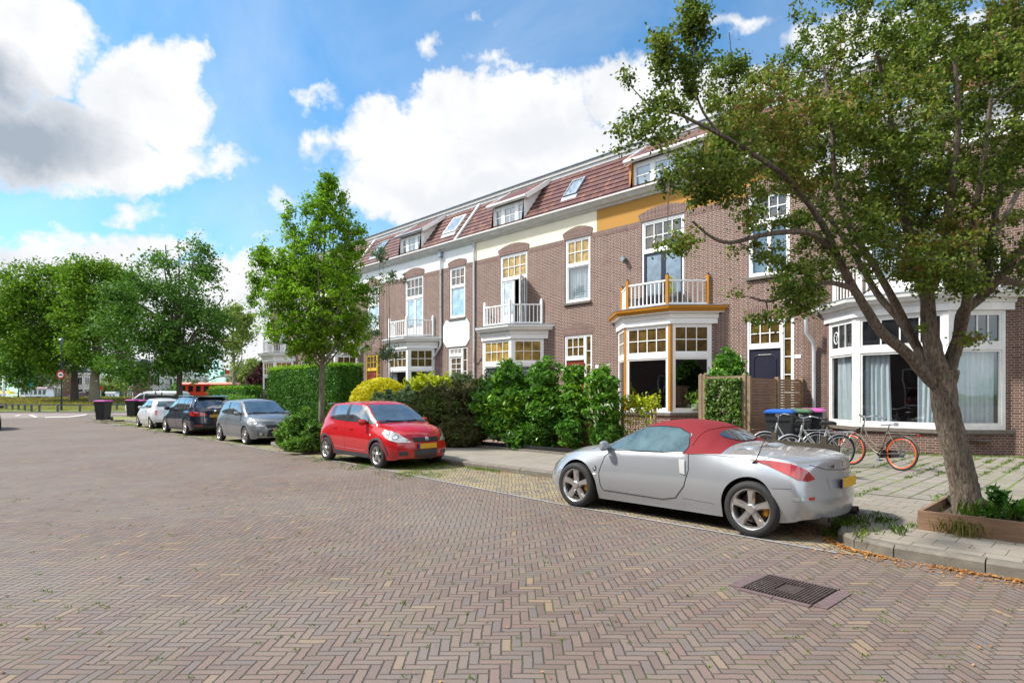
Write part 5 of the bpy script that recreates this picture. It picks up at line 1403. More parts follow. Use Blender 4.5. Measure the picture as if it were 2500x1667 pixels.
        add_patch(root, pj, 'round_marker', ell(3.075, 0.525, 0.028, 0.016), 'side', M['white'], 0.006, side, 0.02)
        mirror(root, 2.90, side*0.80, 0.935, side, silver)
        mb = MB(); mb.tube([(0.30, side*0.48, 0.235), (0.12, side*0.50, 0.225), (0.055, side*0.50, 0.228)], [0.045, 0.048, 0.052], 16, cap=False); mb.tube([(0.12, side*0.50, 0.225), (0.10, side*0.50, 0.226)], 0.044, 12); mb.build('exhaust_pipe', M['iron'], root, smooth=True)
    add_line(root, pj, 'bonnet_gap', [(3.14,0.70),(3.45,0.66),(3.80,0.58),(4.05,0.48)], 'top', 1, 0.003); add_line(root, pj, 'bonnet_gap', [(3.14,-0.70),(3.45,-0.66),(3.80,-0.58),(4.05,-0.48)], 'top', 1, 0.003)
    add_line(root, pj, 'deck_gap', [(1.08,-0.60),(0.99,-0.3),(0.97,0),(0.99,0.3),(1.08,0.60)], 'top', 1, 0.003)
    add_patch(root, pj, 'windscreen', [(-0.50,1.215),(0.50,1.215),(0.66,0.945),(-0.66,0.945)], 'front', M['tealglass'], 0.006)
    add_patch(root, pj, 'cowl', [(2.98,-0.62),(3.16,-0.60),(3.21,-0.3),(3.22,0),(3.21,0.3),(3.16,0.60),(2.98,0.62),(3.07,0.3),(3.10,0),(3.07,-0.3)], 'top', M['black'], 0.010)
    add_patch(root, pj, 'rear_window', ell(0, 1.125, 0.43, 0.070), 'rear', M['carglass'], 0.008, 1, 0.04)
    for pts in ([(1.56,-0.48),(1.50,-0.3),(1.47,0),(1.50,0.3),(1.56,0.48)],): add_line(root, pj, 'cloth_seam', pts, 'top', 1, 0.008, cloth)
    for side in (1, -1): add_line(root, pj, 'cloth_seam', [(1.56,0.48*side),(1.60,0.60*side),(1.62,0.72*side)], 'top', 1, 0.008, cloth)
    add_line(root, pj, 'lid_gap', [(-0.62,0.86),(-0.4,0.80),(0,0.775),(0.4,0.80),(0.62,0.86)], 'rear', 1, 0.004)
    plate(root, pj, 'rear', 0.0, 0.635, '', 0.50, 0.11)
    add_patch(root, pj, 'plate_recess', [(-0.40,0.56),(0.40,0.56),(0.42,0.72),(-0.42,0.72)], 'rear', silver, 0.003)
    bdg = add_patch(root, pj, 'boot_badge', ell(0, 0.845, 0.045, 0.038), 'rear', M['chrome'], 0.006, 1, 0.02)
    mb = MB(); h_, n_ = pj.cast('rear', 0, 0.845); text_part(root, 'boot_script', '350Z', tuple(pj.cast('rear', 0.30, 0.83)[0] + Vector((-0.012,0,0))), 0.055, (math.radians(90), 0, math.radians(-90)), M['iron'])
    mb = MB(); a = pj.cast('side', 0.78, 0.86, 1)[0]; mb.tube([a, a + Vector((-0.04,0.01,0.02))], 0.012, 8); mb.tube([a + Vector((-0.04,0.01,0.02)), a + Vector((-0.19,0.03,0.36))], [0.006,0.003], 6); mb.build('aerial', M['black'], root)
    # raised headrest fairings behind the roof
    for sy in (-0.36, 0.36): mb = MB(); mb.add(*((lambda c: ([(c[0]+0.13*math.cos(a)*math.cos(b), c[1]+0.10*math.sin(a)*math.cos(b), c[2]+0.045*math.sin(b)) for b in (0,0.5,1.0,1.45) for a in np.linspace(0,2*math.pi,16,endpoint=False)],
        [(i*16+j, i*16+(j+1) % 16, (i+1)*16+(j+1) % 16, (i+1)*16+j) for i in range(3) for j in range(16)] + [tuple(48+j for j in range(16))]))((1.0, sy, 0.975)))); mb.build('fairing', silver, root, smooth=True)
    return root
# ---- small hatchbacks
def hatch(label, paintm, five=True, sport=False):
    S = dict(L=3.72, wheels=(0.545, 2.935), arch=0.335, wr=0.298, wy=(0.745, 0.745), ww=0.185, rim=0.205 if not sport else 0.232, wmax=0.845, nose_r=0.30, tail_r=0.16, nose_lean=0.12, tail_lean=0.10, tuck=0.04,
      zb=[(0,0.30),(0.1,0.24),(0.4,0.21),(2.0,0.20),(3.3,0.20),(3.6,0.20),(3.72,0.24)],
      w=[(0,0.76),(0.12,0.815),(0.5,0.845),(1.2,0.835),(2.3,0.835),(2.9,0.845),(3.3,0.825),(3.55,0.775),(3.72,0.68)],
      zs=[(0,0.84),(0.03,0.88),(0.10,0.95),(0.6,1.005),(1.5,0.985),(2.4,0.955),(2.9,0.915),(3.2,0.875),(3.5,0.80),(3.66,0.71),(3.72,0.60)],
      ws=[(0,0.62),(0.10,0.715),(0.6,0.755),(1.5,0.765),(2.4,0.765),(2.9,0.745),(3.2,0.715),(3.5,0.665),(3.72,0.56)],
      zt=[(0,0.90),(0.03,0.95),(0.08,1.03),(0.22,1.30),(0.30,1.405),(0.55,1.46),(1.1,1.500),(1.7,1.505),(2.0,1.475),(2.18,1.405),(2.48,1.22),(2.78,1.045),(2.88,1.015),(3.2,0.985),(3.5,0.905),(3.66,0.80),(3.72,0.66)],
      wt=[(0,0.50),(0.08,0.66),(0.3,0.575),(0.6,0.60),(1.5,0.615),(2.1,0.60),(2.48,0.66),(2.78,0.70),(2.9,0.62),(3.72,0.50)],
      ze=[(0,0.87),(0.03,0.91),(0.08,0.98),(0.22,1.24),(0.30,1.34),(0.55,1.40),(1.1,1.440),(1.7,1.442),(2.0,1.415),(2.18,1.35),(2.48,1.18),(2.78,1.005),(2.9,0.965),(3.2,0.935),(3.5,0.86),(3.66,0.76),(3.72,0.63)],
      cabin=None, wstyle=dict(style='five', nsp=5) if not sport else dict(style='thin', nsp=10))
    root, body, pj = make_car(S, label, dict(paint=paintm))
    for side in (1, -1):
        if five:
            add_patch(root, pj, 'rear_side_window', [(0.72,1.05),(0.60,1.13),(0.62,1.37),(0.78,1.385),(0.80,1.045)], 'side', M['carglass'], 0.005, side)
            add_patch(root, pj, 'rear_door_window', [(0.83,1.04),(0.81,1.39),(1.42,1.415),(1.46,1.02)], 'side', M['skyglassc'], 0.005, side)
            add_patch(root, pj, 'front_door_window', [(1.55,1.015),(1.51,1.415),(1.90,1.395),(2.08,1.31),(2.38,1.11),(2.44,1.00)], 'side', M['skyglassc'], 0.005, side)
            add_patch(root, pj, 'door_pillar', [(1.43,1.01),(1.40,1.415),(1.53,1.42),(1.57,1.01)], 'side', M['black'], 0.006, side)
            add_line(root, pj, 'door_gap', [(1.50,0.96),(1.49,0.5),(1.48,0.28),(0.98,0.28),(0.86,0.45),(0.78,0.70),(0.72,0.93)], 'side', side)
            add_line(root, pj, 'door_gap', [(1.50,0.28),(2.52,0.27),(2.60,0.40),(2.62,0.75),(2.60,0.90)], 'side', side)
            for hx in (0.90, 1.66): add_patch(root, pj, 'door_handle', [(hx,0.83),(hx+0.17,0.825),(hx+0.17,0.865),(hx,0.87)], 'side', paintm, 0.020, side, 0.04)
        else:
            add_patch(root, pj, 'rear_side_window', [(0.50,1.06),(0.56,1.28),(0.66,1.37),(1.20,1.395),(1.22,0.985),(0.72,1.005)], 'side', M['skyglassc'], 0.005, side)
            add_patch(root, pj, 'front_door_window', [(1.32,0.98),(1.28,1.40),(1.90,1.385),(2.08,1.30),(2.40,1.09),(2.46,0.965)], 'side', M['skyglassc'], 0.005, side)
            add_patch(root, pj, 'door_pillar', [(1.21,0.975),(1.19,1.395),(1.29,1.40),(1.33,0.97)], 'side', M['black'], 0.006, side)
            add_line(root, pj, 'door_gap', [(1.26,0.96),(1.25,0.5),(1.30,0.29),(2.48,0.28),(2.58,0.42),(2.62,0.75),(2.60,0.90)], 'side', side)
            add_patch(root, pj, 'door_handle', [(1.36,0.83),(1.53,0.825),(1.53,0.865),(1.36,0.87)], 'side', paintm, 0.020, side, 0.04)
        add_patch(root, pj, 'front_pillar_trim', [(2.44,0.985),(2.39,1.10),(1.92,1.40),(2.05,1.415),(2.15,1.365),(2.52,1.15),(2.72,1.03),(2.66,0.965)], 'side', M['black'], 0.006, side)
        # black arches and sill
        for xc in S['wheels']:
            pts = arc(xc, S['wr'], S['arch']+0.055, 0, 180, 22) + arc(xc, S['wr'], S['arch']+0.006, 180, 0, 22)
            if not sport: add_patch(root, pj, 'wheel_arch_trim', pts, 'side', M['arch'], 0.010, side, 0.06)
        add_patch(root, pj, 'sill_trim', [(0.92,0.21),(2.56,0.205),(2.56,0.30),(0.94,0.31)], 'side', M['arch'] if not sport else paintm, 0.012, side)
        if not sport: add_line(root, pj, 'door_strip', [(0.98,0.39),(2.45,0.355)], 'side', side, 0.011, paintm, 0.004)
        add_patch(root, pj, 'round_marker', ell(2.66, 0.74, 0.028, 0.028), 'side', M['lamp'], 0.006, side, 0.02)
        # lamps
        hl = [(3.08,0.80),(3.14,0.855),(3.30,0.845),(3.48,0.77),(3.60,0.67),(3.64,0.60),(3.50,0.60),(3.36,0.64),(3.22,0.71)] if not sport else [(3.05,0.79),(3.14,0.835),(3.35,0.80),(3.52,0.70),(3.62,0.62),(3.50,0.60),(3.30,0.635),(3.14,0.70)]
        h = add_patch(root, pj, 'headlamp', hl, 'side', M['lamp'], 0.012, side, 0.035)
        for (a_, b_, r_, m_) in ((3.44,0.705,0.052,M['arch']),(3.44,0.705,0.040,M['chrome']),(3.27,0.785,0.040,M['arch']),(3.27,0.785,0.030,M['chrome'])):
            pj.patch(ell(a_, b_, r_, r_*0.9, 16), 'side', 0.016 if m_ is M['arch'] else 0.019, side, 0.03).build('lamp_reflector', m_, h, smooth=True, fix=False)
        add_patch(root, pj, 'tail_lamp', [(0.48,0.66),(0.60,0.66),(0.70,0.88),(0.66,1.02),(0.55,1.00)], 'quarter', M['tail'], 0.006, side)
        add_patch(root, pj, 'fog_lamp', [(0.44*side,0.31),(0.64*side,0.31),(0.63*side,0.40),(0.46*side,0.40)], 'front', M['arch'], 0.008)
        if sport: add_patch(root, pj, 'fog_ring', ell(0.55*side, 0.37, 0.05, 0.045), 'front', M['lamp'], 0.014, 1, 0.02)
        mirror(root, 2.42, side*0.76, 1.02, side, paintm)
        # bonnet edge
        add_line(root, pj, 'bonnet_gap', [(2.86,0.68*side),(3.15,0.63*side),(3.45,0.54*side),(3.60,0.46*side)], 'top', 1, 0.003)
        mb = MB(); mb.bar((2.76, side*0.42-0.05, 1.065), (2.85, side*0.06, 1.035), 0.02, 0.012); mb.build('wiper', M['black'], root)
    add_patch(root, pj, 'windscreen', [(-0.53,1.41),(0.53,1.41),(0.68,1.05),(-0.68,1.05)], 'front', M['shield'], 0.005)
    add_patch(root, pj, 'cowl', [(2.74,-0.66),(2.82,-0.66),(2.89,0),(2.82,0.66),(2.74,0.66),(2.79,0)], 'top', M['black'], 0.008)
    add_patch(root, pj, 'rear_window', [(-0.50,1.34),(0.50,1.34),(0.58,1.03),(-0.58,1.03)], 'rear', M['carglass'], 0.005)
    if not sport:
        add_patch(root, pj, 'upper_grille', [(-0.32,0.60),(0.32,0.60),(0.36,0.70),(-0.36,0.70)], 'front', M['black'], 0.010)
        add_patch(root, pj, 'lower_grille', [(-0.30,0.32),(0.30,0.32),(0.32,0.44),(-0.32,0.44)], 'front', M['arch'], 0.010)
        add_patch(root, pj, 'bumper_lip', [(-0.29,0.235),(0.29,0.235),(0.30,0.31),(-0.30,0.31)], 'front', M['arch'], 0.016)
        add_patch(root, pj, 'badge', ell(0, 0.665, 0.05, 0.04), 'front', M['chrome'], 0.016, 1, 0.02)
        plate(root, pj, 'front', 0.0, 0.51, '', 0.50, 0.11, 0.015)
    else:
        add_patch(root, pj, 'upper_grille', [(-0.36,0.56),(0.36,0.56),(0.42,0.66),(-0.42,0.66)], 'front', M['black'], 0.010)
        add_patch(root, pj, 'lower_grille', [(-0.38,0.28),(0.38,0.28),(0.33,0.50),(-0.33,0.50)], 'front', M['black'], 0.010)
        plate(root, pj, 'front', 0.0, 0.48, 'XK-725-J', 0.50, 0.11, 0.015)
    sp = MB(); sp.add([(0.33,-0.52,1.415),(0.33,0.52,1.415),(0.03,0.50,1.405),(0.03,-0.50,1.405),(0.33,-0.52,1.445),(0.33,0.52,1.445),(0.03,0.50,1.425),(0.03,-0.50,1.425)], [(0,1,2,3),(4,5,6,7),(0,1,5,4),(1,2,6,5),(2,3,7,6),(3,0,4,7)])
    sp.build('spoiler', paintm if sport else M['zinc'], root)
    mb = MB(); mb.tube([(1.95,0,1.49),(1.93,0,1.52),(1.80,0,1.60)], [0.012,0.006,0.003], 6); mb.build('aerial', M['black'], root)
    return root
M['arch'] = paint('dark_grey_plastic', (0.045,0.052,0.058), 0.55, var=0.15)
M['skyglassc'] = mat_opaque_glass('side_glass', (0.045,0.060,0.066), 0.24, rough=0.015)
def place(o, X, Y, flip=False, rz=None):
    o.location = (X, Y, 0.004); o.rotation_euler = (0, 0, rz if rz is not None else (math.pi if flip else 0)); return o
z = roadster(); place(z, -3.16 + 0.785, 7.83, True)
red = hatch('red five-door hatchback facing the viewer, on grassy bricks in front of the golden dome bush', mat_carpaint('red_paint', (0.46,0.008,0.012), 0.10, 0.20, 0.02))
place(red, -11.95 - 2.935, 8.20)
grey = hatch('dark silver three-door hatchback facing the viewer, half hidden by the kerb-side shrub', mat_carpaint('grey_silver_paint', (0.23,0.25,0.265), 0.6, 0.30, 0.10), five=False, sport=True)
place(grey, -20.65 - 2.935, 8.56)
# ---- tall dark blue family car seen from behind
def tourer():
    S = dict(L=4.56, wheels=(0.93, 3.71), arch=0.375, wr=0.335, wy=(0.79, 0.79), ww=0.215, rim=0.235, wmax=0.90, nose_r=0.30, tail_r=0.20, nose_lean=0.15, tail_lean=0.08, tuck=0.05,
      zb=[(0,0.34),(0.12,0.26),(0.6,0.21),(4.0,0.20),(4.4,0.22),(4.56,0.28)],
      w=[(0,0.80),(0.15,0.87),(0.8,0.90),(1.8,0.885),(3.2,0.885),(3.7,0.90),(4.2,0.85),(4.56,0.70)],
      zs=[(0,0.93),(0.04,0.96),(0.15,1.00),(0.9,1.015),(2.0,0.985),(3.2,0.955),(3.7,0.92),(4.2,0.82),(4.5,0.68),(4.56,0.60)],
      ws=[(0,0.70),(0.15,0.79),(0.9,0.815),(2.0,0.825),(3.2,0.82),(3.7,0.79),(4.56,0.60)],
      zt=[(0,1.00),(0.04,1.05),(0.12,1.14),(0.28,1.45),(0.36,1.54),(0.7,1.585),(1.6,1.61),(2.3,1.60),(2.75,1.52),(3.2,1.29),(3.65,1.06),(3.75,1.03),(4.1,0.98),(4.4,0.86),(4.56,0.66)],
      wt=[(0,0.55),(0.12,0.74),(0.36,0.63),(0.8,0.66),(2.3,0.68),(2.8,0.68),(3.2,0.73),(3.65,0.77),(3.8,0.65),(4.56,0.50)],
      ze=[(0,0.97),(0.04,1.00),(0.12,1.08),(0.28,1.38),(0.36,1.47),(0.7,1.515),(1.6,1.54),(2.3,1.53),(2.75,1.45),(3.2,1.24),(3.65,1.02),(3.8,0.99),(4.1,0.93),(4.4,0.80),(4.56,0.62)],
      cabin=None, wstyle=dict(style='five', nsp=10))
    pm = mat_carpaint('dark_blue_paint_metallic', (0.008,0.012,0.026), 0.2, 0.16, 0.02)
    root, body, pj = make_car(S, 'dark blue tall family car seen from behind, between the silver and the white small car', dict(paint=pm))
    for side in (1, -1):
        win = [[(0.80,1.075),(0.62,1.15),(0.66,1.42),(0.86,1.455),(0.95,1.07)], [(1.0,1.065),(0.92,1.46),(1.32,1.475),(1.36,1.055)], [(1.42,1.05),(1.38,1.48),(2.10,1.49),(2.16,1.03)], [(2.24,1.03),(2.18,1.49),(2.62,1.43),(3.05,1.19),(3.25,1.06),(3.25,1.00)]]
        for w_ in win: add_patch(root, pj, 'side_window', w_, 'side', M['skyglassc'], 0.005, side)
        add_line(root, pj, 'chrome_strip', [(0.78,1.06),(0.585,1.15),(0.63,1.44),(0.86,1.485),(2.15,1.515),(2.64,1.455),(3.1,1.21)], 'side', side, 0.010, M['chrome'])
        add_line(root, pj, 'door_gap', [(1.40,1.03),(1.38,0.75),(1.25,0.55),(1.30,0.30),(2.15,0.29),(2.20,0.6),(2.20,1.0)], 'side', side)
        add_line(root, pj, 'door_gap', [(2.20,0.29),(3.25,0.28),(3.32,0.5),(3.33,0.93)], 'side', side)
        for hx in (1.50, 2.32): add_patch(root, pj, 'door_handle', [(hx,0.90),(hx+0.20,0.895),(hx+0.20,0.93),(hx,0.935)], 'side', M['chrome'], 0.02, side, 0.05)
        add_patch(root, pj, 'tail_lamp', [(0.46,0.80),(0.60,0.78),(0.82,0.82),(0.90,0.90),(0.78,0.98),(0.52,0.97)], 'quarter', M['tail'], 0.008, side, 0.03)
        add_patch(root, pj, 'tail_lamp_inner', [(0.30*side,0.82),(0.62*side,0.80),(0.62*side,0.955),(0.45*side,0.93),(0.30*side,0.88)], 'rear', M['tail'], 0.008, 1, 0.04)
        add_patch(root, pj, 'reflector', [(0.45*side,0.40),(0.74*side,0.40),(0.74*side,0.44),(0.45*side,0.43)], 'rear', M['tail'], 0.008)
        add_patch(root, pj, 'headlamp', [(4.0,0.72),(4.05,0.84),(4.35,0.78),(4.5,0.66),(4.3,0.66)], 'side', M['lamp'], 0.008, side)
        mirror(root, 3.12, side*0.83, 1.08, side, pm, 1.1)
        mb = MB(); mb.tube([(0.55,side*0.66,1.56),(0.7,side*0.66,1.595),(2.3,side*0.68,1.605),(2.5,side*0.67,1.575)], 0.014, 6); mb.build('roof_rail', M['chrome'], root)
        add_patch(root, pj, 'sill_trim', [(1.35,0.21),(3.28,0.205),(3.28,0.28),(1.35,0.29)], 'side', M['arch'], 0.012, side)
    add_patch(root, pj, 'windscreen', [(-0.62,1.50),(0.62,1.50),(0.76,1.06),(-0.76,1.06)], 'front', M['shield'], 0.005)
    add_patch(root, pj, 'rear_window', [(-0.58,1.44),(0.58,1.44),(0.68,1.09),(-0.68,1.09)], 'rear', M['carglass'], 0.006)
    add_patch(root, pj, 'bumper_insert', [(-0.66,0.27),(0.66,0.27),(0.62,0.38),(-0.62,0.38)], 'rear', M['arch'], 0.008)
    add_patch(root, pj, 'badge', ell(0, 1.0, 0.042, 0.040), 'rear', M['chrome'], 0.010, 1, 0.02)
    mb = MB(); mb.box(0.20,0.52,-0.56,0.56,1.535,1.560); mb.build('spoiler', pm, root)
    plate(root, pj, 'rear', 0.0, 0.80, 'GV-674-L', 0.50, 0.11)
    mb = MB(); mb.bar((0.20, 0.05, 1.12), (0.15, -0.40, 1.14), 0.02, 0.012); mb.build('wiper', M['black'], root)
    return root
bm_ = tourer(); place(bm_, -26.95 + 0.93, 8.60, True)
# ---- white small retro car, nose away
def small_white():
    S = dict(L=3.55, wheels=(0.61, 2.91), arch=0.325, wr=0.285, wy=(0.715, 0.715), ww=0.185, rim=0.20, wmax=0.815, nose_r=0.34, tail_r=0.24, nose_lean=0.10, tail_lean=0.22, tuck=0.05,
      zb=[(0,0.32),(0.12,0.25),(0.5,0.20),(3.0,0.20),(3.4,0.22),(3.55,0.28)],
      w=[(0,0.70),(0.15,0.775),(0.6,0.815),(1.8,0.80),(2.8,0.815),(3.2,0.77),(3.55,0.60)],
      zs=[(0,0.70),(0.05,0.86),(0.2,0.93),(0.7,0.965),(1.6,0.95),(2.6,0.93),(3.0,0.88),(3.35,0.76),(3.55,0.60)],
      ws=[(0,0.58),(0.2,0.67),(0.7,0.715),(1.6,0.73),(2.6,0.72),(3.0,0.68),(3.55,0.48)],
      zt=[(0,0.74),(0.05,0.92),(0.16,1.06),(0.34,1.28),(0.55,1.41),(0.9,1.465),(1.4,1.49),(1.8,1.48),(2.1,1.42),(2.45,1.22),(2.78,1.02),(2.9,0.99),(3.15,0.94),(3.4,0.80),(3.55,0.64)],
      wt=[(0,0.45),(0.16,0.58),(0.5,0.53),(0.9,0.56),(1.8,0.57),(2.2,0.57),(2.5,0.62),(2.78,0.66),(2.95,0.55),(3.55,0.40)],
      ze=[(0,0.72),(0.05,0.89),(0.16,1.00),(0.34,1.22),(0.55,1.34),(0.9,1.40),(1.4,1.425),(1.8,1.415),(2.1,1.355),(2.45,1.175),(2.78,0.98),(2.95,0.95),(3.15,0.89),(3.4,0.76),(3.55,0.62)],
      cabin=None, wstyle=dict(style='five', nsp=7))
    pm = mat_carpaint('white_car_paint', (0.60,0.615,0.63), 0.1, 0.28, 0.06)
    root, body, pj = make_car(S, 'small white rounded two-door car, farthest in the row', dict(paint=pm))
    for side in (1, -1):
        add_patch(root, pj, 'rear_side_window', [(0.72,1.03),(0.86,1.34),(1.16,1.365),(1.22,1.00)], 'side', M['skyglassc'], 0.005, side)
        add_patch(root, pj, 'door_window', [(1.28,1.0),(1.22,1.37),(1.80,1.37),(2.05,1.29),(2.40,1.04),(2.40,0.975)], 'side', M['skyglassc'], 0.005, side)
        add_line(root, pj, 'door_gap', [(1.25,0.97),(1.22,0.5),(1.28,0.29),(2.38,0.28),(2.48,0.45),(2.48,0.93)], 'side', side)
        add_line(root, pj, 'chrome_strip', [(1.0,0.42),(2.5,0.40)], 'side', side, 0.010, M['chrome'])
        add_patch(root, pj, 'door_handle', [(1.36,0.84),(1.54,0.835),(1.54,0.87),(1.36,0.875)], 'side', M['chrome'], 0.02, side, 0.05)
        add_patch(root, pj, 'tail_lamp', [(0.52,0.66),(0.62,0.66),(0.65,0.88),(0.55,0.88)], 'quarter', M['tail'], 0.008, side, 0.03)
        mirror(root, 2.28, side*0.72, 1.02, side, pm, 0.95)
    add_patch(root, pj, 'windscreen', [(-0.50,1.37),(0.50,1.37),(0.63,1.01),(-0.63,1.01)], 'front', M['shield'], 0.005)
    add_patch(root, pj, 'rear_window', [(-0.46,1.33),(0.46,1.33),(0.54,1.07),(-0.54,1.07)], 'rear', M['tealglass'], 0.005)
    plate(root, pj, 'rear', 0.0, 0.72, '', 0.5, 0.11)
    return root
wc = small_white(); place(wc, -33.55 + 0.61, 8.85, True)
# ---- white van standing across the end of the street
def van():
    S = dict(L=4.90, wheels=(0.99, 3.99), arch=0.40, wr=0.335, wy=(0.82, 0.82), ww=0.215, rim=0.22, wmax=0.95, nose_r=0.25, tail_r=0.08, nose_lean=0.10, tail_lean=0.04, tuck=0.04,
      zb=[(0,0.36),(0.2,0.28),(4.5,0.26),(4.9,0.34)],
      w=[(0,0.90),(0.15,0.945),(1,0.95),(4.0,0.95),(4.5,0.90),(4.9,0.74)],
      zs=[(0,1.10),(0.05,1.13),(0.5,1.15),(3.6,1.12),(4.1,1.10),(4.6,0.98),(4.85,0.80),(4.9,0.70)],
      ws=[(0,0.84),(0.5,0.91),(3.6,0.91),(4.1,0.88),(4.9,0.66)],
      zt=[(0,1.80),(0.04,1.88),(0.10,1.92),(0.4,1.95),(2.0,1.97),(3.1,1.95),(3.45,1.83),(3.9,1.45),(4.25,1.18),(4.4,1.13),(4.7,1.02),(4.9,0.78)],
      wt=[(0,0.80),(0.1,0.78),(3.1,0.79),(3.6,0.80),(4.25,0.82),(4.4,0.7),(4.9,0.55)],
      ze=[(0,1.70),(0.04,1.78),(0.10,1.82),(0.4,1.86),(2.0,1.88),(3.1,1.86),(3.45,1.74),(3.9,1.39),(4.25,1.14),(4.4,1.09),(4.7,0.97),(4.9,0.74)],
      cabin=None, wstyle=dict(style='five', nsp=5))
    pm = mat_carpaint('white_van_paint', (0.66,0.67,0.68), 0.0, 0.3, 0.06)
    root, body, pj = make_car(S, 'white van with dark windows parked across the street end beyond the small white car', dict(paint=pm))
    root.name = 'van'; root['category'] = 'van'; root['group'] = 'vans'; del root['group']
    for side in (1, -1):
        add_patch(root, pj, 'side_window', [(0.35,1.26),(0.32,1.72),(3.0,1.74),(3.0,1.24)], 'side', M['carglass'], 0.006, side, 0.1)
        add_patch(root, pj, 'cab_window', [(3.10,1.24),(3.10,1.74),(3.35,1.70),(3.85,1.34),(3.90,1.20)], 'side', M['skyglassc'], 0.006, side)
        add_line(root, pj, 'door_gap', [(3.04,1.80),(3.02,0.40),(1.9,0.40),(1.9,1.80)], 'side', side, 0.006)
        mirror(root, 3.86, side*0.90, 1.30, side, pm, 1.4)
        add_patch(root, pj, 'tail_lamp', [(0.66,0.95),(0.74,0.95),(0.74,1.45),(0.66,1.45)], 'quarter', M['tail'], 0.006, side)
        add_patch(root, pj, 'headlamp', [(4.5,0.80),(4.5,0.95),(4.7,0.92),(4.82,0.80)], 'side', M['lamp'], 0.006, side)
    add_patch(root, pj, 'windscreen', [(-0.70,1.80),(0.70,1.80),(0.80,1.20),(-0.80,1.20)], 'front', M['shield'], 0.006)
    add_patch(root, pj, 'rear_window', [(-0.66,1.74),(0.66,1.74),(0.70,1.28),(-0.70,1.28)], 'rear', M['carglass'], 0.006)
    return root
v_ = van(); q = P(328, 1000, 52)
place(v_, q.x + RT[0]*4.4, q.y + RT[1]*4.4, rz=YAW+math.pi)
# ---- dark car whose rear corner shows at the left edge
dk = copy_tree(bm_); dk['label'] = 'black car corner at the left edge of the view'
for o in kids(dk):
    pass
dq = P(-8, 1010, 28)
dk.location = (dq.x - 4.42, dq.y - 0.70, 0.004); dk.rotation_euler = (0, 0, 0)
# ---------------------------------------------------------------- vegetation
rng_ = np.random.default_rng(11)
def leaf_mesh(name, cen, size, mat, parent, up=0.35, elong=1.6, nrm=None, jit=0.8, kind=None):
    """one diamond-shaped leaf per centre, as separate faces"""
    n = len(cen); cen = np.asarray(cen, dtype=float)
    off = Vector((0,0,0)); q = parent
    while q is not None: off += q.location; q = q.parent
    d = rng_.normal(size=(n, 3))
    if nrm is not None: d = d*jit + nrm
    d[:, 2] += up*np.abs(rng_.normal(size=n))
    d /= np.linalg.norm(d, axis=1)[:, None] + 1e-9
    r = rng_.normal(size=(n, 3)); a = np.cross(d, r); a /= np.linalg.norm(a, axis=1)[:, None] + 1e-9
    b = np.cross(d, a); s = np.asarray(size) * rng_.uniform(0.6, 1.35, n); s = s[:, None]
    droop = d*s*0.18
    v = np.stack([cen - a*s*0.5*elong, cen + b*s*0.42 + droop, cen + a*s*0.5*elong, cen - b*s*0.42 + droop], 1).reshape(-1, 3) - np.array(off)
    me = bpy.data.meshes.new(name); me.vertices.add(4*n); me.vertices.foreach_set('co', v.ravel())
    me.loops.add(4*n); me.loops.foreach_set('vertex_index', np.arange(4*n, dtype=np.int32))
    me.polygons.add(n); me.polygons.foreach_set('loop_start', np.arange(0, 4*n, 4, dtype=np.int32))
    me.materials.append(mat); me.update(calc_edges=True)
    o = bpy.data.objects.new(name, me); col.objects.link(o)
    if parent is not None: o.parent = parent
    if kind: o['kind'] = kind
    return o
CAM3 = (Vector((RT[0], RT[1], 0)), Vector((FW[0], FW[1], 0)), Vector((0, 0, 1)))
def in_blobs(blobs, n, shell=0.45):
    """points inside ellipsoids (centre, radius right, forward, up, weight), denser towards the skin"""
    w = np.array([b[4] if len(b) > 4 else b[1]*b[3] for b in blobs], float); w /= w.sum()
    idx = rng_.choice(len(blobs), n, p=w); out = np.empty((n, 3))
    d = rng_.normal(size=(n, 3)); d /= np.linalg.norm(d, axis=1)[:, None]
    r = rng_.uniform(0, 1, n)**shell
    A = np.array([list(a) for a in CAM3])
    for i in range(len(blobs)):
        m = idx == i; c, r1, r2, r3 = blobs[i][:4]
        out[m] = np.array(c) + (d[m]*r[m][:, None]*np.array([r1, r2, r3])) @ A
    return out
def clumps(cen, per, sig, flat=0.7):
    n = len(cen); k = rng_.poisson(per, n); p = np.repeat(cen, k, axis=0)
    s = np.repeat(rng_.uniform(0.55, 1.4, n)*sig, k)[:, None]
    return p + rng_.normal(size=p.shape)*s*np.array([1, 1, flat])
def skeleton_pts(limbs):
    P_ = []; 
    for path, r0, r1 in limbs:
        for i in range(len(path)-1):
            a, b = Vector(path[i]), Vector(path[i+1]); k = max(1, int((b-a).length/0.12))
            for j in range(k): f = (i + j/k)/(len(path)-1); P_.append((*(a + (b-a)*j/k), r0 + (r1-r0)*f))
    return np.array(P_)
def smooth_path(pts, sub=4, wob=0.0, rnd=random):
    pts = [Vector(p) for p in pts]; out = []
    for i in range(len(pts)-1):
        p0 = pts[max(0, i-1)]; p1 = pts[i]; p2 = pts[i+1]; p3 = pts[min(len(pts)-1, i+2)]
        for j in range(sub):
            t = j/sub
            v = 0.5*((2*p1) + (p2-p0)*t + (2*p0-5*p1+4*p2-p3)*t*t + (3*p1-p0-3*p2+p3)*t**3)
            if wob: v = v + Vector((rnd.uniform(-wob, wob), rnd.uniform(-wob, wob), rnd.uniform(-wob, wob)))
            out.append(v)
    out.append(pts[-1]); return out
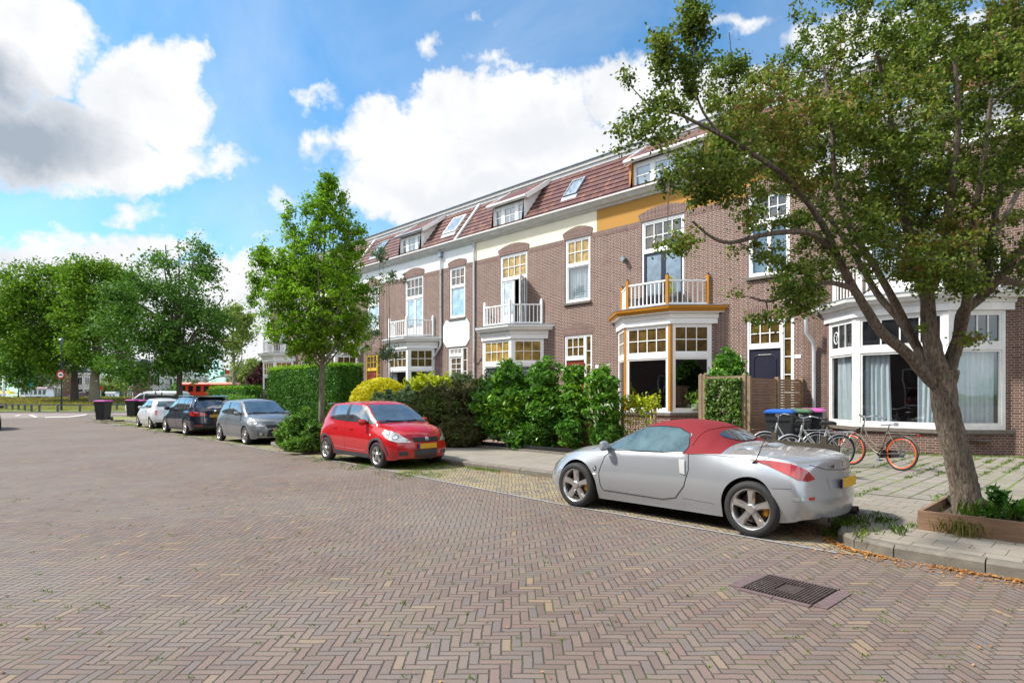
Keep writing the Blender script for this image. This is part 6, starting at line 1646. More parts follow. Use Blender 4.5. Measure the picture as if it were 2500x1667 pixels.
def make_tree(name, base, label, limbs, blobs, ncl, per, sig, lsize, leafm, barkm, twigs=300, cat='tree', group=None, elong=1.6, up=0.35, shell=0.45, twr=0.012, extra=None, trunk_n=12, gap=0.0, trim=None, upward=0.0, twigleaf=0.5, flute=0.0):
    root = thing(name, base, label, cat, group)
    rnd = random.Random(hash(label) % 1000 if False else len(label)*7)
    mb = MB(); L2 = []
    for path, r0, r1 in limbs:
        sp = smooth_path(path, 6 if flute else 4, min(0.025, r0*(0.03 if flute else 0.12)), rnd); k = len(sp)
        mb.tube(sp, [r0 + (r1-r0)*(i/(k-1))**0.8 for i in range(k)], trunk_n if r0 > 0.05 else 7, flute=flute if r0 > 0.05 else 0)
        L2.append((sp, r0, r1))
    cen = in_blobs(blobs, ncl, shell)
    if gap > 0:   # leave some pockets of air
        hol = in_blobs(blobs, int(ncl*0.04)+3, 0.6); keep = np.ones(len(cen), bool)
        for h in hol: keep &= np.linalg.norm(cen-h, axis=1) > gap*rng_.uniform(0.5, 1.2)
        cen = cen[keep]
    if trim is not None: cen = cen[trim(cen)]
    sk = skeleton_pts(L2); sk2 = sk[sk[:, 3] < max(0.10, sk[:, 3].max()*0.6)]
    if len(sk2) < 5: sk2 = sk
    tw = []
    sel = rng_.permutation(len(cen))[:twigs]; sel = sel[np.argsort([np.linalg.norm(sk2[:, :3]-cen[i], axis=1).min() for i in sel])]
    buf = np.zeros((len(sk2) + len(sel)*4, 4)); buf[:len(sk2)] = sk2; nb_ = len(sk2)
    for i in sel:
        c = cen[i]; dd = np.linalg.norm(buf[:nb_, :3]-c, axis=1) + np.maximum(0, buf[:nb_, 2]-c[2])*1.2
        j = int(dd.argmin()); a = Vector(buf[j, :3]); b = Vector(c)
        if (b-a).length > 3.6: continue
        sk2 = buf
        m = a.lerp(b, 0.5) + Vector((rng_.normal()*0.08, rng_.normal()*0.08, 0.10*(b-a).length - 0.05))
        m2 = a.lerp(b, 0.78) + Vector((rng_.normal()*0.05, rng_.normal()*0.05, 0.05*(b-a).length))
        r = max(twr*0.35, min(twr*1.0 + 0.006*(b-a).length, sk2[j, 3]*0.8))
        for q_, f_ in ((m, 0.7), (m2, 0.55), (b, 0.4)): buf[nb_] = (*q_, r*f_ + 0.001); nb_ += 1
        mb.tube([a, m, m2, b], [r, r*0.7, r*0.5, r*0.25], 5); tw.append((m, m2, b))
    mb.build('trunk', barkm, root, smooth=True, fix=False, uv=False)
    pts = [clumps(cen, per, sig)]
    if tw:
        T = []
        for m, m2, b in tw:
            for q in range(int(per*twigleaf)):
                t = rng_.uniform(0, 1); p = m.lerp(b, t); T.append((p.x + rng_.normal()*sig*0.35, p.y + rng_.normal()*sig*0.35, p.z + rng_.normal()*sig*0.3))
        if T: pts.append(np.array(T))
    if extra is not None: pts.append(extra)
    pts = np.concatenate(pts)
    leaf_mesh('crown', pts, lsize, leafm, root, up, elong)
    return root
PX = lambda *a: tuple(P(*a))
def B(px, py, t, rx, ry, rf=None, w=None):
    """foliage mass at a photo position: half sizes in photo pixels, depth half size in metres"""
    k = t/FOC; r1, r3 = rx*k, ry*k; r2 = rf if rf is not None else (r1+r3)/2
    return (P(px, py, t), r1, r2, r3, w if w else rx*ry)

# ---- the big hawthorn in the wooden planter
T0 = 7.6
limbs = [([PX(2362,1262,T0),PX(2352,1180,T0),PX(2330,1090,T0),PX(2310,1000,T0),PX(2304,940,T0),PX(2308,905,T0)], 0.150, 0.135),
 ([PX(2372,1275,T0),PX(2362,1235,T0),PX(2352,1180,T0)], 0.190, 0.145),
 ([PX(2302,950,T0),PX(2268,925,T0),PX(2218,866,T0-.1),PX(2155,813,T0-.2),PX(2119,763,T0-.3),PX(2086,706,T0-.4),PX(2046,630,T0-.5),PX(2010,551,T0-.6),PX(1934,449,T0-.8),PX(1857,388,T0-.9),PX(1760,330,T0-1.0),PX(1660,280,T0-1.1)], 0.082, 0.015),
 ([PX(2300,930,T0),PX(2285,912,T0),PX(2238,846,T0+.2),PX(2195,779,T0+.4),PX(2140,715,T0+.6),PX(2080,610,T0+.8),PX(2000,500,T0+1.0),PX(1920,390,T0+1.2),PX(1850,290,T0+1.3),PX(1790,200,T0+1.4)], 0.070, 0.015),
 ([PX(2305,935,T0),PX(2280,860,T0),PX(2268,800,T0),PX(2262,720,T0),PX(2235,640,T0),PX(2215,560,T0),PX(2195,450,T0+.1),PX(2182,360,T0+.2),PX(2170,250,T0+.3),PX(2140,130,T0+.3)], 0.115, 0.02),
 ([PX(2312,925,T0),PX(2325,870,T0),PX(2342,820,T0),PX(2350,763,T0+.1),PX(2395,725,T0+.1),PX(2412,660,T0+.2),PX(2420,587,T0+.2),PX(2440,470,T0+.3),PX(2470,350,T0+.4),PX(2490,200,T0+.5)], 0.090, 0.022),
 ([PX(2400,720,T0+.1),PX(2440,680,T0-.2),PX(2500,600,T0-.4),PX(2580,500,T0-.6)], 0.06, 0.02),
 ([PX(2342,820,T0),PX(2360,740,T0-.3),PX(2372,650,T0-.5),PX(2380,540,T0-.7),PX(2400,400,T0-.9),PX(2420,240,T0-1.0)], 0.07, 0.018),
 ([PX(2262,720,T0),PX(2300,640,T0-.3),PX(2310,540,T0-.5),PX(2330,420,T0-.7),PX(2340,300,T0-.8),PX(2330,150,T0-.9)], 0.07, 0.018),
 ([PX(2238,846,T0+.2),PX(2180,730,T0+.1),PX(2130,640,T0-.1),PX(2076,560,T0-.3),PX(2040,440,T0-.4),PX(2030,300,T0-.5),PX(2010,160,T0-.5)], 0.055, 0.015),
 ([PX(2040,620,T0-.5),PX(1990,575,T0-.7),PX(1934,566,T0-.8),PX(1857,575,T0-.9),PX(1786,592,T0-1.0),PX(1740,580,T0-1.1),PX(1690,540,T0-1.2)], 0.045, 0.012),
 ([PX(2086,706,T0-.4),PX(2020,690,T0-.7),PX(1950,710,T0-.9),PX(1880,735,T0-1.0),PX(1830,725,T0-1.1)], 0.035, 0.010),
 ([PX(2230,640,T0),PX(2260,520,T0+.6),PX(2290,400,T0+1.0),PX(2300,260,T0+1.3)], 0.06, 0.02),
 ([PX(2420,587,T0+.2),PX(2480,480,T0+.9),PX(2540,350,T0+1.3)], 0.05, 0.02),
 ([PX(2440,680,T0-.2),PX(2520,690,T0+.3),PX(2600,620,T0+.5)], 0.05, 0.02),
 ([PX(1760,330,T0-1.0),PX(1710,260,T0-1),PX(1692,160,T0-1),PX(1690,0,T0-1)], 0.018, 0.005),([PX(1680,300,T0-1.1),PX(1640,220,T0-1),PX(1622,140,T0-1),PX(1618,80,T0-1)], 0.014, 0.004),
 ([PX(1660,280,T0-1.1),PX(1590,260,T0-1),PX(1530,200,T0-1)], 0.014, 0.004),([PX(1700,400,T0-1),PX(1640,430,T0-1.2),PX(1630,550,T0-1.2)], 0.012, 0.004),([PX(1850,290,T0+1.3),PX(1800,220,T0+.6),PX(1780,80,T0+.4)], 0.016, 0.005)]
blobs = [B(2200,330,T0,250,240,1.6),B(2420,260,T0,190,260,1.6),B(2330,520,T0,220,180,1.3),B(2060,300,T0+.2,200,180,1.4),B(1920,330,T0,190,150,1.2),
 B(1780,340,T0-.6,160,100,0.7,11000),B(1640,300,T0-1,105,62,0.45,9880),B(1560,250,T0-1,55,60,0.3),B(1560,340,T0-1,70,35,0.3),B(1900,480,T0-.4,180,80,0.7,18050),B(1740,430,T0-.9,110,65,0.4,7980),
 B(1840,200,T0+.8,110,90,0.6),B(2000,110,T0,110,110,0.9),B(2150,90,T0,150,120,1.0),B(2330,60,T0,180,130,1.2),B(2460,80,T0,120,150,1.0),
 B(1690,110,T0-1,32,130,0.2,9880),B(1620,140,T0-1,22,70,0.15,3420),B(1780,130,T0+.4,36,80,0.25,6080),B(1880,110,T0+.5,45,75,0.3,6840),B(1530,215,T0-1,22,42,0.15,2280),
 B(1630,480,T0-1.2,22,75,0.18,4940),B(1690,520,T0-1.2,28,70,0.2,4940),B(1660,585,T0-1.2,55,35,0.25,5320),B(1760,560,T0-1.1,75,45,0.4,7980),
 B(1800,600,T0-1,60,20,0.25,1900),B(1880,600,T0-.9,60,35,0.3,3040),B(1960,640,T0-.7,75,55,0.4,5510),B(2060,560,T0-.4,100,95,0.6,13300),B(1870,700,T0-1,85,32,0.3,4560),B(1950,725,T0-.8,60,50,0.35,4370),B(1885,775,T0-1,48,30,0.25,2470),
 B(2130,640,T0,90,70,0.8,6650),B(2260,640,T0-.6,110,90,0.6,9500),B(2450,570,T0,110,120,0.9,15200),B(2330,690,T0-.7,60,40,0.35,3230),B(2470,700,T0,60,28,0.4,1330),B(2230,790,T0-.5,30,22,0.2,665),B(2380,830,T0-.4,32,24,0.2,665)]
def trim_big(c):      # keep the crown above the height of the windows' lower part
    return np.ones(len(c), bool)
big = make_tree('hawthorn_tree', tuple(G(2362,1262,0.12)), 'large spreading tree with reddish-green leaves growing from a wooden planter', limbs, blobs, 3500, 46, 0.066, 0.034, M['haw'], M['bark'], twigs=1700, elong=1.35, twr=0.007, gap=0.31, trunk_n=44, twigleaf=0.45, flute=0.09)
# ---- young hornbeam beside the kerb-side shrub
T1 = 17.8
cx = 785
limbs = [([PX(785,1088,T1),PX(785,1000,T1),PX(786,930,T1),PX(787,890,T1)], 0.085, 0.075),
 ([PX(787,890,T1),PX(790,800,T1),PX(788,700,T1),PX(792,600,T1),PX(795,500,T1),PX(796,440,T1)], 0.065, 0.008)]
rnd = random.Random(5)
for (ex, ey, sy, dt) in ((640,650,880,0.2),(700,560,860,-.4),(665,740,895,-.3),(720,640,870,.5),(745,520,850,.1),(860,560,850,-.2),(890,650,870,.3),(905,760,890,-.4),(830,500,820,.3),(880,820,900,.5),(690,800,905,.4),(770,560,850,-.6),(815,620,860,.7),(850,700,880,-.7)):
    a = PX(787,sy,T1); b = PX(ex,ey,T1+dt*2); m1 = Vector(a).lerp(Vector(b), 0.35) + Vector((0,0,0.10)); m2 = Vector(a).lerp(Vector(b), 0.7) + Vector((0,0,0.22))
    limbs.append(([a, tuple(m1), tuple(m2), b], 0.032, 0.006))
blobs = [B(785,760,T1,110,110,1.1),B(700,720,T1,75,75,0.8),B(862,745,T1,46,80,0.7),B(782,640,T1,82,85,0.9),B(690,650,T1,55,50,0.5,2000),B(850,640,T1,36,55,0.5),B(792,545,T1,45,80,0.6),B(795,470,T1,22,45,0.25,1100),
 B(640,660,T1,26,60,0.3,1300),B(640,730,T1,26,40,0.3,1000),B(720,560,T1,32,60,0.4,1700),B(850,560,T1,25,45,0.3,1100),B(690,800,T1,60,40,0.5),B(750,850,T1,60,38,0.5,1600),B(850,830,T1,50,45,0.5),B(905,700,T1,22,40,0.3,700),B(705,520,T1,9,45,0.1,420),B(745,480,T1,10,50,0.12,500),B(835,500,T1,9,45,0.1,420),B(880,585,T1,10,40,0.1,380),B(645,610,T1,9,40,0.1,380),B(810,455,T1,9,35,0.1,300),B(622,690,T1,14,22,0.15,300)]
make_tree('young_street_tree', tuple(G(785,1100,0.12)), 'slim young tree with bright green upright crown in front of the row', limbs, blobs, 1800, 34, 0.085, 0.055, M['hornb'], M['bark2'], twigs=500, elong=1.5, twr=0.005, gap=0.25, up=0.1)
# ---- background trees at the corner
def crown_tree(label, px, base_y, t, trunk_r, top_y, blobs, leafm, n, per=34, ls=0.20, sig=0.36, barkm=None, name='tree', z0=None, gap=0.9, tw=250):
    b0 = P(px, HOR, t); z0 = 0.2 if z0 is None else z0; b0.z = z0
    h = P(px, top_y, t).z
    limbs = [([tuple(b0), tuple(b0 + Vector((0.1,0,(h-z0)*0.18))), tuple(b0 + Vector((-0.1,0.1,(h-z0)*0.35))), tuple(b0 + Vector((0.15,0,(h-z0)*0.62))), tuple(b0 + Vector((0,0,(h-z0)*0.92)))], trunk_r, trunk_r*0.1)]
    rnd = random.Random(int(px))
    for i, bl in enumerate(blobs):
        c = Vector(bl[0]); s = b0 + Vector((0,0,(h-z0)*rnd.uniform(0.22,0.45)))
        limbs.append(([tuple(s), tuple(s.lerp(c,0.5) + Vector((0,0,0.3))), tuple(c - Vector((0,0,bl[3]*0.1))), tuple(c + Vector((0,0,bl[3]*0.45)))], trunk_r*0.42, trunk_r*0.05))
    return make_tree(name, tuple(b0), label, limbs, blobs, n, per, sig, ls, leafm, barkm or M['bark3'], twigs=tw, twr=0.02, gap=gap, up=0.5, group='trees around the street end')
T2 = 46
crown_tree('broad dark green tree on the corner behind the parked cars', 437, 985, T2, 0.28, 585, [B(430,690,T2,95,80,3),B(400,640,T2,45,55,1.5,1800),B(470,640,T2,45,55,1.6,1800),B(330,800,T2,95,60,2.5),B(300,720,T2,50,40,1.5,1400),B(520,780,T2,75,55,2.5),B(565,830,T2,30,45,1.5,900),B(430,830,T2,110,80,3),B(360,900,T2,70,50,2),B(300,870,T2,60,45,1.5),B(470,880,T2,60,38,2.0),B(540,730,T2,35,35,1.2,900),B(405,610,T2,30,28,1,600)], M['oakl'], 1900, 34, 0.15, 0.40, gap=1.1)
T3 = 82
crown_tree('big chestnut tree with brownish green crown at the far left on the grass', 182, 980, T3, 0.55, 650, [B(60,760,T3,75,75,4),B(100,700,T3,70,55,3.5),B(40,690,T3,40,40,2.5,1000),B(160,720,T3,70,70,4),B(90,830,T3,75,60,4),B(150,865,T3,60,48,3.5),B(20,800,T3,40,60,3,1500)], M['chest'], 1900, 34, 0.24, 0.60, gap=1.2, z0=0.5)
crown_tree('chestnut tree with lime green crown behind the sign', 231, 992, T3-3, 0.75, 640, [B(240,700,T3-3,70,65,4),B(210,770,T3-3,80,70,4),B(280,750,T3-3,55,70,3.5),B(240,840,T3-3,80,55,4),B(200,660,T3-3,45,35,2.5,900),B(290,690,T3-3,35,35,2.5,700),B(270,885,T3-3,45,32,3,900)], M['chest'], 1900, 34, 0.24, 0.60, barkm=M['bark2'], gap=1.2, z0=0.35)
crown_tree('light green young tree at the left edge of the grass', 45, 968, 90, 0.10, 860, [B(45,890,90,38,45,2),B(15,860,92,30,60,2),B(60,930,90,28,25,1.5,400)], M['shrub'], 320, 26, 0.24, 0.5, z0=1.0, gap=0.8)
crown_tree('tall pale tree behind the left chestnut', 10, 960, 125, 0.35, 720, [B(5,800,125,45,90,5),B(60,890,125,60,45,4),B(-30,860,125,60,80,5),B(110,930,128,40,28,3)], M['pale'], 700, 26, 0.34, 0.9, z0=0.3, gap=1.5)
crown_tree('pale plane tree by the waterside behind the dark tree', 570, 955, 78, 0.35, 740, [B(570,800,78,45,55,3),B(590,870,78,28,45,2,1100),B(590,890,78,20,25,1.5,500),B(610,830,78,16,40,1.2,400),B(500,930,80,30,20,1.5)], M['pale'], 520, 22, 0.26, 0.5, barkm=M['bark2'], z0=0.3, gap=1.5)
crown_tree('pale tree among the far houses', 618, 950, 170, 0.4, 870, [B(618,905,170,35,28,4),B(590,925,172,25,18,3)], M['pale'], 320, 22, 0.42, 0.8, z0=0.2, gap=1.4)
crown_tree('willow like bush beside the far brick house', 268, 965, 118, 0.3, 915, [B(268,945,118,28,25,3),B(300,955,118,15,14,2)], M['pale'], 300, 26, 0.30, 0.6, z0=0.2, gap=1.2)
for i, (px, ty, t, rx) in enumerate(((-120,860,150,120),(345,935,165,60),(700,900,190,90),(-300,840,160,140),(470,940,150,40))):
    crown_tree(['tall green tree mass left of the canal','green tree between the far houses','tree behind the row of houses','tall tree outside the left edge','small green tree across the water'][i], px, 960, t, 0.4, ty, [B(px,(ty+950)/2,t,rx,(950-ty)/2,6),B(px+rx*0.6,(ty+950)/2+15,t,rx*0.6,(950-ty)/2.6,5)], M['oakl'] if i % 2 else M['shrub'], 420, 24, 0.45, 1.0, z0=0.2, gap=1.8, tw=60)

# ---- hedges and shrubs
def surf_hedge(x0, x1, y0, y1, z0, z1, n, rough=0.06):
    """points and outward normals over a clipped hedge"""
    A = [(x1-x0)*(z1-z0), (x1-x0)*(z1-z0), (y1-y0)*(z1-z0), (y1-y0)*(z1-z0), (x1-x0)*(y1-y0)]
    w = np.array(A)*np.array([1.3,0.4,1,1,1.4]); w /= w.sum(); f = rng_.choice(5, n, p=w)
    u = rng_.uniform(0, 1, n); v = rng_.uniform(0, 1, n); p = np.zeros((n, 3)); nr = np.zeros((n, 3))
    X = x0+(x1-x0)*u; Y = y0+(y1-y0)*u; Z = z0+(z1-z0)*v; Y2 = y0+(y1-y0)*v
    for k, (a, b, c, d) in enumerate(((X, np.full(n, y0), Z, (0,-1,0)), (X, np.full(n, y1), Z, (0,1,0)), (np.full(n, x0), Y, Z, (-1,0,0)), (np.full(n, x1), Y, Z, (1,0,0)), (X, Y2, np.full(n, z1), (0,0,1)))):
        m = f == k; p[m] = np.stack([a, b, c], 1)[m]; nr[m] = d
    # round the corners
    c = np.array([(x0+x1)/2, (y0+y1)/2, (z0+z1)/2]); h = np.array([x1-x0, y1-y0, z1-z0])/2; rc = min(h)*0.45
    q = np.abs(p-c) - (h-rc); q = np.maximum(q, 0); L = np.linalg.norm(q, axis=1); m = L > rc
    sg = np.sign(p-c); p[m] = (c + sg*(np.minimum(np.abs(p-c), h-rc) + q*(rc/np.maximum(L, 1e-6))[:, None]))[m]
    low = np.sin(p[:, 0]*2.3 + 1)*0.03 + np.sin(p[:, 0]*5.1 + p[:, 2]*3)*0.03 + np.sin(p[:, 2]*4.0)*0.025
    p += nr*(low + rng_.normal(size=n)*rough)[:, None]
    return p, nr
def hedge(label, x0, x1, y0, y1, z0, z1, n, leafm, ls=0.045, top=None, name='hedge', group=None):
    root = thing(name, ((x0+x1)/2, (y0+y1)/2, z0), label, 'hedge', group)
    p, nr = surf_hedge(x0, x1, y0, y1, z0, z1, n)
    leaf_mesh('foliage', p, ls, leafm, root, 0.2, 1.5, nr*0.9)
    if top is not None:
        k = n//5; q = np.stack([rng_.uniform(x0+0.1, x1-0.1, k), rng_.uniform(y0, y1, k), z1 + rng_.normal(size=k)*0.05 + 0.02], 1); 
        leaf_mesh('new_shoots', q, ls*1.0, top, root, 1.0, 1.9)
    mb = MB(); e = 0.12; mb.box(x0+e, x1-e, y0+e, y1-e, z0-0.05, z1-e); mb.build('inner_twigs', leafm, root)
    return root
def shrub(label, blobs, ncl, per, sig, ls, leafm, name='shrub', cat='shrub', z0=0.11, stems=10, elong=1.6, shell=0.3, core=0.72, group=None, up=0.4, barkm=None, twigs=60):
    c = sum((Vector(b[0]) for b in blobs), Vector((0,0,0))) / len(blobs); base = (c.x, c.y, z0)
    root = thing(name, base, label, cat, group)
    cen = in_blobs(blobs, ncl, shell); cen = cen[cen[:, 2] > z0+0.05]
    if core is not None and shell >= 0.15:      # uneven lobes and stray shoots
        k = max(6, ncl//9); a = cen[rng_.choice(len(cen), k)]; c0 = np.array([c.x, c.y, c.z]); o_ = (a-c0); o_ /= np.linalg.norm(o_, axis=1)[:, None]+1e-6; o_[:, 2] += 0.7
        ln_ = rng_.uniform(0.03, 0.26, k)*min(1.0, blobs[0][3]*1.6)
        cen = np.concatenate([cen] + [a + o_*(ln_*f)[:, None] for f in (0.4, 0.7, 1.0)])
    pts = clumps(cen, per, sig); pts = pts[pts[:, 2] > z0]
    leaf_mesh('foliage', pts, ls, leafm, root, up, elong)
    mb = MB(); rnd = random.Random(3)
    for b in blobs:
        for k in range(max(1, stems//len(blobs))):
            tp = Vector(b[0]) + Vector((rnd.uniform(-.6,.6)*b[1], rnd.uniform(-.4,.4)*b[2], rnd.uniform(-.2,.7)*b[3])); f = Vector((tp.x*0.4 + b[0][0]*0.6, tp.y*0.4 + b[0][1]*0.6, z0))
            if core == 0 and len(blobs) <= 3: f = Vector(base)
            mb.tube([f, f.lerp(tp, 0.5) + Vector((rnd.uniform(-.06,.06), 0, 0)), tp], [0.016, 0.011, 0.004], 5)
    mb.build('stems', barkm or M['twig'], root, smooth=True, fix=False)
    if core:
        mb = MB()
        for b in blobs:
            n1, n2 = 7, 12; o = len(mb.v)
            for i in range(n1+1):
                a = math.pi*i/n1
                for j in range(n2):
                    g = 2*math.pi*j/n2; k_ = core*(1+0.12*math.sin(3*g+i))
                    v = Vector(b[0]) + CAM3[0]*b[1]*k_*math.sin(a)*math.cos(g) + CAM3[1]*b[2]*k_*math.sin(a)*math.sin(g) + CAM3[2]*b[3]*k_*math.cos(a)
                    mb.v.append((v.x, v.y, max(z0+0.01, v.z)))
            for i in range(n1):
                for j in range(n2): mb.f.append((o+i*n2+j, o+i*n2+(j+1) % n2, o+(i+1)*n2+(j+1) % n2, o+(i+1)*n2+j)); mb.m.append(0)
        mb.build('inner_foliage', leafm, root, smooth=True, fix=False)
    return root
hedge('tall clipped dark green hedge behind the young tree', -29.3, -22.4, 12.0, 13.3, 0.1, 2.85, 26000, M['hedge'], 0.060, M['hornb'])
hedge('clipped green hedge behind the dark blue car', -38.2, -32.6, 12.2, 13.2, 0.1, 2.02, 9000, M['hedge'], 0.065, M['hornb'], group='low hedges')
hedge('low flat-topped light hedge behind the dark silver hatchback', -33.5, -30.2, 11.0, 12.0, 0.1, 1.52, 6000, M['shrub'], 0.06, group='low hedges')
t_ = 21.5
shrub('golden yellow clipped dome bush behind the red car', [B(930,985,t_,76,62,0.95)], 5200, 7, 0.022, 0.034, M['yell'], name='golden_bush', shell=0.06, core=0.93, up=0.3)
shrub('loose lime yellow bush right of the golden dome', [B(1055,955,t_+.5,50,38,0.6),B(1030,965,t_+.5,40,35,0.5)], 700, 18, 0.05, 0.075, M['lime'], shell=0.2, core=0.8)
shrub('small blue-green bush in front of the second door', [B(1125,935,t_+1,32,20,0.4)], 200, 18, 0.05, 0.06, M['greyg'], core=0.8)
shrub('fern-like grey-green shrub below the golden dome', [B(960,995,t_-1.6,55,32,0.4),B(1000,985,t_-1.6,30,28,0.35)], 330, 16, 0.05, 0.075, M['greyg'], core=0.6, elong=3.0)
shrub('brown-green spreading juniper between the golden bush and the laurels', [B(1095,1010,18.8,75,65,0.8),B(1150,970,18.8,40,40,0.6),B(1050,1000,18.5,45,50,0.6),B(1120,1055,18.2,70,42,0.6),B(1165,945,18.8,25,18,0.3)], 2600, 20, 0.045, 0.034, M['junip'], shell=0.22, core=0.85, elong=3.2)
lg = 'laurel bushes along the garden edge'
shrub('broad glossy green laurel bush in front of the bay with curtains', [B(1255,1000,17.6,75,80,0.6),B(1240,930,17.6,38,35,0.4),B(1320,935,17.4,32,45,0.4),B(1200,1000,17.8,35,60,0.5),B(1330,1010,17.2,45,70,0.5),B(1290,1065,17.2,60,30,0.4)], 1000, 24, 0.075, 0.075, M['laurel'], name='laurel_bush', cat='bush', shell=0.25, core=0.66, elong=2.2, group=lg)
shrub('narrow laurel left of the wooden box in front of the red door', [B(1400,925,16.8,24,30,0.25),B(1402,990,16.6,30,50,0.28),B(1395,1060,16.4,28,40,0.28)], 280, 20, 0.06, 0.065, M['laurel'], name='laurel_bush', cat='bush', shell=0.35, core=0, elong=2.2, group=lg)
shrub('narrow laurel with cream blossom left of the orange-trimmed bay', [B(1470,935,16.2,36,32,0.3),B(1475,1000,16.1,36,50,0.32),B(1478,1060,16.0,36,42,0.32)], 400, 22, 0.06, 0.068, M['laurel'], name='laurel_bush', cat='bush', shell=0.3, core=0.45, elong=2.2, group=lg)
mb = MB(); rnd = random.Random(8)
for i in range(16):
    b = P(1470+rnd.uniform(-30,30), 975+rnd.uniform(-25,60), 15.65); d = Vector((rnd.uniform(-.05,.05), -0.03, rnd.uniform(.04,.10)))
    mb.tube([b, b+d*0.5, b+d], [0.012, 0.016, 0.004], 5)
lb = [o for o in bpy.data.objects if o.name.startswith('laurel_bush')][-1]
mb.build('blossom', M['blossom'], lb, smooth=True)
shrub('leafy green shrub on the kerb island between the grey and red cars', [B(735,1050,17.7,42,38,0.45),B(700,1060,18.0,22,30,0.3),B(775,1065,17.2,30,28,0.35),B(725,1085,17.0,30,16,0.3)], 420, 22, 0.06, 0.06, M['shrub'], shell=0.3, core=0.5, elong=2.0)
shrub('green climber bush against the wall between bay and dark door', [B(1780,890,19.0,34,28,0.3),B(1765,915,18.8,30,18,0.3),B(1800,925,18.8,25,25,0.3)], 260, 22, 0.05, 0.06, M['laurel'], name='climber_bush', core=0.7, shell=0.2, z0=1.0)
shrub('purple leaved bush beyond the end of the row', [B(648,915,62,22,26,1.2),B(630,935,62,20,20,1)], 380, 22, 0.13, 0.22, M['purple'], core=0.8)
shrub('grey-green mimosa-like tree top in front of the second house', [B(955,680,25,40,22,0.5,500),B(930,620,25,18,22,0.3,200),B(890,800,25,45,50,0.8,1200),B(950,860,25,40,25,0.5,500)], 120, 22, 0.09, 0.06, M['greyg'], name='feathery_tree', cat='tree', core=0, shell=0.5, stems=14)
# ---------------------------------------------------------------- garden woodwork, bins, bicycles
root = thing('slatted_fence', (-7.35, 16.05, 0.11), 'brown horizontal slat fence between the two front gardens', 'fence')
mb = MB()
for y0, y1 in ((16.12, 17.85), (17.93, 19.70)):
    for i in range(24):
        z = 0.25 + i*0.078; mb.box(-7.365, -7.335, y0, y1, z, z+0.066)
        if i % 2: mb.v[-8:] = [(a-0.012, b, c) for a, b, c in mb.v[-8:]]
mb.build('slats', M['slat'], root)
for y in (16.06, 17.89, 19.74):
    mb = MB(); mb.box(-7.40, -7.30, y-0.045, y+0.045, 0.1, 2.17); mb.build('post', M['post'], root)
root = thing('ivy_trellis', (-8.0, 16.05, 0.11), 'wooden trellis screen overgrown with ivy beside the slat fence', 'trellis')
for x in (-8.74, -8.62, -7.46):
    mb = MB(); mb.box(x-0.05, x+0.05, 15.98, 16.08, 0.1, 2.22); mb.lathe([(0.045,0),(0.03,0.03),(0,0.04)], (x, 16.03, 2.22), (0,0,1), 8); mb.build('post', M['post'], root)
mb = MB(); mb.box(-8.57, -7.51, 16.0, 16.06, 2.10, 2.17); mb.build('top_rail', M['post'], root)
mb = MB()
for i in range(9): x = -8.5 + i*0.12; mb.box(x, x+0.02, 16.02, 16.04, 0.15, 2.1)
mb.build('lattice', M['slat'], root)
n = 6500; p = np.stack([rng_.uniform(-8.55, -7.5, n), 15.97 + rng_.normal(size=n)*0.06, 0.2 + 1.9*rng_.uniform(0, 1, n)**0.85], 1)
keep = np.sin(p[:,0]*7+p[:,2]*3)+np.sin(p[:,0]*13-p[:,2]*9)+rng_.normal(size=n)*0.7 > -1.1
leaf_mesh('ivy', p[keep], 0.065, M['ivy'], root, 0.1, 1.2, np.array([0,-1.0,0.2]))
root = thing('vine_frame', (-9.3, 13.6, 0.11), 'two round posts with a thin wire screen and a light green vine', 'trellis')
xs_ = (onwall(1520, HOR, 13.6).x, onwall(1599, HOR, 13.6).x)
for x, h in zip(xs_, (1.56, 1.64)):
    mb = MB(); mb.tube([(x, 13.6, 0.1), (x, 13.6, h)], 0.045, 10); mb.build('post', M['post'], root, smooth=True)
mb = MB()
for i in range(1, 12): x = xs_[0] + (xs_[1]-xs_[0])*i/12; mb.tube([(x, 13.6, 0.15), (x, 13.6, 1.35)], 0.006, 4)
for z in (0.35, 0.75, 1.15): mb.tube([(xs_[0], 13.6, z), (xs_[1], 13.6, z)], 0.005, 4)
mb.build('wires', M['iron'], root)
n = 420; p = np.stack([rng_.uniform(xs_[0], xs_[1]+0.15, n), 13.57 + rng_.normal(size=n)*0.07, 1.42 + rng_.normal(size=n)*0.11], 1)
n2 = 420; p2 = np.stack([xs_[0] + (xs_[1]-xs_[0])*rng_.integers(1, 12, n2)/12 + rng_.normal(size=n2)*0.05, 13.57 + rng_.normal(size=n2)*0.05, rng_.uniform(0.15, 1.35, n2)], 1)
leaf_mesh('vine', np.concatenate([p, p2, p[:200] + np.array([0,0,0.05])]), 0.065, M['lime'], root, 0.4, 1.5)
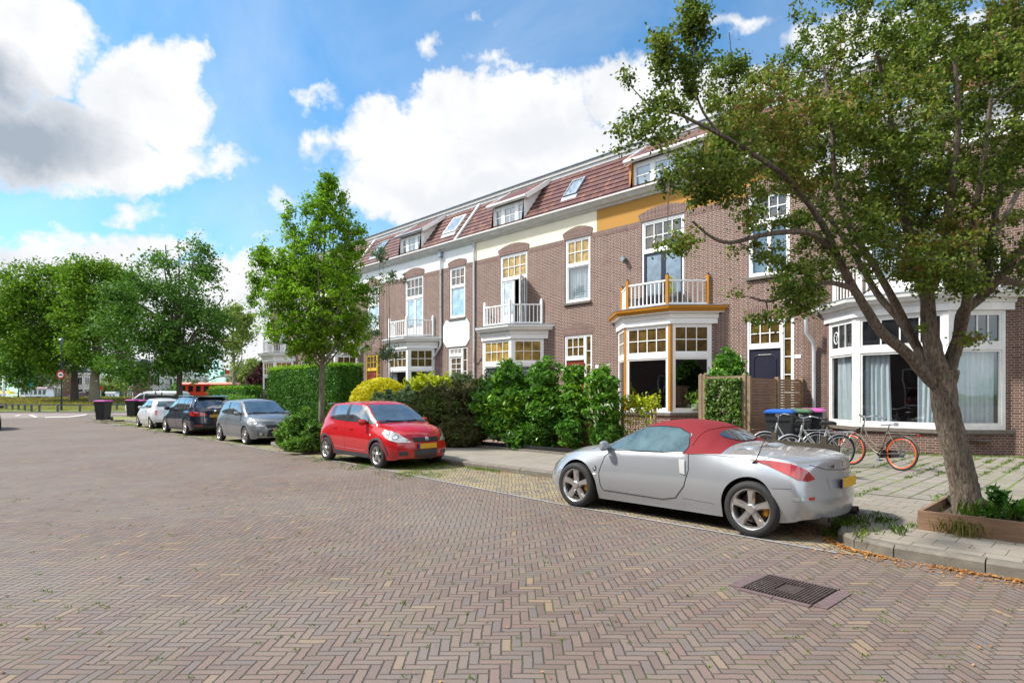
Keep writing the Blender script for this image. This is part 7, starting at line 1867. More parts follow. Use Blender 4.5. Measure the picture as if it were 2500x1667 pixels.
# larch board storage box
root = thing('board_shed', (-11.0, 13.4, 0.1), 'low larch board storage box between the narrow laurels', 'shed')
x0, x1 = onwall(1342, HOR, 13.0).x, onwall(1452, HOR, 13.0).x; mb = MB()
for i in range(9):
    z = 0.16 + i*0.155; mb.box(x0, x1, 13.0, 13.03, z, z+0.148); mb.box(x1-0.03, x1, 13.035, 14.1, z, z+0.148)
mb.build('boards', M['larch'], root)
mb = MB(); mb.add([(x0-0.04,12.94,1.56),(x1+0.04,12.94,1.56),(x1+0.04,14.15,1.72),(x0-0.04,14.15,1.72),(x0-0.04,12.94,1.60),(x1+0.04,12.94,1.60),(x1+0.04,14.15,1.76),(x0-0.04,14.15,1.76)], [(0,3,2,1),(4,5,6,7),(0,1,5,4),(1,2,6,5),(2,3,7,6),(3,0,4,7)]); mb.build('lid', M['plank'], root)
mb = MB(); mb.box(x0+0.02, x1-0.05, 13.05, 14.08, 0.1, 1.55); mb.build('inner_box', M['oldwood'], root)
# dark edging of the gardens
root = thing('garden_edging', (-12, 11.95, 0.11), 'low black plastic edging along the laurel bed', 'edging')
mb = MB(); mb.box(-15.2, -7.6, 11.98, 12.03, 0.1, 0.27); mb.build('board', M['black'], root)
struct((lambda m_: (m_.box(-43.0, -7.4, 11.86, 11.95, 0.05, 0.17), m_.build('garden_kerb', M['kerb']))[1])(MB()))
mb = MB()
root = thing('dark_garden_fence', (-31.5, 13.5, 0.1), 'weathered dark wooden fence between the low hedge and the tall hedge', 'fence')
for i in range(26): x = -33.6 + i*0.155; mb.box(x, x+0.14, 13.5, 13.53, 0.12, 1.86 + 0.03*math.sin(i))
mb.build('boards', M['oldwood'], root)
# brown-red block beside the island shrub
root = thing('brick_block', tuple(G(690, 1088, 0.12)), 'pale red brick block left of the kerb island shrub', 'block')
q = G(694, 1086, 0.12); mb = MB(); mb.box(q.x-0.22, q.x+0.22, q.y-0.15, q.y+0.15, 0.12, 0.42); mb.build('bricks', paint('pale_red_stone', (0.36,0.20,0.15), 0.8), root)
# planter round the big tree
root = thing('tree_planter', (-0.3, 8.9, 0.11), 'brown wooden planter box around the foot of the big tree', 'planter')
X0, X1, Y0, Y1, Z0, Z1 = -1.78, 1.6, 8.24, 9.65, 0.10, 0.33
for (a, b, c, d) in ((X0, X1, Y0, Y0+0.04), (X0, X1, Y1-0.04, Y1), (X0, X0+0.04, Y0+0.042, Y1-0.042), (X1-0.04, X1, Y0+0.042, Y1-0.042)):
    mb = MB(); mb.box(a, b, c, d, Z0, Z1); mb.build('side_board', M['plank'], root)
mb = MB(); mb.box(X0+0.05, X0+0.13, Y1-0.13, Y1-0.045, Z0, Z1+0.03); mb.build('corner_block', M['oldwood'], root)
mb = MB(); mb.box(X0+0.045, X1-0.045, Y0+0.045, Y1-0.045, Z0, Z1-0.10); mb.build('earth', M['soil'], root)
shrub('dark leafy plants growing at the foot of the big tree in the planter', [(Vector((-1.0,8.75,0.36)),0.22,0.16,0.15,1),(Vector((-0.45,8.65,0.36)),0.16,0.14,0.15,1),(Vector((-1.30,8.85,0.30)),0.12,0.12,0.08,1)], 20, 10, 0.045, 0.06, M['laurel'], name='planter_plant', cat='plant', z0=0.24, core=0, elong=2.4)
# low post and plank rail in front of the yard
root = thing('plank_rail', tuple(G(1950, 1180, 0.12)), 'low dark weathered plank rail on short posts behind the sports car', 'fence')
a, b = P(1858, 1079, 12.2), P(2050, 1097, 11.1)
mb = MB(); mb.bar(a, b, 0.05, 0.145); mb.build('plank', M['oldwood'], root)
for f in (0.13, 0.77):
    c = a.lerp(b, f) + Vector((0.05, 0.06, 0)); mb = MB(); mb.box(c.x-0.05, c.x+0.05, c.y-0.03, c.y+0.06, 0.11, c.z+0.21); mb.build('post', M['oldwood'], root)
# wheelie bins
def bin_(label, x, y, rz, lidm, group, s=1.0, z=0.12):
    o = thing('wheelie_bin', (0,0,0), label, 'bin', group)
    mb = MB(); h = 0.98
    def sec(z, w, d): return [(-w, -d, z), (w, -d, z), (w, d, z), (-w, d, z)]
    L = [sec(0.06,.215,.24), sec(0.5,.235,.27), sec(0.80,.250,.30), sec(0.82,.270,.325), sec(h,.275,.335)]
    vs = [p for r in L for p in r]; fs = [(0,3,2,1)] + [(i*4+j, i*4+(j+1) % 4, (i+1)*4+(j+1) % 4, (i+1)*4+j) for i in range(4) for j in range(4)] + [(16,17,18,19)]
    mb.add(vs, fs)
    for u in (-0.11, 0.11): mb.box(u-0.02, u+0.02, -0.285, -0.25, 0.15, 0.78)
    mb.tube([(-0.22,0.37,h-0.02),(0.22,0.37,h-0.02)], 0.018, 8); mb.bar((-0.2,0.33,h-0.03),(-0.2,0.38,h-0.02),0.03); mb.bar((0.2,0.33,h-0.03),(0.2,0.38,h-0.02),0.03)
    b = mb.build('bin_body', M['binbody'], o)
    mb = MB(); w, d = 0.288, 0.35; z0 = h+0.004
    mb.add([(-w,-d-0.02,z0),(w,-d-0.02,z0),(w,d,z0),(-w,d,z0),(-w,-d-0.02,z0+0.035),(w,-d-0.02,z0+0.035),(w,d,z0+0.045),(-w,d,z0+0.045),(-w*.8,-d*.8,z0+0.075),(w*.8,-d*.8,z0+0.075),(w*.8,d*.8,z0+0.085),(-w*.8,d*.8,z0+0.085)],
           [(0,3,2,1),(0,1,5,4),(1,2,6,5),(2,3,7,6),(3,0,4,7),(4,5,9,8),(5,6,10,9),(6,7,11,10),(7,4,8,11),(8,9,10,11)])
    mb.build('lid', lidm, o)
    for sx in (-1, 1):
        mb = MB(); mb.lathe([(0.0,-0.025),(0.095,-0.025),(0.105,0),(0.095,0.025),(0.0,0.025)], (sx*0.27, 0.27, 0.105), (1,0,0), 18)
        w_ = mb.build('wheel', M['black'], o, smooth=True); m2 = MB(); m2.lathe([(0.0,0.027),(0.05,0.027),(0.05,-0.027),(0,-0.027)], (sx*0.27,0.27,0.105), (1,0,0), 12); m2.build('hub', M['railgrey'], w_)
    o.location = (x, y, z); o.rotation_euler = (0, 0, rz); o.scale = (s, s, s); return o
M['binbody'] = paint('bin_plastic', (0.022,0.026,0.030), 0.45, var=0.15, scale=10)
pink = paint('pink_lid', (0.45,0.085,0.30), 0.45, var=0.08); blue = paint('blue_lid', (0.012,0.10,0.42), 0.4, var=0.08); green = paint('green_lid', (0.07,0.16,0.08), 0.45, var=0.08)
q = G(252, 1027, 0.13); bin_('black wheelie bin with pink lid standing alone on the corner island', q.x, q.y, YAW, pink, 'bins on the corner', 1.13, 0.13)
q = G(325, 1018, 0.13); bin_('left black wheelie bin with pink lid of the pair in front of the van', q.x, q.y, YAW, pink, 'bins on the corner', 1.13, 0.13)
q = G(346, 1017.5, 0.13); bin_('right black wheelie bin with pink lid of the pair, beside the small white car', q.x, q.y, YAW, pink, 'bins on the corner', 1.10, 0.13)
for px, t, m_, lb_ in ((1905,15.3,blue,'grey wheelie bin with a blue lid behind the bicycles'), (1948,15.9,green,'grey wheelie bin with a green lid between the blue and the pink one'), (1982,16.4,pink,'grey wheelie bin with a pink lid nearest the rain pipe')):
    q = P(px, HOR, t); bin_(lb_, q.x, q.y, math.radians(12), m_, 'bins against the fence', 1.10, 0.12)
# bicycles
def torus(mb, c, ax, R, r, n=40, k=8, m=0, a0=0, a1=360):
    e1 = Vector((1,0,0)); e2 = Vector((0,0,1)); closed = a1-a0 >= 360; N = n if closed else n+1
    pts = [Vector(c) + e1*R*math.cos(math.radians(a0+(a1-a0)*i/n)) + e2*R*math.sin(math.radians(a0+(a1-a0)*i/n)) for i in range(N)]
    mb.tube(pts, r, k, m, closed=closed)
def bike(label, framem, rimm, saddlem, fenderm, x, y, rz, z=0.121, lean=0.0, group='bicycles in the yard'):
    o = thing('bicycle', (0,0,0), label, 'bicycle', group)
    R = 0.345; rc, fc = Vector((-0.54,0,R)), Vector((0.58,0,R)); bb = Vector((-0.09,0,0.30)); st = Vector((-0.24,0,0.84)); h0, h1 = Vector((0.37,0,0.66)), Vector((0.31,0,0.90))
    mb = MB()
    mb.tube([bb, st], 0.016, 10); mb.tube([h0, h1], 0.021, 10)
    mb.tube(smooth_path([h0+Vector((0,0,0.03)), (0.24,0,0.52), (0.06,0,0.36), bb], 4), 0.020, 10)
    mb.tube(smooth_path([h1-Vector((0,0,0.05)), (0.18,0,0.62), (0.02,0,0.48), (-0.15,0,0.50)], 4), 0.014, 10)
    for sy in (-1, 1):
        mb.tube([bb+Vector((0,0.03*sy,0)), rc+Vector((0,0.06*sy,0))], 0.010, 8); mb.tube([st-Vector((0,0,0.06)), rc+Vector((0,0.06*sy,0))], 0.009, 8)
        mb.tube(smooth_path([h0+Vector((0,0.035*sy,-0.02)), (0.43,0.05*sy,0.52), (0.52,0.05*sy,0.40), fc+Vector((0,0.05*sy,0))], 3), 0.012, 8)
    fr = mb.build('frame', framem, o, smooth=True)
    for c, nm in ((rc, 'wheel'), (fc, 'wheel')):
        mb = MB(); torus(mb, c, None, R-0.020, 0.021, 44, 8); w_ = mb.build(nm, M['tyre'], o, smooth=True)
        mb = MB(); torus(mb, c, None, R-0.048, 0.015, 44, 6); mb.build('rim', rimm, w_, smooth=True)
        mb = MB()
        for i in range(28):
            a = 2*math.pi*i/28; mb.tube([c+Vector((0.02*math.cos(a+1),0.03*(-1)**i,0.02*math.sin(a+1))), c+Vector(((R-0.055)*math.cos(a),0,(R-0.055)*math.sin(a)))], 0.0016, 3, cap=False)
        mb.tube([c+Vector((0,-0.05,0)), c+Vector((0,0.05,0))], 0.028, 10); mb.build('spokes', M['chrome'], w_)
    for c, a0, a1 in ((rc, 20, 175), (fc, 10, 150)):
        mb = MB(); n = 22
        o_ = len(mb.v)
        for i in range(n+1):
            a = math.radians(a0+(a1-a0)*i/n)
            for yy, rr in ((-0.028,R+0.010),(-0.018,R+0.022),(0.018,R+0.022),(0.028,R+0.010)): mb.v.append((c.x+math.cos(a)*rr, yy, c.z+math.sin(a)*rr))
        for i in range(n):
            for j in range(3): mb.f.append((o_+i*4+j, o_+i*4+j+1, o_+(i+1)*4+j+1, o_+(i+1)*4+j)); mb.m.append(0)
        mb.build('mudguard', fenderm, o, smooth=True, fix=False)
    mb = MB(); hb = Vector((0.285,0,1.02)); mb.tube([h1, hb, hb+Vector((0.02,0,0.03))], 0.012, 8)
    mb.tube(smooth_path([(0.02,-0.29,1.04),(0.14,-0.29,1.075),(0.26,-0.22,1.10),(0.32,-0.08,1.06),(0.32,0.08,1.06),(0.26,0.22,1.10),(0.14,0.29,1.075),(0.02,0.29,1.04)], 4), 0.011, 8)
    ho = mb.build('handlebar', M['chrome'], o, smooth=True)
    for sy in (-1, 1): mb = MB(); mb.tube([(0.14,0.29*sy,1.075),(0.01,0.29*sy,1.037)], 0.016, 8); mb.build('grip', M['black'], ho)
    mb = MB(); mb.tube([st, st+Vector((-0.03,0,0.10))], 0.012, 8); mb.build('seat_post', M['chrome'], o)
    mb = MB(); n = 14; prof = [(-0.40,0.085,0.94),(-0.36,0.105,0.955),(-0.28,0.10,0.955),(-0.20,0.06,0.950),(-0.12,0.032,0.945),(-0.08,0.022,0.935)]
    for xx, w, zz in prof:
        for j in range(n): a = 2*math.pi*j/n; mb.v.append((xx, w*math.cos(a), zz + 0.030*math.sin(a) - (0.02 if math.sin(a) < 0 else 0)))
    for i in range(5):
        for j in range(n): mb.f.append((i*n+j, i*n+(j+1) % n, (i+1)*n+(j+1) % n, (i+1)*n+j)); mb.m.append(0)
    mb.f.append(tuple(range(n))); mb.m.append(0); mb.f.append(tuple(5*n+j for j in range(n))); mb.m.append(0)
    mb.build('saddle', saddlem, o, smooth=True)
    mb = MB()
    for sy in (-0.06, 0.06): mb.tube([(-0.24,sy,0.74),(-0.84,sy,0.755)], 0.007, 6); mb.tube([(-0.58,sy,0.75),rc+Vector((0,sy,0))], 0.006, 5); mb.tube([(-0.78,sy,0.755),rc+Vector((0,sy,0))], 0.006, 5)
    for xx in (-0.35,-0.5,-0.65,-0.84): mb.tube([(xx,-0.06,0.752),(xx,0.06,0.752)], 0.006, 5)
    mb.build('carrier', framem, o)
    mb = MB(); mb.box(-0.885,-0.86,-0.03,0.03,0.71,0.75); mb.build('rear_light', M['tail'], o)
    mb = MB(); mb.lathe([(0.0,-0.03),(0.035,-0.02),(0.045,0.03),(0.0,0.035)], (0.42,0,0.80), (1,0,0), 12); mb.build('front_lamp', M['black'], o, smooth=True)
    mb = MB(); mb.add([(-0.56,-0.045,0.40),(-0.05,-0.045,0.39),(0.03,-0.045,0.30),(-0.05,-0.045,0.215),(-0.56,-0.045,0.27),(-0.56,-0.065,0.40),(-0.05,-0.065,0.39),(0.03,-0.065,0.30),(-0.05,-0.065,0.215),(-0.56,-0.065,0.27)],
        [(0,1,2,3,4),(9,8,7,6,5),(0,5,6,1),(1,6,7,2),(2,7,8,3),(3,8,9,4),(4,9,5,0)]); mb.build('chain_guard', M['black'], o)
    mb = MB(); mb.tube([bb+Vector((0,-0.08,0)), bb+Vector((0.10,-0.08,-0.13))], 0.008, 6); mb.tube([bb+Vector((0,0.08,0)), bb+Vector((-0.10,0.08,0.13))], 0.008, 6)
    mb.box(bb.x+0.05,bb.x+0.14,-0.17,-0.09,bb.z-0.145,bb.z-0.120); mb.box(bb.x-0.14,bb.x-0.05,0.09,0.17,bb.z+0.12,bb.z+0.145); mb.build('pedals', M['black'], o)
    mb = MB(); mb.tube([bb+Vector((-0.02,0.02,-0.02)), Vector((-0.14,0.20,0.02))], 0.010, 8); mb.build('kickstand', M['chrome'], o)
    o.location = (x, y, z); o.rotation_euler = (lean, 0, rz); return o
brown = paint('brown_grey_frame', (0.16,0.135,0.11), 0.45, 0.4, var=0.15); orange = paint('orange_rim', (0.75,0.095,0.01), 0.4, var=0.05); silverm = paint('silver_frame', (0.52,0.53,0.54), 0.35, 0.5, var=0.1)
whites = paint('white_saddle_cover', (0.62,0.64,0.72), 0.6, var=0.06)
r_, f_ = P(2199, HOR, 12.35), P(2079, HOR, 13.35)
d_ = (f_-r_).normalized(); c_ = r_ + d_*0.54
bike('brown city bicycle with orange rims and white saddle on its stand', brown, orange, whites, brown, c_.x, c_.y, math.atan2(d_.y, d_.x), lean=0.07)
hd = math.atan2(-RT[1], -RT[0])
q = P(1990, HOR, 12.9); bike('silver bicycle with white tail guard, nearer of the two behind the rail', silverm, M['alloy'], M['black'], silverm, q.x, q.y, hd+0.10, lean=-0.05)
q = P(1935, HOR, 13.7); bike('silver bicycle next to the bins, its handlebar turned to the left', silverm, M['alloy'], M['black'], silverm, q.x, q.y, hd-0.12, lean=0.06)
# gully cover in the road
root = thing('drain_cover', tuple(G(1930,1440,0)), 'rusty ribbed iron drain cover in a brick border in the road', 'drain cover')
c0, c1, c2, c3 = [G(*p) for p in ((1869,1403),(2046,1444),(1982,1478),(1818,1440))]
ctr = (c0+c1+c2+c3)/4; ux = ((c1-c0)+(c2-c3)).normalized(); uy = Vector((-ux.y, ux.x, 0)); hw = ((c1-c0).length+(c2-c3).length)/4; hh = ((c0-c3).length+(c1-c2).length)/4
def qd(mb, a0, a1, b0, b1, z0, z1, m=0):
    pts = [ctr+ux*a0+uy*b0, ctr+ux*a1+uy*b0, ctr+ux*a1+uy*b1, ctr+ux*a0+uy*b1]; mb.prism([(p.x,p.y) for p in pts], z0, z1, m)
mb = MB(); qd(mb, -hw, hw, -hh, hh, 0.001, 0.010)
nb = 22
for i in range(nb):
    a = -hw + 2*hw*(i+0.5)/nb
    if abs(i-nb/2+.5) < 3.2: qd(mb, a-hw/nb*0.62, a+hw/nb*0.62, -hh+0.01, -hh*0.45, 0.010, 0.022); qd(mb, a-hw/nb*0.62, a+hw/nb*0.62, hh*0.45, hh-0.01, 0.010, 0.022)
    else: qd(mb, a-hw/nb*0.62, a+hw/nb*0.62, -hh+0.01, hh-0.01, 0.010, 0.022)
mb.build('iron_cover', M['iron'], root)
mb = MB(); g_ = 0.008; w_ = 0.055; k = int(2*hw/0.21)
for i in range(k):
    a = -hw + 2*hw*i/k
    for b in (hh+0.004, -hh-w_-0.004): qd(mb, a+g_/2, a+2*hw/k-g_/2, b, b+w_, 0.0, 0.012)
for j in range(2):
    for a in (-hw-0.11-0.004, hw+0.004): qd(mb, a, a+0.105, -hh+j*hh+0.004, hh*(j), 0.0, 0.009)
mb.build('brick_border', paint('purple_brick', (0.135,0.092,0.092), 0.8, var=0.2, scale=20), root)
# tubs on house 4's balcony and a potted plant
for x, lb_ in ((-12.95, 'grey tub on the left of the balcony with ochre posts'), (-11.55, 'grey tub with a small plant on the right of the balcony with ochre posts')):
    o = thing('balcony_tub', (x, 19.3, 4.74), lb_, 'planter', 'tubs on the balcony'); mb = MB(); mb.box(x-0.28, x+0.28, 19.1, 19.5, 4.75, 5.22); mb.build('tub', M['greytub'], o)
shrub('thin green plant in the right balcony tub', [(Vector((-11.7,19.3,5.5)),0.16,0.12,0.30,1)], 22, 8, 0.05, 0.05, M['lime'], name='potted_plant', cat='plant', z0=5.2, core=0, stems=1)
o = thing('plant_pot', (-10.6, 19.4, 1.2), 'potted green plant in the right window of the ochre-trimmed bay', 'plant pot'); mb = MB(); mb.lathe([(0.10,0),(0.15,0.05),(0.155,0.20),(0.14,0.21),(0,0.20)], (-10.62,19.15,1.12), (0,0,1), 16); mb.build('pot', paint('pale_green_pot', (0.30,0.36,0.27), 0.4), o, smooth=True)
n = 60; leaf_mesh('leaves', np.array([-10.62,19.15,1.55]) + rng_.normal(size=(n,3))*np.array([.14,.10,.12]), 0.12, M['shrub'], o, 0.5, 1.3)
# round stained glass ornament
o = thing('window_ornament', tuple(onwall(2038, 838, 19.1)), 'round pale ring hanging in the left upper pane of the weathered white bay', 'ornament')
F = frame_at(bay_path(-5.53,-3.37)[0][0], WY, -math.radians(45)); pth = [FP(F, 0.52+0.12*math.cos(a), -0.02, 3.32+0.17*math.sin(a)) for a in np.linspace(0, 2*math.pi, 24, endpoint=False)]
mb = MB(); mb.tube(pth, 0.014, 6, closed=True); mb.tube([FP(F,0.45,-0.02,3.38),FP(F,0.56,-0.02,3.40),FP(F,0.53,-0.02,3.25)], 0.010, 5); mb.build('ring', M['whiteband'], o, smooth=True)
# ---------------------------------------------------------------- the far end of the street
TF = 61.0
o = thing('street_lamp', tuple(P(150, 1001, TF)), 'slim dark lamp post carrying the round red traffic sign', 'street lamp')
b = P(150, HOR, TF); b.z = 0.1; top = P(146, 842, TF).z
mb = MB(); mb.tube([b, (b.x,b.y,0.9), (b.x,b.y,1.4), (b.x,b.y,top)], [0.11,0.10,0.07,0.05], 12); mb.build('pole', M['darkmetal'], o, smooth=True)
mb = MB(); mb.lathe([(0.05,0),(0.14,0.06),(0.20,0.45),(0.26,0.50),(0.10,0.68),(0.0,0.72)], (b.x,b.y,top), (0,0,1), 6); mb.build('lantern', paint('lantern_glass', (0.12,0.15,0.17), 0.3), o, smooth=True)
z = P(150, 915, TF).z; N_ = Vector((-FW[0], -FW[1], 0)); c = Vector((b.x,b.y,z)) + N_*0.10
sg = thing('traffic_sign', tuple(c), 'round white sign with a red ring and a black car symbol on the lamp post', 'traffic sign')
mb = MB(); mb.lathe([(0,0),(0.43,0),(0.43,0.02),(0,0.02)], c, N_, 32); pl = mb.build('disc', paint('sign_red', (0.52,0.025,0.02), 0.5), sg)
mb = MB(); mb.lathe([(0,0.021),(0.28,0.021),(0.28,0.026),(0,0.026)], c, N_, 32); mb.build('white_field', M['white'], pl)
R_ = Vector((RT[0],RT[1],0)); mb = MB()
pts = [(-0.20,-0.05),(-0.20,0.02),(-0.10,0.03),(-0.05,0.09),(0.08,0.09),(0.13,0.03),(0.20,0.02),(0.20,-0.05)]
mb.extrude([c + N_*0.028 + R_*x + Vector((0,0,y)) for x, y in pts], N_*0.004); mb.build('car_symbol', M['black'], pl)
# low rail along the grass
o = thing('low_rail', tuple(P(100, 1001, TF)), 'low grey metal rail on short posts along the grass', 'fence')
posts = [(-30,999.5),(-5,999.8),(15,1000),(30.6,1000.5),(45,1001),(60.7,1001.5),(76.9,1002),(96,1002.5),(140.8,1003),(195,1003),(233,1002.3),(285,1001),(335,1000)]
pp_ = []
for px, py in posts:
    q = G(px, py, 0.08); pp_.append(Vector((q.x,q.y,0.66))); mb = MB(); mb.box(q.x-0.09, q.x+0.09, q.y-0.09, q.y+0.09, 0.0, 0.68); mb.build('post', M['railgrey'], o)
mb = MB(); 
for a, b_ in zip(pp_[:-1], pp_[1:]): mb.bar(a, b_, 0.09, 0.09)
mb.build('rail', M['railgrey'], o)
# boats
def facing(px, t, yaw=0.0):
    q = P(px, HOR, t); u = Vector((RT[0]*math.cos(yaw)+FW[0]*math.sin(yaw), RT[1]*math.cos(yaw)+FW[1]*math.sin(yaw), 0)); return q, u, Vector((-u.y,u.x,0))
def boat(name, label, px0, px1, t, hull, cabin, roof, zh, zc, cab=(0.2,0.85), yaw=0.0, nwin=6, winm=None):
    q, u, n = facing((px0+px1)/2, t, yaw); L = (px1-px0)*t/FOC; W_ = min(4.5, L*0.3)
    o = thing(name, (q.x,q.y,-0.2), label, 'boat', 'boats moored on the canal')
    def pt(a, b, z): v = q + u*(a*L) + n*b; return (v.x, v.y, z)
    mb = MB(); st = [(-0.5,0.0,zh+0.35),(-0.45,0.55,zh+0.25),(-0.35,0.9,zh+0.05),(0.0,1,zh),(0.35,0.95,zh),(0.47,0.8,zh+0.1),(0.5,0.6,zh+0.15)]
    vs = []
    for a, w, z in st: vs += [pt(a,-w*W_/2*0.7,-0.3), pt(a,-w*W_/2,z), pt(a,w*W_/2,z), pt(a,w*W_/2*0.7,-0.3)]
    fs = [(i*4+j, i*4+(j+1) % 4, (i+1)*4+(j+1) % 4, (i+1)*4+j) for i in range(len(st)-1) for j in range(4)] + [(24,25,26,27)]
    mb.add(vs, fs); mb.build('hull', hull, o)
    a0, a1 = cab[0]-0.5, cab[1]-0.5; w = W_*0.38; mb = MB()
    mb.add([pt(a0,-w,zh-0.1),pt(a1,-w,zh-0.1),pt(a1,w,zh-0.1),pt(a0,w,zh-0.1),pt(a0+0.01,-w*.95,zc),pt(a1-0.01,-w*.95,zc),pt(a1-0.01,w*.95,zc),pt(a0+0.01,w*.95,zc)], [(0,3,2,1),(4,5,6,7),(0,1,5,4),(1,2,6,5),(2,3,7,6),(3,0,4,7)])
    cb_ = mb.build('cabin', cabin, o)
    mb = MB(); e = 0.02
    mb.add([pt(a0-e,-w*1.1,zc+0.003),pt(a1+e,-w*1.1,zc+0.003),pt(a1+e,w*1.1,zc+0.003),pt(a0-e,w*1.1,zc+0.003),pt(a0,-w*.8,zc+0.30),pt(a1,-w*.8,zc+0.30),pt(a1,w*.8,zc+0.30),pt(a0,w*.8,zc+0.30)], [(0,3,2,1),(4,5,6,7),(0,1,5,4),(1,2,6,5),(2,3,7,6),(3,0,4,7)]); mb.build('cabin_roof', roof, o)
    for i in range(nwin):
        f0 = a0 + (a1-a0)*(i+0.2)/nwin; f1 = a0 + (a1-a0)*(i+0.8)/nwin; za, zb = zh+(zc-zh)*0.35, zh+(zc-zh)*0.85; mb = MB(); yy = -w*1.02
        mb.add([pt(f0,yy,za),pt(f1,yy,za),pt(f1,yy+0.05,zb),pt(f0,yy+0.05,zb),pt(f0,yy+0.15,za),pt(f1,yy+0.15,za),pt(f1,yy+0.2,zb),pt(f0,yy+0.2,zb)], [(0,1,2,3),(7,6,5,4),(0,4,5,1),(1,5,6,2),(2,6,7,3),(3,7,4,0)]); mb.build('window', winm or M['frost'], cb_)
    return o
red_ = paint('boat_red', (0.62,0.045,0.02), 0.4, var=0.08); pred = paint('pale_red_roof', (0.62,0.22,0.17), 0.6, var=0.08); maroon = paint('maroon_hull', (0.12,0.02,0.03), 0.4); wh_ = M['white']; greyb = paint('boat_grey', (0.30,0.33,0.37), 0.5); maroof = paint('maroon_roof', (0.22,0.12,0.14), 0.6)
boat('houseboat', 'white and grey houseboat with a maroon roof behind the grass', 20, 158, 108, wh_, wh_, maroof, 1.15, 2.7, (0.3,0.72), 0.15)
boat('boat', 'pale low boat left of the maroon-roofed houseboat', -60, 40, 112, greyb, wh_, greyb, 1.0, 2.1, (0.2,0.6), 0.1)
boat('boat', 'dark maroon barge between the two chestnut trunks', 165, 225, 106, maroon, maroon, M['oldwood'], 1.3, 1.9, (0.5,0.85), -0.1, 3)
boat('boat', 'small white boat beside the right chestnut trunk', 255, 325, 112, wh_, wh_, greyb, 0.9, 1.9, (0.1,0.45), 0.0, 3)
boat('houseboat', 'bright red houseboat with pale red roof behind the clipped hedge', 428, 580, 92, M['oldwood'], red_, pred, 1.5, 3.2, (0.12,0.98), 0.0, 7, M['darkglass'])
# small flags and banner
o = thing('flag_pole', tuple(P(548, 955, 100)), 'thin pole with small green-white and red flags above the red houseboat', 'flag')
b = P(549, HOR, 100); mb = MB(); mb.tube([(b.x,b.y,0), (b.x,b.y,P(0,905,100).z)], 0.04, 6); mb.build('pole', M['pipe'], o)
for px, m_, zz in ((544, paint('flag_green', (0.02,0.30,0.10), 0.7), 911), (554, paint('flag_red', (0.55,0.03,0.03), 0.7), 908)):
    mb = MB(); k = 0.45; zf = P(0, zz, 100).z; q = P(px, HOR, 100); mb.extrude([(q.x-RT[0]*k,q.y-RT[1]*k,zf-.35),(q.x+RT[0]*k,q.y+RT[1]*k,zf-.3),(q.x+RT[0]*k,q.y+RT[1]*k,zf+.35),(q.x-RT[0]*k,q.y-RT[1]*k,zf+.25)], (0.02,0.02,0)); mb.build('flag', m_, o)
for px, py0, py1, t, lb_, m_ in ((75,925,945,104,'bright blue banner sign behind the houseboat',paint('banner_blue', (0.02,0.42,0.72), 0.5)), (246,944,952,100,'small red sign beside the right chestnut trunk',red_)):
    q = P(px, HOR, t); z0, z1 = P(0,py1,t).z, P(0,py0,t).z; k = 4.5*t/FOC; o = thing('banner_sign', (q.x,q.y,0), lb_, 'sign')
    mb = MB(); mb.tube([(q.x,q.y,0),(q.x,q.y,z1)], 0.05, 6); mb.build('pole', M['pipe'], o)
    mb = MB(); mb.extrude([(q.x-RT[0]*k,q.y-RT[1]*k,z0),(q.x+RT[0]*k,q.y+RT[1]*k,z0),(q.x+RT[0]*k,q.y+RT[1]*k,z1),(q.x-RT[0]*k,q.y-RT[1]*k,z1)], Vector((-FW[0],-FW[1],0))*0.08); mb.build('panel', m_, o)
q = P(9, HOR, 105); o = thing('white_mast', (q.x,q.y,0), 'white mast at the left edge beyond the grass', 'mast'); mb = MB(); mb.tube([(q.x,q.y,0),(q.x,q.y,P(0,905,105).z)], [0.28,0.16], 8); mb.build('mast', wh_, o)
# yellow parasol shapes
for px in (4, 22):
    q = P(px, HOR, 110); z = P(0, 953, 110).z; o = thing('parasol', (q.x,q.y,0.5), 'yellow parasol on the quay, %s' % ('at the very edge' if px < 10 else 'right of the mast'), 'parasol')
    mb = MB(); mb.lathe([(1.1,-0.6),(0.6,-0.2),(0,0)], (q.x,q.y,z), (0,0,1), 8); mb.build('canopy', M['yellowp'], o); mb = MB(); mb.tube([(q.x,q.y,0.3),(q.x,q.y,z)], 0.04, 5); mb.build('pole', M['pipe'], o)
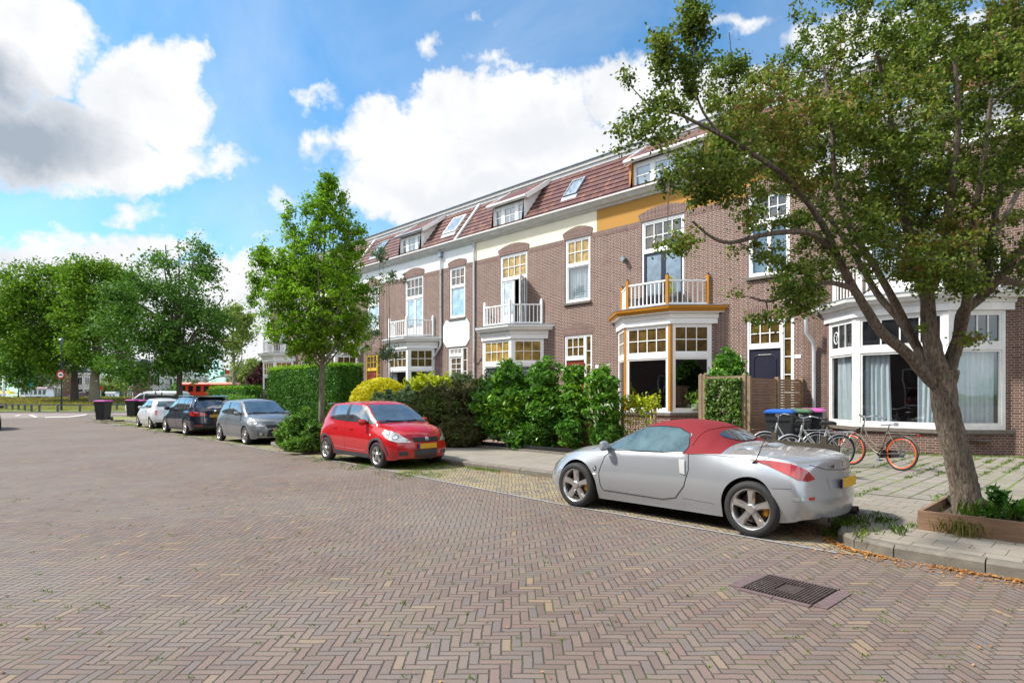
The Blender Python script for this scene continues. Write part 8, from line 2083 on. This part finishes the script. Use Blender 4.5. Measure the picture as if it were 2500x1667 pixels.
# houses across the water
fbr = paint('far_brick', (0.20,0.105,0.085), 0.9, var=0.15, scale=2); fwh = paint('far_render', (0.60,0.59,0.56), 0.8, var=0.06, scale=1); slate = paint('slate_roof', (0.06,0.065,0.075), 0.7)
def far_house(label, px0, px1, top, t, wallm, rows, roofm=slate, base=None, yaw=0.0, bands=(), ch=False):
    q, u, n = facing((px0+px1)/2, t, yaw); W_ = (px1-px0)*t/FOC; H = P(0, top, t).z
    o = thing('brick_house', (q.x,q.y,0), label, 'house', 'houses across the canal')
    def pt(a, b, z): v = q + u*a + n*b; return (v.x, v.y, z)
    def bx(mb, a0, a1, b0, b1, z0, z1): mb.add([pt(a0,b0,z0),pt(a1,b0,z0),pt(a1,b1,z0),pt(a0,b1,z0),pt(a0,b0,z1),pt(a1,b0,z1),pt(a1,b1,z1),pt(a0,b1,z1)], [(0,3,2,1),(4,5,6,7),(0,1,5,4),(1,2,6,5),(2,3,7,6),(3,0,4,7)])
    mb = MB(); bx(mb, -W_/2, W_/2, 0, 8, -0.1, H); mb.build('wall', wallm, o)
    mb = MB(); bx(mb, -W_/2-0.2, W_/2+0.2, -0.3, 0.3, H, H+0.5); mb.build('cornice', fwh, o)
    mb = MB(); mb.add([pt(-W_/2,0.35,H+0.51),pt(W_/2,0.35,H+0.51),pt(W_/2,8,H+0.51),pt(-W_/2,8,H+0.51),pt(-W_/2,3,H+2.0),pt(W_/2,3,H+2.0),pt(W_/2,5,H+2.0),pt(-W_/2,5,H+2.0)], [(0,3,2,1),(4,5,6,7),(0,1,5,4),(1,2,6,5),(2,3,7,6),(3,0,4,7)]); rf_ = mb.build('roof', roofm, o)
    if ch:
        for a in (-W_*0.3, W_*0.25): mb = MB(); bx(mb, a-0.4, a+0.4, 3.4, 4.4, H+1.9, H+3.3); mb.build('chimney', fbr, rf_)
    for z0, z1 in bands: mb = MB(); bx(mb, -W_/2-0.05, W_/2+0.05, -0.12, 0.05, z0, z1); mb.build('band', fwh, o)
    for z0, z1, n_, w_ in rows:
        for i in range(n_):
            a = -W_/2 + W_*(i+0.5)/n_; mb = MB(); bx(mb, a-w_/2-0.12, a+w_/2+0.12, -0.06, 0.1, z0-0.12, z1+0.12); f = mb.build('window', wh_, o)
            mb = MB(); bx(mb, a-w_/2, a-0.05, -0.10, 0.0, z0, z1); mb.build('pane', M['darkglass'], f); mb = MB(); bx(mb, a+0.05, a+w_/2, -0.10, 0.0, z0, z1); mb.build('pane', M['darkglass'], f)
    return o
TH = 150
far_house('far corner house with white ground floor and brick upper floor seen under the chestnuts', 84, 152, 893, TH, fbr, [(0.5,2.9,3,1.5),(4.4,7.2,3,1.3)], bands=[(-0.0,0.35),(3.2,4.1)])
far_house('far pale rendered house with dark shop windows between the trunks', 152, 222, 915, TH+4, fwh, [(0.4,3.0,4,1.4),(4.2,6.0,4,1.0)])
far_house('far red-brown brick house with tall white windows right of the chestnuts', 288, 328, 895, TH-10, fbr, [(0.6,2.8,2,1.0),(3.6,7.0,2,1.0)])
far_house('far white gabled house partly hidden by the dark tree', 329, 392, 898, TH-4, fwh, [(0.6,2.8,4,1.1),(4.0,6.2,4,1.1)])
far_house('long pale house behind the dark tree trunk', 392, 470, 912, TH, fwh, [(0.6,2.8,5,1.1),(4.0,5.6,5,1.0)])
far_house('far white villa left of the brick and white houses', 552, 572, 915, TH+22, fwh, [(0.6,2.8,2,0.9),(4.0,6.0,2,0.9)])
far_house('far brick house with white bands and chimneys at the end of the street', 572, 645, 917, TH+20, fbr, [(0.5,2.6,4,1.0),(3.8,6.0,4,1.1)], bands=[(2.9,3.4),(1.2,1.4),(6.6,8.2)], ch=True)
# brick terrace on the viewer's side of the street; the bay windows mirror it
o = thing('brick_terrace', (-12, -9, 0), 'brick terrace on the near side of the street mirrored in the windows', 'terrace')
mb = MB(); F = frame_at(0, -9.0, math.pi)
holes = []
for k in range(-4, 16):
    a = k*7.9 ; holes += [(a+0.8, a+3.0, 0.9, 3.3), (a+4.6, a+5.8, 0.2, 3.4), (a+0.9, a+2.4, 4.9, 7.6), (a+4.4, a+5.6, 5.2, 7.6)]
holed_wall(mb, F, -150, 130, -0.1, 9.0, holes, 0.15); mb.build('wall', M['brick5'], o, fix=False)
mb = MB(); gl_ = MB()
for h in holes: sash(mb, gl_, F, h[0], h[1], h[2], h[3], 2, 2, 0.09, -0.14, -0.08)
mb.build('window_frame', M['white'], o); gl_.build('pane', M['darkglass'], o, fix=False)
mb = MB(); mb.extrude([(-130,-8.6,9.0),(-130,-11.0,11.6),(-130,-18,11.6),(-130,-18,-0.1),(-130,-9.2,-0.1),(-130,-9.2,9.0)], (280,0,0)); mb.build('roof', M['tiles'], o)
sheet('near_pavement', [(-56,-8.9),(150,-8.9),(150,-4.0),(-56,-4.0)], 0.06, M['pave'])

o = thing('brick_terrace', (40, WY, 0), 'continuation of the brick row beyond the right edge of the view', 'terrace')
mb = MB(); F = frame_at(0, WY+0.3, 0); holes = []
for k in range(0, 8):
    a = 1.5 + k*7.9; holes += [(a+0.8, a+3.0, 0.9, 3.6), (a+4.6, a+5.8, 0.4, 3.7), (a+0.9, a+2.4, 5.0, 8.0), (a+4.4, a+5.6, 5.4, 8.0)]
holed_wall(mb, F, XB[5]+8.12, 110, -0.1, 9.2, holes, 0.15); mb.build('wall', M['brick5'], o, fix=False)
mb = MB(); gl_ = MB()
for h in holes: sash(mb, gl_, F, h[0], h[1], h[2], h[3], 2, 2, 0.09, -0.14, -0.08)
mb.build('window_frame', M['white'], o); gl_.build('pane', M['darkglass'], o, fix=False)
mb = MB(); mb.extrude([(XB[5]+8.12,WY,9.2),(XB[5]+8.12,WY+1.8,12.0),(XB[5]+8.12,WY+9,12.0),(XB[5]+8.12,WY+9,-0.1),(XB[5]+8.12,WY+0.6,-0.1),(XB[5]+8.12,WY+0.6,9.2)], (102,0,0)); mb.build('roof', M['tiles'], o)
# ---------------------------------------------------------------- grass tufts, weeds and leaf litter
def blades(name, cen, h, mat, per=7, spread=0.05, w=0.006, label=None, cat='grass', lean=0.5):
    """tufts of bent narrow blades"""
    cen = np.asarray(cen); k = np.repeat(np.arange(len(cen)), per); n = len(k)
    b = cen[k] + np.stack([rng_.normal(size=n)*spread, rng_.normal(size=n)*spread, np.zeros(n)], 1)
    H = (np.asarray(h)[k] if np.ndim(h) else np.full(n, h)) * rng_.uniform(0.4, 1.2, n)
    a = rng_.uniform(0, 2*np.pi, n); d = np.stack([np.cos(a), np.sin(a), np.zeros(n)], 1); s = np.stack([-np.sin(a), np.cos(a), np.zeros(n)], 1)
    ln = (rng_.uniform(0.1, 1.0, n)*lean)[:, None]*H[:, None]; up = np.array([0,0,1.0]); W = (w*(0.6+rng_.uniform(0, .8, n)))[:, None]
    m = b + d*ln*0.35 + up*(H*0.6)[:, None]; t = b + d*ln + up*(H*0.92)[:, None]
    v = np.stack([b-s*W, b+s*W, m+s*W*0.8, t, m-s*W*0.8], 1).reshape(-1, 3)
    me = bpy.data.meshes.new(name); me.vertices.add(5*n); me.vertices.foreach_set('co', v.ravel()); me.loops.add(5*n); me.loops.foreach_set('vertex_index', np.arange(5*n, dtype=np.int32))
    me.polygons.add(n); me.polygons.foreach_set('loop_start', np.arange(0, 5*n, 5, dtype=np.int32)); me.materials.append(mat); me.update(calc_edges=True)
    o = bpy.data.objects.new(name, me); col.objects.link(o); o['kind'] = 'stuff'; o['label'] = label or name; o['category'] = cat; return o
def along(path, n, spread, z):
    path = [Vector(p) for p in path]; L = [0]
    for a, b in zip(path[:-1], path[1:]): L.append(L[-1] + (b-a).length)
    out = []
    for _ in range(n):
        s = rng_.uniform(0, L[-1]); i = max(j for j in range(len(path)-1) if L[j] <= s); p = path[i].lerp(path[i+1], (s-L[i])/max(1e-6, L[i+1]-L[i]))
        out.append((p.x + rng_.normal()*spread, p.y + rng_.normal()*spread, z))
    return np.array(out)
def patchy(c, f=2.0, th=0.0): return c[(np.sin(c[:,0]*f+1.3)+np.sin(c[:,0]*f*2.3+c[:,1]*f*1.7)+rng_.normal(size=len(c))*0.4) > th]
kb = [(-15.5,8.95),(-9.5,8.95)]; kr = [(-9.5,8.95),(-3.0,8.92)]
nose = [(-2.9,8.9),(-2.55,8.8),(-2.50,7.8),(-2.38,7.4),(-2.1,7.16),(-1.7,7.07),(-1.0,7.05),(2.0,7.04)]
t1 = patchy(along(kb, 420, 0.07, 0.004), 2.0, -0.4)
t2 = along([(-12.5,8.0),(-11.0,8.6)], 260, 0.35, 0.004)
t3 = patchy(along([(-16.0,7.6),(-9.5,7.3)], 500, 0.35, 0.004), 3.0, 0.3)
t4 = patchy(along([(-45,8.2),(-20,7.9)], 900, 0.35, 0.004), 1.0, -0.2)
t5 = along([(-2.75,8.75),(-2.55,8.2),(-2.48,7.6)], 130, 0.07, 0.01)
blades('kerb_grass', np.concatenate([t1, t2, t3, t4, t5]), 0.05, M['blade'], 9, 0.05, 0.0035, 'short green grass growing between the parking bricks and along the kerb')
# weeds on the kerb nose and round the planter
w1 = np.array([G(px, py, 0.115) for px, py in ((2095,1272),(2110,1268),(2085,1280),(2120,1285),(2100,1300),(2075,1290),(2150,1272),(2165,1275),(2190,1292),(2215,1300),(2110,1310),(2235,1285),(2070,1265),(2130,1262),(2060,1280))])
w1 = np.repeat(w1, 5, axis=0) + rng_.normal(size=(len(w1)*5, 3))*np.array([.09,.09,0])
blades('kerb_weeds', w1, 0.075, M['blade'], 8, 0.03, 0.0028, 'green weed tufts on the kerb beside the sports car tail', lean=0.9)
w2 = along([(-1.80,8.20),(-0.9,8.20)], 8, 0.04, 0.115); w2b = along([(-1.42,8.17),(-1.22,8.15)], 10, 0.05, 0.115)
blades('dry_grass', np.concatenate([w2, w2b]), 0.20, M['dry'], 6, 0.035, 0.0025, 'dry yellow grass growing against the planter board', lean=0.6)
w3 = np.stack([rng_.uniform(-1.7, 0.6, 34), rng_.uniform(8.35, 9.3, 34), np.full(34, 0.23)], 1)
blades('planter_grass', w3, 0.24, M['blade'], 6, 0.04, 0.003, 'tall grass and barley stalks inside the planter', lean=0.5)
# grass in the yard joints: tufts along the rows of slabs
g1 = []
for _ in range(2600):
    r = rng_.integers(0, 27); x = -7.2 + r*0.30 + rng_.normal()*0.02; y = rng_.uniform(9.9, 18.4)
    if math.sin(r*1.9)+math.sin(y*1.3+r)+math.sin(y*3.1+r*2.2)*0.6 + (0.9 if y > 14 else 0) > 0.9: g1.append((x, y, 0.12))
g2 = along([(-6.6,18.3),(-5.6,18.45),(-3.3,18.45),(-2.2,19.3),(0.5,19.6)], 420, 0.14, 0.12)
blades('yard_grass', np.concatenate([np.array(g1), g2]), 0.042, M['blade'], 9, 0.035, 0.004, 'grass tufts growing in the joints of the yard slabs', lean=0.9)
g3 = patchy(along([(-7,9.6),(-3,9.6)], 60, 0.3, 0.115), 2, 0.5)
# joints of the road
g4 = []
for _ in range(420):
    t = rng_.uniform(3.4, 11); q = rng_.uniform(-0.95, 0.9); v = P(1250 + q*FOC, HOR, t)
    if v.y < 6.6 and v.y > -3.5: g4.append((v.x, v.y, 0.002))
blades('road_moss', np.array(g4), 0.016, M['blade'], 7, 0.016, 0.004, 'tiny grass sprigs between the road bricks', lean=1.2)
# brown litter
def litter(name, c, size, label, mat=None):
    o = leaf_mesh(name, c + np.stack([np.zeros(len(c)), np.zeros(len(c)), rng_.uniform(0.004, 0.014, len(c))], 1), size, mat or M['litter'], None, 3.0, 1.5, np.array([0,0,1.5])); o['kind'] = 'stuff'; o['label'] = label; o['category'] = 'leaf litter'; return o
l1 = along(kr, 900, 0.05, 0.004); l1b = along(kb, 500, 0.09, 0.004); l1c = along([(-10.5,8.6),(-3.0,8.6)], 500, 0.28, 0.004)
l2 = along([(-2.62,8.6),(-2.56,7.7),(-2.44,7.36),(-2.15,7.10),(-1.7,7.02),(-1.0,7.0),(0.0,7.0)], 2600, 0.028, 0.004)
l3 = along([(-2.9,8.2),(-2.7,7.4)], 350, 0.14, 0.004); l4 = along([(-2.3,6.9),(-0.6,6.85)], 260, 0.10, 0.002)
for a in (l1, l1b): a[:, 1] = np.minimum(a[:, 1], 8.97)
l2 = l2[np.sin(l2[:,0]*3.1+l2[:,1]*4)+np.sin(l2[:,0]*9)*0.6+rng_.normal(size=len(l2))*0.5 > -0.5]; l1 = patchy(l1, 2.5, -0.3)
litter('leaf_litter', np.concatenate([l1, l1b, l1c, l2, l3, l4]), 0.022, 'brown leaf litter swept along the kerb')
l5 = []
for _ in range(260):
    t = rng_.uniform(3.3, 14); q = rng_.uniform(-0.95, 0.9); v = P(1250 + q*FOC, HOR, t)
    if -3.5 < v.y < 6.8: l5.append((v.x, v.y, 0.001))
l6 = np.stack([rng_.uniform(-6.5, 0.5, 300), rng_.uniform(7.3, 10.0, 300), np.full(300, 0.115)], 1); l6 = l6[(l6[:,0] > -2.3) | (l6[:,1] > 9.1)]
litter('scattered_leaves', np.concatenate([np.array(l5), l6]), 0.020, 'single brown leaves scattered on the road and pavement')
# long grass of the meadow strip
m1 = []
for _ in range(5200):
    t = rng_.uniform(61, 92); px = rng_.uniform(-100, 420); v = P(px, HOR, t)
    ts = [60, 62, 67, 76, 84, 92]; zs = [0.0, 0.10, 0.14, 0.30, 0.75, 1.05]; m1.append((v.x, v.y, float(np.interp(t, ts, zs)), 0.10 if t < 74 else 0.45))
m1 = np.array(m1); blades('meadow_grass', m1[:, :3], m1[:, 3], M['dry'], 7, 0.25, 0.02, 'long meadow grass on the bank before the water', lean=0.6)
